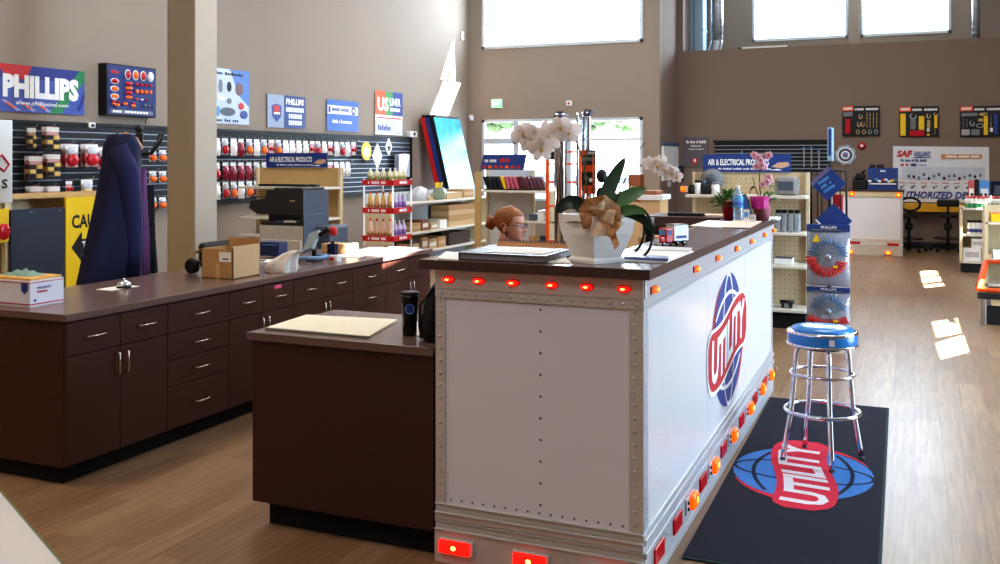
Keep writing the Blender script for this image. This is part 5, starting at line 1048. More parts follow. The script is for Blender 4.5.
# burlap bow
M_bur = mat('burlap', (204, 156, 110), .85, noise=.14, scale=120); M_bur2 = mat('burlap_lining', (228, 202, 172), .8, noise=.08, scale=120)
def loop_(c, L, w, ang, m, par):
    '''puffed ribbon loop, pinched at the knot, open at its outer end'''
    g = []; n = 14
    for i in range(n + 1):
        a = 2 * PI * i / n; row = []
        for q in range(9):
            u = q / 8; r = .012 + w * math.sin(PI * (.5 * u + .0)) ** .8 * (1 - .25 * u * u)
            x = L * u; y_ = r * math.cos(a); z_ = r * .75 * math.sin(a) + .006 * math.sin(u * 9 + i)
            row.append(PP(c[0] + x * math.cos(ang) - y_ * math.sin(ang), c[1] + z_ + .03 * u, c[2] + x * math.sin(ang) + y_ * math.cos(ang)))
        g.append(row)
    return MB().sheet(m, g).build('ribbon_loop', par)
bow = MB().ball(M_bur2, PP(.015, .12, .205), (.022, .022, .024)).build('bow', pl, 'tan burlap bow')
for c, L, w, an, m in (((.015, .10, .20), .085, .030, 2.55, M_bur), ((.015, .11, .20), .075, .028, 1.75, M_bur), ((.015, .11, .205), .07, .028, .9, M_bur2), ((.015, .11, .20), .08, .030, .05, M_bur), ((.015, .12, .195), .085, .032, -.75, M_bur), ((.015, .12, .19), .07, .028, -1.6, M_bur2), ((.015, .11, .195), .08, .028, 3.4, M_bur), ((.02, .14, .20), .05, .024, -.2, M_bur2), ((.02, .14, .20), .05, .024, 2.0, M_bur2)): loop_(c, L, w, an, m, bow)
MB().sheet(M_bur, [[PP(.05 + .005 * i + .009 * q, .135 + .008 * i + .006 * math.sin(i * 1.5), .16 - .014 * i + .012 * q) for q in (-1, 0, 1)] for i in range(7)]).build('ribbon_tail', bow)
# toy truck
tx, ty_, tz = -1.068, 4.60, TZ; t = thing('toy_truck', 'toy delivery truck with red cab and white box body', 'toy', (tx, ty_ + .07, tz))
Mred = mat('toy_red', (206, 36, 30), .25); MB().box(mat('toy_white', (232, 234, 238), .3), tx - .028, tx + .028, ty_ + .065, ty_ + .165, tz + .022, tz + .098, .003).rect(M_bluei, .015, .085, .012, .026, fX(tx + .028, ty_ + .065, tz + .022), 0, .0006).build('box_body', t)
b = MB().box(Mred, tx - .026, tx + .026, ty_ + .012, ty_ + .062, tz + .016, tz + .085, .006).box(Mred, tx - .022, tx + .022, ty_ - .02, ty_ + .014, tz + .014, tz + .046, .006); b.build('cab', t)
MB().box(M_lblue, tx - .021, tx + .021, ty_ + .0105, ty_ + .0125, tz + .052, tz + .078).box(M_bluei, tx + .0255, tx + .0268, ty_ + .022, ty_ + .05, tz + .05, tz + .076).build('windscreen', t); MB().box(M_chrome, tx - .016, tx + .016, ty_ - .0225, ty_ - .019, tz + .018, tz + .042).box(M_white, tx - .027, tx + .027, ty_ - .024, ty_ - .018, tz + .008, tz + .016, .002).build('grille', t); MB().box(M_black, tx - .018, tx + .018, ty_ - .01, ty_ + .162, tz + .01, tz + .02).build('chassis', t)
for wy in (ty_ - .004, ty_ + .09, ty_ + .135):
    for s in (-1, 1): MB().cyl(M_black, (tx + s * .016, wy, tz + .012), (tx + s * .029, wy, tz + .012), .012).cyl(M_chrome, (tx + s * .028, wy, tz + .012), (tx + s * .0295, wy, tz + .012), .006).build('wheel', t)
MB().box(mat('toy_bed', (150, 146, 132), .5), tx - .03, tx + .03, ty_ + .06, ty_ + .15, tz + .099, tz + .104, .001).build('roof_plate', t)
t.rotation_euler = (0, 0, math.radians(-32)); t.location.x -= .035
# far end of the counter
def at_counter(px, py): return onz(px, py, TZ)
p = at_counter(727, 216.5); px_, py_ = -1.215, 6.90
t = thing('potted_fern', 'bushy green fern in a small crimson pot on the far end of the trailer counter', 'plant', (px_, py_, TZ)); MB().lathe(mat('crimson_pot', (186, 24, 56), .35), [(.034, 0), (.050, .12), (.053, .125), (.046, .12)], (px_, py_, TZ), 20).build('pot', t)
b = MB(); rnd = random.Random(3)
for i in range(260):
    a = rnd.uniform(0, 2 * PI); e = rnd.uniform(-.3, 1.35); L = rnd.uniform(.05, .135); s = rnd.uniform(.008, .014)
    d = Vector((math.cos(a) * math.cos(e), math.sin(a) * math.cos(e), math.sin(e) * .75)); p0 = Vector((px_, py_, TZ + .115)); c_ = p0 + d * L; sd = d.cross(Vector((0, 0, 1))).normalized() * s
    b.add([tuple(c_ - d * .022), tuple(c_ + sd + Vector((0, 0, .004))), tuple(c_ + d * .028 - Vector((0, 0, .006))), tuple(c_ - sd + Vector((0, 0, .004)))], [(0, 1, 2, 3)], M_green if i % 3 else mat('leaf_light', (96, 148, 70), .5, noise=.1))
b.build('foliage', t)
bxp = onz(737, 220.5, TZ); bx_, by_ = -1.122, 6.74
t = thing('water_bottle', 'clear water bottle with blue label beside the fern', 'bottle', (bx_, by_, TZ)); Mw = clear_mat('bottle_clear', (214, 230, 244), .25, .05, .25)
MB().lathe(Mw, [(.032, 0), (.035, .01), (.033, .06), (.035, .10), (.034, .15), (.03, .18), (.014, .215), (.013, .225)], (bx_, by_, TZ), 20).build('body', t); MB().lathe(M_lblue, [(.0357, .09), (.0357, .17)], (bx_, by_, TZ), 20).lathe(mat('label_blue', (60, 110, 190), .4), [(.036, .11), (.036, .135)], (bx_, by_, TZ), 20).build('bottle_label', t); MB().lathe(M_white, [(.0145, .22), (.0145, .24), (.012, .243)], (bx_, by_, TZ), 14).build('cap', t)
sx_, sy_ = -1.045, 6.80
t = thing('tablet_frame', 'black framed blue picture leaning on the far end of the counter', 'picture', (sx_, sy_, TZ)); Mq = T(sx_ - .02, sy_, TZ) @ rotM('Z', 24) @ rotM('X', -10) @ rotM('Y', -16)
MB().box(M_black, -.045, .045, -.008, .008, .012, .18, .003, Mq).build('frame', t); MB().box(mat('photo_blue', (70, 96, 140), .3, noise=.4, scale=14), -.036, .036, -.0095, -.008, .022, .17, 0, Mq).build('picture', t); MB().tube(M_black, [(sx_ - .02, sy_ + .03, TZ + .14), (sx_ - .01, sy_ + .10, TZ + .004)], .004, 6).build('prop', t)
for i, (dx, dy, h, lab) in enumerate(((-1.055, 6.66, .085, 'white card holder standing before the blue picture, the taller of two'), (-.995, 6.56, .055, 'white card holder standing before the pink pot, the shorter of two'))):
    solo(MB().box(M_white, dx - .022, dx + .022, dy - .02, dy + .02, TZ, TZ + .012, .003).box(M_white, -.02, .02, -.003, .003, 0, h - .01, .001, T(dx, dy, TZ + .01) @ rotM('X', -12)).box(M_lblue, -.014, .014, -.004, -.003, .02, h - .03, 0, T(dx, dy, TZ + .01) @ rotM('X', -12)), 'card_holder', lab, 'card holder', (dx, dy, TZ))
ox, oy = -.985, 6.92
t = thing('pink_orchid', 'pink orchid with magenta wrap in a dusty pink pot', 'plant', (ox, oy, TZ)); MB().lathe(mat('dusty_pink_pot', (176, 106, 118), .6, noise=.1, scale=60), [(.045, 0), (.062, .09), (.066, .095), (.056, .09)], (ox, oy, TZ), 20).build('pot', t)
b = MB(); drape(b, mat('magenta_wrap', (206, 40, 140), .5, noise=.1), [(ox - .01, oy - .03, TZ + .08, .055, .05, .5), (ox - .015, oy - .03, TZ + .12, .05, .045, 1.2), (ox - .015, oy - .03, TZ + .165, .055, .045, 2)], folds=6, fa=.15); b.build('wrap', t)
cb_ = random.Random(5)
MB().tube(M_stem, [(ox, oy, TZ + .09), (ox - .02, oy, TZ + .25), (ox - .015, oy, TZ + .40), (ox + .02, oy - .03, TZ + .46)], .004, 6).build('stem', t); MB().tube(M_stem, [(ox, oy, TZ + .09), (ox - .05, oy + .02, TZ + .22), (ox - .07, oy + .02, TZ + .3)], .003, 6).build('stem', t)
for i in range(12):
    c_ = (ox + cb_.uniform(-.055, .05), oy + cb_.uniform(-.05, .01), TZ + (cb_.uniform(.36, .46) if i < 8 else cb_.uniform(.25, .32))); b = MB()
    for k in range(5): a = k * 2 * PI / 5 + i; b.ball(mat('pink_petal', (236, 190, 204), .5), (c_[0] + .016 * math.cos(a), c_[1] - .004, c_[2] + .016 * math.sin(a)), (.013, .005, .013), 8, 5)
    b.ball(mat('magenta_lip', (180, 40, 100), .5), (c_[0], c_[1] - .01, c_[2]), .007, 6, 5); b.build('flower', t)
for a, L, h in ((-.3, .14, .05), (.3, .12, .09), (-.9, .09, .10), (2.9, .1, .13), (.0, .10, .14)):
    d = Vector((math.cos(a), math.sin(a), 0)); s_ = Vector((-d.y, d.x, .6)).normalized(); g = []
    for i in range(8): u = i / 7; c_ = Vector((ox, oy, TZ + .10)) + d * (L * u) + Vector((0, 0, h * math.sin(PI * u * .8))); g.append([tuple(c_ + s_ * (.018 * math.sin(PI * (.1 + .88 * u))) * q) for q in (-1, 0, 1)])
    MB().sheet(M_green, g).build('leaf', t)
flat('glass_dish', 'small pale blue dish at the very end of the counter', 'dish', [(773, 221), (779, 221.5), (781.5, 218.8), (776, 218.3)], mat('pale_blue_glass', (190, 216, 224), .2), .012)
# inner desk, monitor, cable
dk2 = thing('inner_desk', 'dark inner work desk behind the trailer counter wing', 'desk', (-1.6, 5.8, 0)); MB().box(M_darktop, -1.98, -1.262, 4.42, 7.25, .715, .75, .003).build('desk_top', dk2)
for y in (4.44, 7.2): MB().box(M_dark, -1.95, -1.262, y, y + .03, 0, .715).build('leg_panel', dk2)
t = thing('monitor', 'black flat monitor seen edge on beyond the toy truck', 'monitor', (-1.42, 5.5, .75)); Mq = T(-1.42, 5.5, .75) @ rotM('Z', 13)
MB().box(M_black, -.02, .02, -.26, .26, .12, .60, .006, Mq).build('housing', t); MB().box(mat('screen_dark', (24, 30, 44), .15), -.022, -.02, -.24, .24, .14, .58, 0, Mq).build('screen', t); MB().box(M_black, .0, .035, -.03, .03, .01, .3, .004, Mq).build('neck', t); MB().box(M_black, -.09, .11, -.12, .12, 0, .014, .004, Mq).build('foot', t)
b = MB()
for k, (dz, dr) in enumerate(((0, 0), (.03, .035))): b.tube(M_black, [PP(.145 + dr + .055 * math.sin(a), -.10, .13 + .10 * math.cos(a) - .02 * k) for a in [PI * (.05 + i / 14 * .85) for i in range(15)]], .006, 6)
solo(b, 'black_hoop', 'black wire hoops curving down beside the white planter', 'wire', PP(.2, -.1, 0))
# things on the low desk
Z9 = .9005
def on_desk(x, y): return onz(x, y, .9)
P = [on_desk(*q)[:2] for q in ((265, 329.5), (306, 316.2), (398, 321), (368, 338.5))]; b = MB().poly(mat('cream_pad', (236, 226, 204), .7, noise=.02), P, T(0, 0, Z9), .008); b.poly(mat('pad_edge', (130, 138, 120), .6), [P[0], P[3], (P[3][0] + .004, P[3][1] + .012), (P[0][0] + .004, P[0][1] + .012)], T(0, 0, Z9), .0085)
solo(b, 'desk_pad', 'large cream paper desk pad lying on the low dark desk', 'desk pad', (P[0][0], P[0][1], Z9))
P = [on_desk(*q)[:2] for q in ((408, 335), (420, 336), (424, 323), (410, 322))]; solo(MB().poly(M_paper, P, T(0, 0, Z9), .003), 'paper_sheet', 'white sheet of paper between the tumbler and the backpack', 'paper', (P[0][0], P[0][1], Z9))
p = on_desk(406, 336.5); t = thing('travel_tumbler', 'tall black travel tumbler with a round blue badge on the low desk', 'tumbler', (p[0], p[1] + .035, Z9)); q_ = (p[0], p[1] + .035, Z9)
MB().lathe(M_blackg, [(.031, 0), (.032, .004), (.040, .17), (.042, .185)], q_, 28).build('body', t); MB().lathe(M_black, [(.043, .184), (.044, .196), (.038, .200), (.02, .198)], q_, 28).lathe(M_chrome, [(.0415, .182), (.0425, .186)], q_, 28).build('lid', t)
va = math.atan2(-q_[1], -q_[0]); g = []; g2 = []
def on_cyl(u, v, r): a = va + u / r; return (q_[0] + r * math.cos(a), q_[1] + r * math.sin(a), Z9 + v)
b = MB()
for rr, m, k in ((.024, M_lblue, .0415), (.018, M_bluei, .0418)):
    b.add([on_cyl(rr * math.cos(a), .125 + rr * math.sin(a), k) for a in [2 * PI * i / 16 for i in range(16)]], [tuple(range(16))], m)
b.add([on_cyl(x, y, .0422) for x, y in ((-.024, .119), (.024, .123), (.024, .135), (-.024, .131))], [(0, 1, 2, 3)], M_redi); b.build('badge', t)
# backpack
p = on_desk(429, 346); bx_, by_ = -1.955, 3.86
t = thing('backpack', 'black backpack leaning against the trailer counter on the low desk', 'bag', (bx_, by_, Z9)); b = MB(); Mbk = mat('backpack_black', (16, 16, 19), .75, noise=.2, scale=60)
drape(b, Mbk, [(bx_, by_, Z9 + .002, .062, .13, .3), (bx_, by_, Z9 + .06, .072, .14, .4), (bx_ + .005, by_, Z9 + .16, .068, .13, .4), (bx_ + .015, by_, Z9 + .23, .05, .10, .4), (bx_ + .022, by_, Z9 + .27, .025, .06, .3)], 28, 4, .06); b.build('body', t); b = MB(); drape(b, Mbk, [(bx_ - .05, by_ - .02, Z9 + .01, .03, .08, .3), (bx_ - .055, by_ - .02, Z9 + .08, .032, .085, .3), (bx_ - .045, by_ - .02, Z9 + .14, .02, .06, .3)], 20, 4, .05); b.build('pocket', t)
MB().tube(M_black, [(bx_ + .01, by_ - .10, Z9 + .24), (bx_ - .045, by_ - .12, Z9 + .16), (bx_ - .05, by_ - .12, Z9 + .06), (bx_, by_ - .13, Z9 + .02)], .012, 8, flat=.4).build('strap', t); MB().tube(M_white, [(bx_ - .04, by_ - .10, Z9 + .125), (bx_ - .01, by_ - .125, Z9 + .145)], .003, 6).build('zip_pull', t)
P = [onz(x, y, 1.1)[:2] for x, y in ((-30, 457), (68, 572))]
dx, dy = P[1][0] - P[0][0], P[1][1] - P[0][1]; l = math.hypot(dx, dy); dx /= l; dy /= l; nx, ny = -dy, dx
if nx * P[0][0] + ny * P[0][1] > 0 and False: nx, ny = -nx, -ny
A = (P[0][0] - dx * .5, P[0][1] - dy * .5); B = (P[1][0] + dx * .5, P[1][1] + dy * .5); nx, ny = dy, -dx
tt = thing('white_table', 'white topped table corner at the lower corner nearest the camera', 'table', ((A[0] + B[0]) / 2, (A[1] + B[1]) / 2, 0))
ring = [A, B, (B[0] + nx * .7, B[1] + ny * .7), (A[0] + nx * .7, A[1] + ny * .7)]
MB().poly(mat('table_white', (206, 198, 190), .4, noise=.01), ring, T(0, 0, 1.07), .03).build('tabletop', tt); MB().poly(mat('table_edge_green', (104, 120, 84), .4), [(A[0] - nx * .003, A[1] - ny * .003), (B[0] - nx * .003, B[1] - ny * .003), B, A], T(0, 0, 1.072), .0285).build('edge_strip', tt)
for q in ring: c_ = (q[0] + (sum(r[0] for r in ring) / 4 - q[0]) * .15, q[1] + (sum(r[1] for r in ring) / 4 - q[1]) * .15); MB().cyl(M_steel, (c_[0], c_[1], 0), (c_[0], c_[1], 1.07), .02).build('leg', tt)

# ================================================================ the woman behind the counter
def interp(tab, z):
    if z <= tab[0][0]: return tab[0][1:]
    for a, b_ in zip(tab, tab[1:]):
        if z <= b_[0]:
            f = (z - a[0]) / (b_[0] - a[0]); f = f * f * (3 - 2 * f) * .5 + f * .5
            return tuple(x + (y - x) * f for x, y in zip(a[1:], b_[1:]))
    return tab[-1][1:]
HD = [(0, .062, .005, .020), (.012, .080, -.01, .034), (.03, .084, -.025, .046), (.048, .080, -.04, .054), (.065, .084, -.055, .059), (.085, .084, -.075, .064), (.105, .080, -.09, .069), (.12, .079, -.096, .071), (.138, .088, -.10, .073), (.165, .084, -.102, .073), (.19, .068, -.092, .064), (.21, .042, -.066, .046), (.222, .012, -.03, .022), (.2255, -.005, -.012, .004)]
hx, hy, hz = -2.33, 5.56, 1.178   # chin height
def head_pt(zz, a):
    fr, bk, hw = interp(HD, zz); c = (fr + bk) / 2; rx = (fr - bk) / 2; ca, sa = math.cos(a), math.sin(a)
    e = .88; x = c + rx * math.copysign(abs(ca) ** e, ca); y = hw * math.copysign(abs(sa) ** e, sa)
    g = lambda u, s: math.exp(-(u / s) ** 2)
    if ca > 0:
        x += .026 * g(y, .011) * g(zz - .078, .012) + .016 * g(y, .009) * g(zz - .098, .016)     # nose
        x += .007 * g(y, .022) * (g(zz - .052, .006) + .8 * g(zz - .040, .006)) - .004 * g(y, .02) * g(zz - .046, .003)  # lips
        x += .008 * g(y, .018) * g(zz - .012, .012)                      # chin
        x -= .009 * (g(y - .030, .014) + g(y + .030, .014)) * g(zz - .112, .010)   # eye sockets
        x += .005 * g(abs(y) - .03, .02) * g(zz - .130, .008)
    return (hx + x, hy + y, hz + zz)
M_skin = mat('skin', (218, 158, 132), .5, noise=.03, scale=30); M_hair = mat('auburn_hair', (158, 96, 52), .5, noise=.22, scale=14, stretch=(1, 8, 8)); M_blouse = mat('dark_blouse', (34, 34, 44), .8, noise=.1, scale=50)
bm_ = MB(); N = 44; vs = []; zs_ = [.2255 * i / 40 for i in range(41)]
for z_ in zs_:
    for j in range(N): vs.append(head_pt(z_, 2 * PI * j / N))
fs = [(i * N + j, i * N + (j + 1) % N, (i + 1) * N + (j + 1) % N, (i + 1) * N + j) for i in range(40) for j in range(N)] + [tuple(range(N))[::-1], tuple(range(40 * N, 41 * N))]
bm_.add(vs, fs, M_skin, None, True)
def limb(pts, rs, n=14, flat=1.0): bm_.tube(M_skin, pts, rs, n, flat=flat); [bm_.ball(M_skin, p, r, 12, 8) for p, r in zip(pts, rs)]
neckb = (hx - .045, hy, hz - .10)
limb([(hx - .02, hy, hz + .05), (hx - .035, hy, hz - .03), neckb], [.050, .050, .056])
sx0, sz0 = hx - .07, .50
# trunk as one tapering loft (front-back radius, half width)
TR = [(.44, .13, .185), (.52, .135, .19), (.62, .115, .165), (.72, .105, .15), (.84, .115, .165), (.94, .115, .18), (1.02, .09, .185), (1.07, .065, .12), (1.10, .05, .06)]
vs = []
for z_, rx, ry in TR:
    for j in range(28): vs.append((sx0 + .01 + rx * math.cos(2 * PI * j / 28), hy + ry * math.sin(2 * PI * j / 28), z_))
bm_.add(vs, [(i * 28 + j, i * 28 + (j + 1) % 28, (i + 1) * 28 + (j + 1) % 28, (i + 1) * 28 + j) for i in range(len(TR) - 1) for j in range(28)] + [tuple(range(28))[::-1], tuple(range((len(TR) - 1) * 28, len(TR) * 28))], M_skin, None, True)
JO = {}
for s in (-1, 1):
    sh, el, wr = (sx0, hy + s * .175, 1.02), (sx0 + .06, hy + s * .235, .78), (sx0 + .29, hy + s * .16, .80)
    limb([sh, el], [.052, .042]); limb([el, ((el[0] + wr[0]) / 2, (el[1] + wr[1]) / 2, .795), wr], [.042, .036, .026])
    hip, kn, an = (sx0 + .02, hy + s * .09, .50), (sx0 + .42, hy + s * .11, .50), (sx0 + .36, hy + s * .11, .09)
    limb([hip, kn], [.085, .058]); limb([kn, ((kn[0] + an[0]) / 2 - .015, kn[1], .31), an], [.057, .052, .036]); limb([an, (an[0] + .05, an[1], .045), (an[0] + .15, an[1], .03)], [.036, .036, .026])
    JO[s] = (sh, el, wr, hip, kn, an)
    pm = (wr[0] + .05, wr[1] - s * .01, wr[2] - .002); limb([wr, pm, (wr[0] + .085, wr[1] - s * .012, wr[2] - .006)], [.026, .030, .028], 12, .55)
    for k in range(4):
        y = pm[1] + (k - 1.5) * .0185; L = (.062, .075, .07, .055)[k] if s > 0 else (.055, .07, .075, .062)[k]; x = wr[0] + .092
        limb([(x - .02, y, wr[2] - .004), (x + L * .4, y, wr[2] + .004), (x + L * .75, y, wr[2] - .008), (x + L, y, wr[2] - .022)], [.0095, .009, .0085, .0075], 8)
    limb([(wr[0] + .025, wr[1] - s * .02, wr[2]), (wr[0] + .055, wr[1] - s * .05, wr[2] - .004), (wr[0] + .085, wr[1] - s * .056, wr[2] - .014)], [.012, .011, .009], 8)
wp = thing('person', 'woman with auburn hair in a bun and glasses seated behind the counter', 'person', (sx0, hy, 0))
body = bm_.build('body', wp); rm = body.modifiers.new('r', 'REMESH'); rm.mode = 'VOXEL'; rm.voxel_size = .0042; rm.use_smooth_shade = True
sm_ = body.modifiers.new('s', 'SMOOTH'); sm_.iterations = 2; sm_.factor = .4
me = bpy.data.meshes.new_from_object(body.evaluated_get(bpy.context.evaluated_depsgraph_get())); body.modifiers.clear(); body.data = me; me.materials.clear(); me.materials.append(M_skin)
for p_ in me.polygons: p_.use_smooth = True
# hair: cap swept back to a bun
b = MB(); vs = []; rows_ = []
for i in range(26):
    u = i / 25; row = []
    for j in range(N):
        a = 2 * PI * j / N; ca = math.cos(a)
        lo = .172 if ca > .55 else (.172 - .125 * (.55 - ca) / .75 if ca > -.2 else .047 - .012 * (-ca - .2))   # hairline falls behind the ear
        if -.25 < ca < .2: lo += .03 * math.exp(-((ca) / .13) ** 2)
        z_ = lo + (.2255 - lo) * u; x, y, z2 = head_pt(z_, a); cx_ = hx - .01; k = 1.0 + (.06 if u > .04 else .02)
        row.append((cx_ + (x - cx_) * k, hy + (y - hy) * k, z2 + .006 * u + (.004 if u > .9 else 0)))
    rows_.append(row)
b.add([p for r in rows_ for p in r], [(i * N + j, i * N + (j + 1) % N, (i + 1) * N + (j + 1) % N, (i + 1) * N + j) for i in range(25) for j in range(N)] + [tuple(range(25 * N, 26 * N))], M_hair, None, True)
hair = b.build('hair', wp)
b = MB(); bc = (hx - .133, hy, hz + .125)
b.ball(M_hair, bc, (.034, .038, .040), 16, 10)
for k in range(3): b.tube(M_hair, [(bc[0] + .006 * k - .012 + .012 * math.sin(3 * a), bc[1] + (.036 - .006 * abs(k - 1)) * math.cos(a), bc[2] + (.038 - .006 * abs(k - 1)) * math.sin(a)) for a in [2 * PI * i / 20 for i in range(20)]], .0085, 8, True)
b.tube(M_hair, [(hx - .095, hy, hz + .13), (hx - .12, hy, hz + .125)], [.028, .02], 12); b.build('hair_bun', hair)
for s in (-1, 1):   # ears, eyes
    b = MB(); ec = (hx - .012, hy + s * .071, hz + .098)
    b.ball(M_skin, ec, (.017, .007, .030), 14, 10, T(*ec) @ rotM('Y', 12) @ rotM('Z', s * 18) @ T(-ec[0], -ec[1], -ec[2])); b.tube(M_skin, [(ec[0] - .006 + .017 * math.cos(a), ec[1] + s * .006, ec[2] + .029 * math.sin(a)) for a in [PI * (-.4 + i / 10 * 1.3) for i in range(11)]], .004, 6); b.build('ear', wp)
    b = MB(); y = hy + s * .030; x = head_pt(.112, math.atan2(s * .43, .9))[0]; x = hx + .070
    b.ball(M_white, (x, y, hz + .112), (.009, .012, .0095), 12, 8).ball(mat('iris_brown', (80, 52, 36), .2), (x + .0065, y, hz + .112), (.004, .0055, .0055), 10, 6).ball(M_ink, (x + .0095, y, hz + .112), (.002, .0026, .0026), 8, 6); b.build('eye', wp)
    MB().tube(M_hair, [(hx + .083 - .016 * q, hy + s * (.016 + .034 * q), hz + .131 + .005 * math.sin(PI * q)) for q in (0, .25, .5, .75, 1)], [.002, .003, .003, .0025, .0015], 6).build('eyebrow', wp)
MB().ball(mat('lip_pink', (186, 92, 88), .4), (hx + .083, hy, hz + .0515), (.0055, .018, .0035), 12, 6).ball(mat('lip_pink', (186, 92, 88), .4), (hx + .082, hy, hz + .0415), (.0055, .016, .004), 12, 6).build('lips', wp)
gl = MB(); Mgf = mat('glasses_frame', (96, 40, 48), .3)
for s in (-1, 1):
    gl.tube(Mgf, [(hx + .099 - .010 * abs(math.cos(a)) * (1 if s * math.cos(a) > 0 else 0), hy + s * .032 + .024 * math.cos(a), hz + .110 + .0155 * math.sin(a)) for a in [2 * PI * i / 20 for i in range(20)]], .0018, 6, True)
    gl.tube(Mgf, [(hx + .090, hy + s * .056, hz + .116), (hx + .06, hy + s * .071, hz + .116), (hx - .006, hy + s * .078, hz + .116), (hx - .022, hy + s * .078, hz + .106)], .0022, 6)
gl.tube(Mgf, [(hx + .100, hy - .009, hz + .114), (hx + .104, hy, hz + .117), (hx + .100, hy + .009, hz + .114)], .0018, 6); gf = gl.build('glasses', wp)
for s in (-1, 1): MB().oval(clear_mat('lens_clear', (240, 240, 245), .2, .03), 0, 0, .0235, .015, frame((hx + .0975, hy + s * .032, hz + .110), (0, 1, 0), (0, 0, 1), (1, 0, 0))).build('lens', gf)
MB().ball(M_steel, (hx - .012, hy - .077, hz + .062), .004, 8, 6).ball(M_chrome, (hx - .012, hy - .078, hz + .048), (.0045, .003, .011), 8, 6).tube(M_steel, [(hx - .012, hy - .077, hz + .066), (hx - .012, hy - .077, hz + .058)], .001, 5).build('earring', wp)
b = MB()   # blouse and trousers follow the body
vs = []
for z_, rx, ry in [(.50, .142, .197)] + [(z_, rx + .012, ry + .012) for z_, rx, ry in TR[2:-2]] + [(1.06, .088, .155), (1.078, .072, .10)]:
    for j in range(28): vs.append((sx0 + .01 + rx * math.cos(2 * PI * j / 28), hy + ry * math.sin(2 * PI * j / 28), z_))
k = len(vs) // 28; b.add(vs, [(i * 28 + j, i * 28 + (j + 1) % 28, (i + 1) * 28 + (j + 1) % 28, (i + 1) * 28 + j) for i in range(k - 1) for j in range(28)], M_blouse, None, True)
for s in (-1, 1):
    sh, el, wr, hip, kn, an = JO[s]; b.ball(M_blouse, sh, .066, 12, 8).tube(M_blouse, [sh, el], [.065, .056], 14).ball(M_blouse, el, .056, 12, 8).tube(M_blouse, [el, tuple(el[i] + (wr[i] - el[i]) * .85 for i in range(3))], [.056, .040], 14, cap=False)
b.build('blouse', wp)
b = MB(); Mtr = mat('dark_trousers', (30, 32, 40), .8); b.ball(Mtr, (sx0 + .01, hy, .50), (.155, .205, .10), 20, 10)
for s in (-1, 1):
    sh, el, wr, hip, kn, an = JO[s]; b.tube(Mtr, [hip, kn], [.098, .072], 14).ball(Mtr, kn, .072, 12, 8).tube(Mtr, [kn, (an[0], an[1], .12)], [.072, .058], 14, cap=False)
b.build('trousers', wp)
for s in (-1, 1): an = JO[s][5]; MB().box(M_black, an[0] - .05, an[0] + .19, an[1] - .042, an[1] + .042, 0, .075, .025).build('shoe', wp)
t = thing('office_chair', 'black office chair under the seated woman', 'chair', (sx0, hy, 0)); MB().box(M_black, sx0 - .22, sx0 + .24, hy - .23, hy + .23, .335, .392, .028).build('seat', t); MB().box(M_black, sx0 - .27, sx0 - .21, hy - .2, hy + .2, .5, .98, .03).build('backrest', t); MB().tube(M_black, [(sx0 - .24, hy, .6), (sx0 - .27, hy, .42), (sx0 - .1, hy, .34)], .02, 8).build('back_bar', t); MB().cyl(M_dgrey, (sx0, hy, .08), (sx0, hy, .345), .03).build('stem', t)
b = MB()
for a in range(5): r = a * 2 * PI / 5 + PI / 5; b.tube(M_black, [(sx0, hy, .09), (sx0 + .29 * math.cos(r), hy + .29 * math.sin(r), .06)], [.03, .018], 8); b.ball(M_black, (sx0 + .29 * math.cos(r), hy + .29 * math.sin(r), .03), .03, 10, 6)
b.build('base', t)
# ================================================================ rug and bar stool
M_rug = mat('rug_navy', (17, 17, 36), .95, noise=.22, scale=160, bump=.4)
rg = thing('logo_rug', 'dark navy rug with a blue globe and red band beside the trailer counter', 'rug', (-.55, 5.55, 0))
MB().box(M_rug, -.93, -.155, 4.08, 7.05, 0, .012, .004).build('pile', rg); MB().box(mat('rug_edge', (40, 60, 60), .8), -.160, -.143, 4.07, 7.06, 0, .010, .003).box(mat('rug_edge', (40, 60, 60), .8), -.93, -.143, 4.065, 4.082, 0, .010, .003).build('binding', rg)
b = MB(); utility_logo(b, frame((-.560, 5.42, .0122), (0, 1, 0), (-1, 0, 0), (0, 0, 1)), .98, mat('rug_blue', (64, 122, 190), .95, noise=.12, scale=200), mat('rug_white', (222, 212, 214), .95, noise=.06, scale=200), mat('rug_red', (206, 34, 62), .95, noise=.1, scale=200), mat('rug_line', (22, 30, 60), .95), z=.0005, rim=False); b.build('globe_logo', rg)
rg.rotation_euler = (0, 0, math.radians(.7)); cx, cy = -.48, 5.69; st = thing('bar_stool', 'chrome bar stool with a blue vinyl seat standing on the logo rug', 'stool', (cx, cy, .012)); z0 = .0165
M_vin = mat('blue_vinyl', (46, 132, 206), .25, noise=.02)
MB().lathe(M_vin, [(.186, .668), (.190, .675), (.190, .725), (.184, .735)], (cx, cy, 0), 40).lathe(mat('blue_vinyl_top', (60, 140, 214), .22, noise=.03), [(.176, .738), (.160, .758), (.10, .768), (0, .770)], (cx, cy, 0), 40).rect(M_whitei, 0, .03, 0, .035, frame((cx + .05, cy - .1855, .685), (math.cos(.26), math.sin(.26), 0), (0, 0, 1), (math.sin(.26), -math.cos(.26), 0)), 0, .006).build('seat', st)
MB().lathe(M_chrome, [(.188, .660), (.193, .664), (.193, .672), (.189, .676)], (cx, cy, 0), 40).lathe(M_chrome, [(.189, .726), (.194, .731), (.190, .742), (.178, .744)], (cx, cy, 0), 40).build('seat_band', st)
MB().lathe(M_black, [(.12, .64), (.12, .662), (.18, .664)], (cx, cy, 0), 24).build('swivel', st)
angs = [math.atan2(y - cy, x - cx) for x, y in ((-.705, 5.58), (-.608, 5.91), (-.399, 5.436), (-.285, 5.784))]
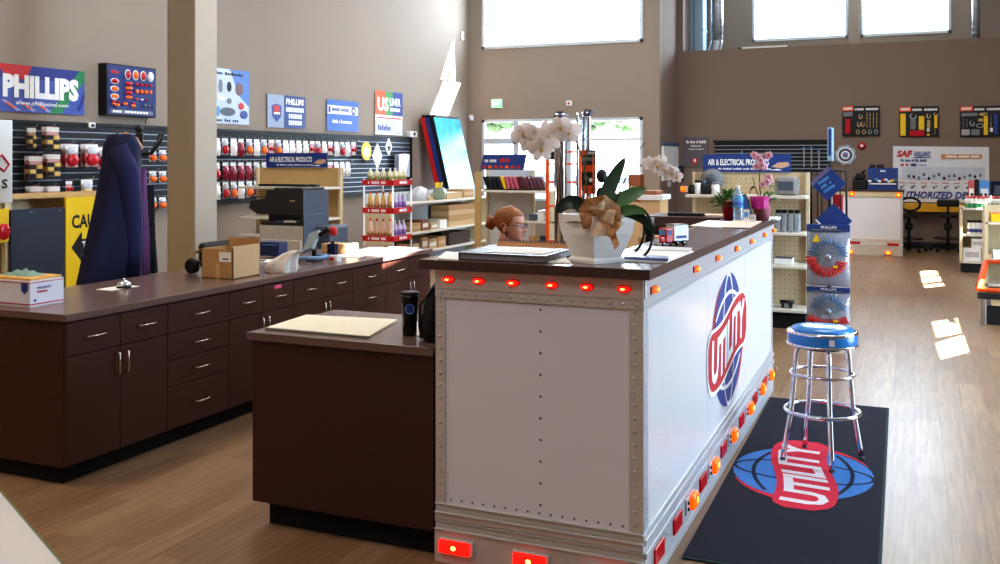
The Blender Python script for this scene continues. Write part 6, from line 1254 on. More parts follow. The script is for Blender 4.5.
for a in angs:
    c_, s_ = math.cos(a), math.sin(a); pr = [(.04, .652), (.11, .650), (.138, .640), (.150, .615), (.153, .57), (.158, .50), (.176, .30), (.182, .27), (.215, .08), (.226, z0)]
    MB().tube(M_chrome, [(cx + r * c_, cy + r * s_, z) for r, z in pr], .0142, 12).lathe(M_dgrey, [(.016, 0), (.016, .008), (.0146, .01)], (cx + .226 * c_, cy + .226 * s_, z0 - .001), 12).build('leg', st)
for r, z, k in ((.170, .50, .009), (.200, .29, .0115)): MB().tube(M_chrome, [(cx + r * math.cos(2 * PI * i / 40), cy + r * math.sin(2 * PI * i / 40), z) for i in range(40)], k, 10, True).build('foot_ring', st)
# ================================================================ spinner rack of coiled hoses
sx, sy = -.735, 9.38
sr = thing('spinner_rack', 'black wire spinner rack of coiled hose packs beyond the bar stool', 'rack', (sx, sy, 0)); S = 8.83 / 960
MB().cyl(M_black, (sx, sy + .1, .03), (sx, sy + .1, 1.62), .018).build('pole', sr); MB().lathe(M_black, [(.2, 0), (.2, .03), (.03, .05)], (sx, sy + .1, 0), 24).build('base', sr)
b = MB()
for dx in (-.155, -.10, -.06, .10, .155): b.tube(M_black, [(sx + dx, sy + .02, 1.08), (sx + dx, sy + .02, 1.60)], .006 if abs(dx) < .15 else .011, 6)
b.tube(M_black, [(sx - .155, sy + .02, 1.60), (sx + .155, sy + .02, 1.60)], .011, 6).tube(M_black, [(sx - .155, sy + .02, 1.10), (sx + .155, sy + .02, 1.10)], .008, 6).tube(M_black, [(sx - .155, sy + .02, 1.60), (sx - .155, sy + .2, 1.60), (sx + .155, sy + .2, 1.60), (sx + .155, sy + .02, 1.60)], .008, 6)
b.build('frame', sr)
solo(MB().box(M_redi, sx + .03, sx + .12, sy + .06, sy + .08, 1.16, 1.38, .004).box(M_white, sx + .05, sx + .10, sy + .055, sy + .06, 1.2, 1.26).tube(M_steel, [(sx + .1, sy + .02, 1.40), (sx + .1, sy + .07, 1.385)], .004, 6), 'red_pack', 'small red pack hanging inside the spinner rack', 'pack', (sx + .07, sy + .07, 1.16))
M = fY(sx - .005, sy - .03, 1.485); M = M @ rotM('Z', 45); b = MB().rect(M_blue, -.115, .115, -.115, .115, M, .008); b.rect(mat('diamond_grey', (110, 104, 140), .4), -.115, .115, .075, .113, M, .001, .009)
M2 = fY(sx - .005, sy - .03, 1.485)
for i, tx in enumerate(('PHILLIPS', 'AIR &', 'ELECTRICAL')): b.text(M_lblue, tx + ' ', -.075, .055, .03 - .045 * i, .055 - .045 * i, M2 @ rotM('Z', 35), .012)
solo(b, 'diamond_sign', 'large navy diamond sign with lettering on top of the spinner rack', 'sign', (sx, sy - .03, 1.33))
M = fY(sx + .045, sy - .02, 1.14) @ rotM('Z', 45); solo(MB().rect(M_blue, -.115, .115, -.115, .115, M, .008).rect(M_white, -.115, -.10, -.115, .115, M, .001, .009), 'diamond_sign', 'plain navy diamond sign below the lettered one on the spinner rack', 'sign', (sx, sy - .02, 1.0))
pt = ony(829, 127, sy)[2]; x0 = ony(826.5, 140, sy)[0]; x1 = ony(831.5, 140, sy)[0]; solo(MB().box(mat('pale_cyan_sign', (150, 184, 200), .4), x0, x1, sy + .09, sy + .30, 1.69, pt, .004).rect(M_bluei, .01, .035, .05, .3, fY(x0, sy + .09, 1.69), 0, .001).cyl(M_black, ((x0 + x1) / 2, sy + .1, 1.6), ((x0 + x1) / 2, sy + .1, 1.70), .008), 'flag_sign', 'narrow pale blue upright sign above the spinner rack', 'sign', ((x0 + x1) / 2, sy + .1, 1.62))
M_bag = clear_mat('hose_bag', (226, 232, 244), .22, .12, .16); Mcoilb = mat('hose_blue', (70, 110, 150), .35); Mcoilg = mat('hose_grey', (120, 140, 150), .35); Mcoilr = mat('hose_red', (214, 50, 50), .3)
def coil(b, m, c, R, a0, a1, turns, r, k, y):
    pts = []; n = turns * 8
    for i in range(n + 1):
        u = i / n; a = a0 + (a1 - a0) * u; q = 2 * PI * turns * u; rr = R + k * math.cos(q); pts.append((c[0] + rr * math.cos(a), y + k * .5 * math.sin(q), c[2] + rr * math.sin(a)))
    b.tube(m, pts, r, 5)
for k, (zt, zb, full, lab) in enumerate(((ony(825, 224, sy)[2], ony(825, 285, sy)[2], True, 'bagged coiled hose with red coil hanging uppermost on the spinner rack'), (ony(825, 286, sy)[2], ony(825, 327, sy)[2], False, 'bagged coiled hose hanging lowest on the spinner rack'))):
    y = sy - .06; t = thing('hose_pack', lab, 'hose pack', (sx, y, zb)); w2 = .19; h = zt - zb; cz = zb + h * (.47 if full else .42); R = .135 if full else .12
    hh = .06 if full else .045
    MB().box(M_blue, sx - w2, sx + w2, y - .02, y + .02, zt - hh, zt, .003).text(M_whitei, 'PHILLIPS', -.06, .075, zt - hh * .62, zt - hh * .2, fY(sx, y - .02, 0), .003).rect(M_grey, -.15, .12, zt - hh * .9, zt - hh * .75, fY(sx, y - .02, 0), 0, .002).build('header_card', t)
    g = []; n = 14
    for i in range(n + 1):
        v = i / n; g.append([(sx - w2 + 2 * w2 * j / n, y - .075 * (math.sin(PI * v) * math.sin(PI * j / n)) ** .5 - .006 * math.sin(i * 2.3 + j * 1.9), zb + (h - hh) * v) for j in range(n + 1)])
    MB().sheet(M_bag, g).box(clear_mat('bag_back', (226, 232, 244), .2, .2, .3), sx - w2, sx + w2, y + .01, y + .016, zb, zt - hh).build('bag', t)
    b = MB(); coil(b, Mcoilb, (sx, 0, cz), R, .1, PI * .95, 17, .0065, .04, y - .035); coil(b, Mcoilg, (sx, 0, cz), R * .62, -.3, PI * 1.2, 14, .005, .03, y - .035); b.build('blue_coil', t); b = MB()
    if full: coil(b, Mcoilr, (sx - .01, 0, cz), R * 1.02, PI * 1.0, PI * 1.92, 17, .0085, .045, y - .045)
    else: coil(b, Mcoilr, (sx, 0, cz + .30), .40, PI * 1.36, PI * 1.64, 20, .007, .03, y - .045)
    b.build('red_coil', t); MB().cyl(M_steel, (sx, y - .03, cz), (sx, y - .05, cz), .03).box(M_yellow, sx + .05, sx + .09, y - .075, y - .06, cz - .09, cz - .07).build('fitting', t)
    if full: MB().poly(M_yellow, [(-.135, h * .72), (-.065, h * .72), (-.10, h * .72 + .075)], fY(sx, y - .05, zb), .003).build('warning_sticker', t)
    MB().tube(M_black, [(sx, sy + .0, zt + .01), (sx, y - .02, zt + .01), (sx, y - .03, zt - .01)], .005, 6).build('hook', t)
# ================================================================ small trailer desk at the back
bx0, bx1, by = -1.42, -.205, 18.3; bt = thing('trailer_desk', 'smaller white trailer shaped desk with amber lamps before the brown partition', 'desk', ((bx0 + bx1) / 2, by + .35, 0)); zt = 1.17
MB().box(M_tw, bx0, bx1, by, by + .75, .30, 1.04, .004).build('body', bt); MB().box(M_cream, bx0 - .01, bx1 + .01, by - .015, by + .76, 1.04, zt - .03, .006).build('top_rail', bt); MB().box(mat('rail_cream', (216, 204, 188), .4, .2), bx0 - .005, bx1 + .005, by - .012, by + .755, .0, .30, .006).box(M_white, bx0 - .008, bx1 + .008, by - .02, by, .2, .215).build('lower_rail', bt)
MB().box(M_darkedge, bx0 - .03, bx1 + .03, by - .03, by + .78, zt - .03, zt, .004).build('desk_top', bt); b = MB().box(M_ta2, bx1 - .03, bx1 + .012, by - .018, by + .02, 0, 1.04, .003)
b.build('corner_trim', bt)
for px, py in ((852, 193.8), (898.5, 195)): p = ony(px, py, by - .02); MB().ball(M_al, p, (.05, .03, .045), 12, 8).ball(M_ah, (p[0], p[1] - .03, p[2]), (.02, .01, .018), 8, 6).build('marker_light', bt)
for px, py in ((850.5, 251.5), (888.3, 252.8)): p = ony(px, py, by - .03); MB().box(M_ta2, p[0] - .09, p[0] + .07, by - .025, by, p[2] - .04, p[2] + .04, .004).ball(M_al, p, (.065, .03, .035), 12, 8).ball(M_ah, (p[0], p[1] - .03, p[2]), (.03, .01, .02), 8, 6).build('marker_light', bt)
for px, py in ((854.8, 242.6), (893, 244.6)): p = ony(px, py, by - .02); MB().box(M_rr, p[0] - .095, p[0] + .095, by - .025, by, p[2] - .02, p[2] + .02, .004).build('reflector', bt)
p = ony(859.5, 188, by + .2); t = thing('coffee_machine', 'black machine standing on the smaller trailer desk', 'machine', (p[0], by + .3, zt)); MB().box(M_black, p[0] - .12, p[0] + .13, by + .2, by + .45, zt, zt + .17, .02).build('body', t); MB().box(M_black, p[0] - .07, p[0] + .10, by + .22, by + .42, zt + .17, zt + .29, .03).ball(M_dgrey, (p[0] - .09, by + .3, zt + .2), .04).build('head', t); MB().tube(M_black, [(p[0] + .04, by + .3, zt + .28), (p[0] + .09, by + .3, zt + .35)], .02, 8).build('handle', t)
x0, x1 = ony(867.5, 180, by + .12)[0], ony(898, 180, by + .12)[0]; hh = ony(880, 168, by + .12)[2] - zt
t = thing('display_case', 'navy display of white and yellow parts on the smaller trailer desk', 'display', ((x0 + x1) / 2, by + .2, zt)); b = MB().box(M_blue, x0, x1, by + .14, by + .17, zt + .05, zt + hh, .004).box(M_blue, x0, x1, by + .1, by + .3, zt, zt + .05, .004); M = fY(x0, by + .14, zt); W = x1 - x0; b.text(M_whitei, 'Truper', W * .42, W * .6, hh * .82, hh * .92, M, .004); b.build('panel', t)
b = MB()
for i in range(9): b.ball((M_white, M_dgrey, M_lblue, M_white, lens['red'], M_white, M_white, M_yellow, M_grey)[i], (x0 + W * (.08 + .105 * i), by + .12, zt + hh * (.38 + .04 * (i % 3))), (.035, .02, .025), 10, 6)
b.box(M_whitei, x0 + .03, x1 - .03, by + .125, by + .138, zt + hh * .24, zt + hh * .30); b.build('parts_strip', t); MB().box(M_black, x0 + .03, x0 + .13, by + .14, by + .2, zt + hh, zt + hh + .06, .01).box(M_black, x0 + .15, x0 + .27, by + .14, by + .2, zt + hh, zt + hh + .06, .01).build('top_part', t)
# ================================================================ on the brown partition
def panel_px(xa, ya, xb, yb): a = ony(xa, ya, PY); c = ony(xb, yb, PY); return a[0], c[0], c[2], a[2]
p = ony(845.5, 155, PY); b = MB(); Rg = .205; pts = []
for i in range(64): a = 2 * PI * i / 64; r = Rg * (1.0 if (i // 4) % 2 else .90); pts.append((r * math.cos(a), r * math.sin(a)))
M = fY(p[0], PY, p[2]); b.poly(mat('gear_steel_blue', (170, 184, 200), .4, .3), pts, M, .03).oval(M_whitei, 0, 0, .155, .155, M, .002, .031, 28).oval(mat('gear_slate', (70, 84, 110), .5), 0, 0, .13, .13, M, .002, .034, 28).oval(M_whitei, 0, 0, .085, .085, M, .002, .037, 24).oval(M_lblue, 0, 0, .055, .055, M, .002, .04, 20).text(M_redi, 'SKF', -.035, .035, -.015, .015, M, .046); solo(b, 'gear_sign', 'round gear shaped blue grey sign on the brown partition', 'sign', p)
p = ony(862, 146, PY); t = thing('fire_bell', 'small round red fire bell on the brown partition', 'bell', p); MB().cyl(M_red, (p[0], PY, p[2]), (p[0], PY - .05, p[2]), .075, .065, 24).build('bell', t); MB().cyl(M_white, (p[0], PY - .05, p[2]), (p[0], PY - .058, p[2]), .03, None, 16).build('centre', t)
def tool_board(xa, ya, xb, yb, label, kind):
    x0, x1, z0, z1 = panel_px(xa, ya, xb, yb); t = thing('tool_board', label, 'display board', ((x0 + x1) / 2, PY, z0)); W = x1 - x0; h = z1 - z0; M = fY(x0, PY - .04, z0)
    b = MB().box(mat('board_black', (24, 24, 32), .5), x0, x1, PY - .04, PY, z0, z1, .003); b.rect(M_orange, 0, W * .30, h * .84, h, M, 0, .002).text(M_whitei, 'KINEDYNE', W * .03, W * .27, h * .88, h * .96, M, .004).text(M_whitei, 'CARGO CONTROL', W * .33, W * .96, h * .855, h * .93, M, .004, 0, .03); b.build('board', t)
    def it(m, x, y, w, hh, shape='bar'):
        g = MB(); cxx, czz = x0 + W * x, z0 + h * y
        if shape == 'bar': g.box(m, cxx - W * w / 2, cxx + W * w / 2, PY - .075, PY - .042, czz - h * hh / 2, czz + h * hh / 2, .008)
        elif shape == 'hook': g.tube(m, [(cxx + W * w * .5 * math.cos(a), PY - .055, czz + h * hh * .5 * math.sin(a)) for a in [PI * (.6 + i / 12 * 1.55) for i in range(13)]], .012, 6)
        elif shape == 'ring': g.tube(m, [(cxx + W * w * .5 * math.cos(2 * PI * i / 16), PY - .055, czz + h * hh * .5 * math.sin(2 * PI * i / 16)) for i in range(16)], .010, 6, True)
        elif shape == 'chain':
            n = 9
            for i in range(n): zz = czz + h * hh * (.5 - (i + .5) / n); g.ball(m, (cxx, PY - .055, zz), (.012 if i % 2 else .007, .008, h * hh / n * .55), 6, 5)
        g.build({'bar': 'strap', 'hook': 'hook', 'ring': 'ring', 'chain': 'chain'}[shape], t)
    gold = mat('gold_metal', (206, 180, 120), .3, .6)
    if kind == 0:
        it(M_grey, .15, .73, .26, .16); it(lens['red'], .15, .33, .14, .50)
        for x in (.66, .74, .83, .92): it(gold, x, .52, .03, .52, 'chain')
        for x, y in ((.49, .66), (.44, .40), (.55, .40)): it(gold, x, y, .08, .16, 'hook')
        for x, y in ((.42, .14), (.58, .14), (.74, .14), (.90, .14)): it(gold if x < .7 else M_steel, x, y, .08, .13, 'ring')
    elif kind == 1:
        it(M_yellow, .09, .40, .14, .74); it(M_grey, .35, .42, .14, .36); it(M_steel, .35, .68, .15, .16, 'hook'); it(M_yellow, .56, .45, .14, .46); it(lens['red'], .45, .11, .38, .19)
        it(gold, .74, .68, .09, .15, 'hook'); it(gold, .74, .42, .08, .25); it(M_white, .73, .22, .07, .12); it(M_yellow, .73, .06, .07, .07); it(M_yellow, .92, .48, .08, .42); it(gold, .92, .72, .09, .12, 'hook'); it(gold, .90, .15, .05, .2, 'chain')
    else:
        it(M_grey, .22, .72, .38, .12); it(gold, .55, .72, .2, .1); it(M_grey, .08, .44, .05, .36, 'chain'); it(M_grey, .16, .44, .05, .30, 'chain'); it(M_steel, .28, .44, .10, .16, 'hook'); it(gold, .48, .54, .12, .10); it(M_steel, .46, .36, .16, .12, 'ring'); it(M_steel, .13, .14, .20, .20); it(M_grey, .36, .14, .20, .20); it(M_yellow, .60, .40, .10, .70); it(M_steel, .72, .5, .07, .4, 'chain'); it(M_white, .73, .22, .07, .14); it(M_bluei, .83, .40, .10, .66)
tool_board(842.5, 106.5, 880, 136, 'black display board of gold chains and hooks nearest the gear sign', 0); tool_board(899.5, 107, 939, 136.5, 'black display board with yellow straps above the white banner', 1); tool_board(960, 106.5, 1003, 136.5, 'black display board with grey and blue pieces farthest from the gear sign', 2)
x0, x1, z0, z1 = panel_px(893, 146, 989, 203); b = MB(); W = x1 - x0; h = z1 - z0; g = []
for i in range(7): g.append([(x0 + W * j / 16, PY - .012 - .008 * math.sin(j * 1.1), z0 + h * i / 6 - .03 * (j / 16) * (i / 6)) for j in range(17)])
b.sheet(mat('banner_white', (226, 228, 232), .6, noise=.02), g); M = fY(x0, PY - .022, z0)
b.text(M_redi, 'SAF', W * .04, W * .21, h * .80, h * .92, M, .003, .2, .05).text(M_bluei, 'HOLLAND', W * .225, W * .40, h * .81, h * .90, M, .003, .2, .03).rect(M_bluei, W * .225, W * .41, h * .785, h * .80, M, 0, .003).text(M_bluei, 'The power of the brands', W * .08, W * .36, h * .72, h * .765, M, .003); b.oval(M_redi, W * .10, h * .66, W * .02, h * .02, M, 0, .003).oval(M_redi, W * .15, h * .66, W * .012, h * .025, M, 0, .003).oval(M_bluei, W * .22, h * .66, W * .035, h * .025, M, 0, .003).text(M_lblue, 'Neway', W * .28, W * .36, h * .645, h * .675, M, .003)
b.rect(mat('banner_orange', (206, 146, 80), .6), W * .51, W * .93, h * .77, h * .845, M, 0, .002).text(M_whitei, 'GENUINE QUALITY PARTS', W * .56, W * .9, h * .79, h * .825, M, .004); b.rect(mat('banner_mist', (200, 208, 220), .6, noise=.1, scale=6), W * .1, W * .96, h * .40, h * .62, M, 0, .002)
rr = random.Random(9)
for i in range(15): b.oval((M_dgrey, M_ink, M_grey)[i % 3], W * (.17 + .053 * i), h * (.45 + rr.uniform(-.03, .05)), W * .015, h * .03, M, 0, .004, 9)
for i in range(8): u = W * (.06 + .115 * i); b.rect(M_redi, u, u + W * .07, h * .335, h * .345, M, 0, .004).oval(M_dgrey, u + W * .03, h * .26, W * .014, h * .022, M, 0, .004, 8).oval(M_ink, u + W * .055, h * .285, W * .01, h * .014, M, 0, .004, 8)
b.text(M_bluei, 'AUTHORIZED DEALER', W * .02, W * .985, h * .06, h * .19, M, .004, .25, .03); solo(b, 'dealer_banner', 'white banner reading AUTHORIZED DEALER on the brown partition', 'banner', (x0, PY, z0))
t = thing('wall_bench', 'long yellow edged bench along the brown partition under the white banner', 'bench', (.2, PY - .15, 0)); zb = ony(930, 204, PY - .26)[2]; MB().box(mat('bench_yellow', (226, 170, 40), .5), -.19, 2.4, PY - .26, PY - .02, zb - .15, zb, .006).build('bench_top', t)
for x in (-.1, 2.3): MB().box(M_dgrey, x - .03, x + .03, PY - .2, PY - .14, 0, zb - .15).build('leg', t)
def stool2(px, py, label, back):
    p = onz(px, py, 0); t = thing('drafting_stool', label, 'stool', (p[0], p[1], 0)); x, y = p[0], p[1]
    MB().lathe(M_black, [(.05, .62), (.17, .63), (.18, .66), (.15, .69), (0, .695)], (x, y, 0), 24).build('seat', t); MB().cyl(M_black, (x, y, .1), (x, y, .63), .025).lathe(M_black, [(.05, .40), (.07, .43), (.07, .5), (.04, .53)], (x, y, 0), 16).build('stem', t)
    for a in range(5): r = a * 2 * PI / 5 + .3; MB().tube(M_black, [(x, y, .14), (x + .3 * math.cos(r), y + .3 * math.sin(r), .07)], [.03, .018], 8).ball(M_black, (x + .3 * math.cos(r), y + .3 * math.sin(r), .035), .034, 10, 6).build('leg', t)
    MB().tube(M_black, [(x + .24 * math.cos(2 * PI * i / 24), y + .24 * math.sin(2 * PI * i / 24), .24) for i in range(24)], .012, 6, True).build('foot_ring', t)
    b = MB()
    if back == 0: b.box(M_black, x - .19, x + .19, y - .03, y + .03, .83, .97, .03).tube(M_black, [(x, y, .86), (x, y + .05, .74), (x, y + .1, .64)], .02, 8)
    else: b.tube(M_black, [(x + .02 + .17 * math.cos(2 * PI * i / 24), y - .05, .88 + .12 * math.sin(2 * PI * i / 24)) for i in range(24)], .022, 8, True).tube(M_black, [(x + .02, y - .05, .77), (x, y, .66)], .02, 8)
    b.build('backrest', t)
stool2(948, 251.5, 'black drafting stool with footring before the yellow bench', 0); stool2(909, 251.5, 'black stool with a ring back partly hidden by the smaller trailer desk', 1)
# ================================================================ shelf units at the edge of the shop floor
def counted(n, f):
    for i in range(n): f(i)
g1 = endcap('end_gondola', 'cream shelf unit of spray bottles and boxes before the yellow bench', .635, 1.9, 16.1, ony(970, 209, 16.1)[2] + .02, [ony(970, 208, 16.1)[2], ony(970, 234.5, 16.1)[2], ony(970, 261.5, 16.1)[2]], .5, M_cream, False, .15)
MB().box(M_cream, .63, .66, 16.1, 16.55, .15, ony(970, 207, 16.1)[2]).build('side_panel', g1); s1, s2, s3 = ony(970, 208, 16.1)[2], ony(970, 234.5, 16.1)[2], ony(970, 261.5, 16.1)[2]
bt_ = thing('spray_bottle', 'x', 'bottle', (0, 0, 0)); MB().lathe(mat('bottle_green', (40, 130, 76), .4), [(.031, 0), (.033, .01), (.033, .065)], n=14).lathe(M_white, [(.0332, .065), (.0332, .14)], n=14).lathe(mat('bottle_pinkred', (204, 96, 90), .4), [(.033, .14), (.03, .165), (.016, .185)], n=14).build('body', bt_, local=True); MB().lathe(M_black, [(.017, .183), (.018, .215), (.01, .22)], n=12).build('cap', bt_, local=True)
for i in range(9):
    loc = (ony(967.3 + i * 4.6, 205, 16.2)[0], 16.2, s1 + .001); lab = 'white and green bottle, %s from the open end of the cream shelf top' % nth(i)
    if i == 0: bt_.location = loc; bt_['label'] = lab; bt_['group'] = 'spray bottles on the cream shelf unit'
    else: dup(bt_, loc, None, lab, 'spray bottles on the cream shelf unit')
for i in range(4):
    x = ony(969.5 + i * 4.6, 225, 16.2)[0]; solo(MB().lathe(M_white, [(.032, 0), (.033, .17), (.033, .175)], (x, 16.2, s2 + .001), 14).lathe(mat('can_blue', (70, 80, 130), .4), [(.0335, .03), (.0335, .08)], (x, 16.2, s2 + .001), 14).lathe(M_black, [(.034, .175), (.034, .205), (.02, .21)], (x, 16.2, s2 + .001), 14), 'spray_can', 'white can with black lid, %s from the open end of the middle cream shelf' % nth(i), 'can', (x, 16.2, s2), 'cans on the middle cream shelf')
xa, xb = ony(963, 250, 16.15)[0], ony(981, 250, 16.15)[0]; crate(M_paper, xa, xb, 16.15, 16.4, s3 + .001, .20, 'white_carton', 'white printed carton on the lowest cream shelf', band=mat('print_grey', (196, 190, 186), .6)); xa, xb = ony(971.5, 250, 16.15)[0], ony(984, 250, 16.15)[0]; crate(M_paper, xa, xb, 16.15, 16.4, s3 + .203, .14, 'white_carton', 'smaller white carton on top of the printed carton', band=mat('print_grey', (196, 190, 186), .6))
for xa, xb, ya, m, lab in ((968.5, 974.5, 180.5, mat('box_rose', (196, 100, 96), .5), 'rose coloured box standing behind the row of bottles'), (974.8, 979, 179.5, M_ink, 'narrow black box standing behind the row of bottles'), (979.3, 989.5, 180.5, M_lblue, 'pale blue box standing behind the row of bottles')):
    x0, x1 = ony(xa, 190, 16.36)[0], ony(xb, 190, 16.36)[0]; crate(m, x0, x1, 16.36, 16.5, s1 + .001, ony(970, ya, 16.36)[2] - s1, 'display_box', lab, band=M_whitei if m is not M_ink else None)
g2 = endcap('end_gondola', 'cream shelf unit with a yellow box and a red frame at the near side', .72, 1.9, 12.0, ony(990, 206.5, 12)[2], [ony(990, 222, 12)[2], ony(990, 259, 12)[2], .32], .5, M_cream, False, .15); MB().box(M_cream, .715, .75, 12.0, 12.44, .15, ony(990, 206.5, 12)[2]).build('side_panel', g2)
xa, xb = ony(991, 218, 12.05)[0], 1.6; crate(M_yellow, xa, xb, 12.05, 12.3, ony(990, 222, 12)[2] + .001, .09, 'yellow_carton', 'long yellow box on the upper shelf of the near cream unit', lidm=M_orange); xa = ony(987, 258, 12.05)[0]; xb = ony(992, 258, 12.05)[0]; crate(M_card2, xa, xb, 12.05, 12.25, ony(990, 259, 12)[2] + .001, .05, 'tan_packet', 'small tan packet on the middle shelf of the near cream unit', 'packet'); xa = ony(993, 255, 12.05)[0]; crate(M_paper, xa, 1.3, 12.05, 12.3, ony(990, 259, 12)[2] + .001, .09, 'white_carton', 'white carton on the middle shelf of the near cream unit')
x = ony(999, 195, 16.9)[0]; solo(MB().box(M_navy, x - .09, x + .4, 17.1, 17.5, 0, 1.36, .01).box(M_dgrey, x - .05, x + .3, 17.09, 17.1, .9, 1.3), 'navy_cabinet', 'tall navy cabinet at the very edge behind the bottles', 'cabinet', (x + .15, 17.3, 0))
# red frame leaning on its black stand
A = onz(978, 291, .27); t = thing('red_frame_rack', 'orange red steel frame sloping on a black base before the near cream unit', 'rack', (A[0] + .45, 11.4, 0)); y0 = 11.05
x0 = ony(978.5, 288, y0)[0]; z0 = ony(985, 290, y0)[2]; y1 = 11.9; x1 = x0 + 1.0; z1 = ony(999, 262, y1)[2]
print('redframe', x0, y0, z0, y1, z1)
sk = Vector((0, y1 - y0, z1 - z0)).normalized()
b = MB()
for a, c in (((x0, y0, z0), (x1, y0, z0)), ((x0 + .12, y1, z1), (x1, y1, z1)), ((x0, y0, z0), (x0 + .12, y1, z1)), ((x1, y0, z0), (x1, y1, z1)), ((x0 + .5, y0, z0), (x0 + .5, y1, z1))): b.tube(M_orange, [a, c], .035, 4, flat=.7)
b.build('frame', t); MB().box(M_black, x0 - .01, x1, y0 - .03, y0 + .03, z0 - .09, z0 - .03, .006).build('front_bar', t); MB().box(M_cream, x0 + .12, x1, y0 + .02, y0 + .1, z0 - .16, z0 - .09, .004).build('front_panel', t); MB().box(M_black, x0 + .08, x1, y0 + .05, y1 - .1, 0, z0 - .16, .006).build('base', t); MB().box(M_steel, x0 + .01, x0 + .07, y0 - .01, y0 + .05, 0, z0 - .09, .004).build('leg', t); MB().box(M_tan, x0 + .16, x1 - .05, y0 + .12, y1 - .14, z0 - .16, z0 - .12).build('tray', t)
# ================================================================ ducts above the partition
yd = 21.6
def duct(xa, xb, m, label, elbow, y=yd):
    x0, x1 = ony(xa, 30, y)[0], ony(xb, 30, y)[0]; r = (x1 - x0) / 2; x = (x0 + x1) / 2; t = thing('air_duct', label, 'duct', (x, y, 4.0))
    z0 = 4.35 if elbow else 3.9; b = MB().cyl(m, (x, y, z0), (x, y, CZ - .005), r, None, 24)
    for i in range(12): b.lathe(m, [(r * 1.005, -.008), (r * 1.04, 0), (r * 1.005, .008)], (x, y, z0 + .1 + i * .13), 24)
    b.build('duct_pipe', t)
    if elbow:
        MB().tube(m, [(x, y, z0 + .05), (x, y, z0), (x - .02, y, z0 - .1), (x - .06, y, z0 - .2), (x - .08, y, z0 - .3), (x - .08, y, 3.6)], r, 20).build('elbow', t)
M_duct = mat('galvanised_duct', (186, 192, 198), .35, .7, noise=.06, scale=8); M_ductb = mat('pale_blue_duct', (170, 200, 220), .4, .5, noise=.04)  # plain steel, and pale blue metal for the square duct
duct(711, 723, M_duct, 'spiral steel duct with an elbow above the brown partition', True); duct(972, 980, M_duct, 'plain steel duct at the far end above the partition', False)
x0, x1 = ony(686, 30, yd)[0], ony(704, 30, yd)[0]; solo(MB().box(M_ductb, x0, x1, yd - .1, yd + .3, 3.5, CZ - .005, .01).box(M_ductb, x0 - .02, x1 + .02, yd - .12, yd + .32, 4.6, 4.63).box(M_grey, (x0 + x1) / 2 - .01, (x0 + x1) / 2 + .01, yd - .105, yd - .1, 3.5, CZ - .01), 'square_duct', 'square pale blue duct beside the spiral duct', 'duct', ((x0 + x1) / 2, yd, 4))
a = ony(742, 47, PY + .1); c = ony(787, 46, PY + .1); solo(MB().box(M_white, a[0], c[0], PY + .06, PY + .14, 4.0, 4.04, .006).box(M_black, a[0] - .08, a[0], PY + .07, PY + .13, 4.0, 4.03, .004), 'light_tube', 'long white light fitting lying on top of the partition', 'light fitting', (a[0], PY + .1, 4.0))
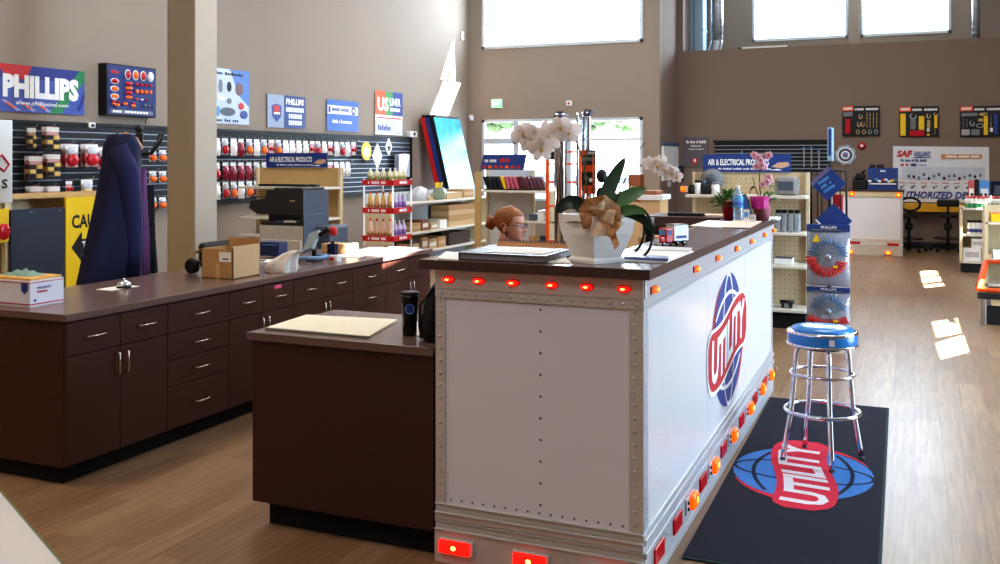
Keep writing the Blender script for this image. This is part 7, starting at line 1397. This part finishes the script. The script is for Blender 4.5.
# ================================================================ outside the lower window
M_asph = mat('pale_asphalt', (200, 200, 200), .9); gx_ = MB().box(M_asph, -60, 40, DY + .2, 110, -.25, -.15); o = struct(gx_, 'exterior_ground')
struct(MB().box(M_asph, WX - 30, RETX - .2, BY + .2, DY + .2, -.25, -.15), 'exterior_ground')
tv = thing('parked_trailer', 'long white trailer parked outside the lower window', 'trailer', (-21, 42, -.15)); MB().box(M_tw, -30, -6, 42, 44.5, .9, 2.95, .05).build('box_body', tv); MB().box(M_dgrey, -29.5, -6.5, 42.6, 43.9, .6, .9).build('chassis', tv)
for x in (-28, -26.7, -8, -9.3): MB().cyl(M_black, (x, 41.95, .35), (x, 42.5, .35), .5, None, 20).build('wheel', tv)
def car(x, y, m, label):
    t = thing('parked_car', label, 'car', (x, y, -.15)); vs = [(-2.2, .3), (2.2, .3), (2.25, .75), (1.9, .95), (1.1, 1.05), (.5, 1.5), (-1.2, 1.52), (-1.9, 1.05), (-2.25, .95)]
    b = MB(); M = fY(x, y, -.15); b.poly(m, vs, M, 1.75); b.build('body', t); MB().poly(M_dgrey, [(.95, 1.06), (.45, 1.42), (-1.1, 1.44), (-1.7, 1.06)], fY(x, y - 1.752, -.15), .01).build('window', t)
    for dx in (-1.4, 1.4): MB().cyl(M_black, (x + dx, y - 1.78, .19), (x + dx, y - 1.5, .19), .34, None, 20).build('wheel', t)
car(-13.5, 33, mat('car_pale_blue', (150, 180, 214), .3), 'pale blue car parked outside the lower window'); car(-10.2, 30, mat('car_silver', (176, 186, 200), .3), 'silver car parked outside behind the orchid leaf'); car(-17.2, 36, mat('car_white', (220, 224, 230), .3), 'white car parked outside beyond the sloping blue sign')
solo(MB().box(mat('rust_crate', (150, 86, 50), .6), ony(629, 185, 17.9)[0], ony(641, 185, 17.9)[0], 17.85, 18.15, .9, 1.42, .01).box(M_cream, ony(631, 185, 17.9)[0], ony(639, 185, 17.9)[0], 17.845, 17.85, 1.0, 1.2), 'brown_box', 'brown box with pale label standing on a stack by the lower window', 'box', (ony(635, 185, 17.9)[0], 18, .9))
t = thing('stock_crate', 'tan crate stack under the lower window', 'crate', (ony(630, 200, 17.9)[0], 18, 0)); MB().box(M_card2, ony(612, 185, 17.9)[0], ony(644, 185, 17.9)[0], 17.8, 18.3, 0, .895, .01).build('crate', t)
rt_ = random.Random(11)
for i in range(9):
    x = -44 + i * 5.4; y = 54 + rt_.uniform(-2, 2); t = thing('tree', 'leafy tree outside, %s in the row beyond the parked trailer' % nth(i), 'tree', (x, y, -.15), 0, 'trees beyond the parked trailer'); MB().cyl(mat('bark', (90, 70, 52), .9), (x, y, -.15), (x, y, 3.2), .22, .14, 10).build('trunk', t); b = MB()
    for k in range(90):
        a, e, r = rt_.uniform(0, 2 * PI), rt_.uniform(-.5, 1.5), rt_.uniform(.8, 2.0); c_ = (x + r * math.cos(a) * math.cos(e), y + r * math.sin(a) * math.cos(e), 4.2 + r * math.sin(e) * .95); s_ = rt_.uniform(.25, .5); b.ball(mat('tree_leaf', (60, 84, 48), .8, noise=.3, scale=2), c_, (s_, s_, s_ * .7), 6, 4)
    b.build('crown', t)
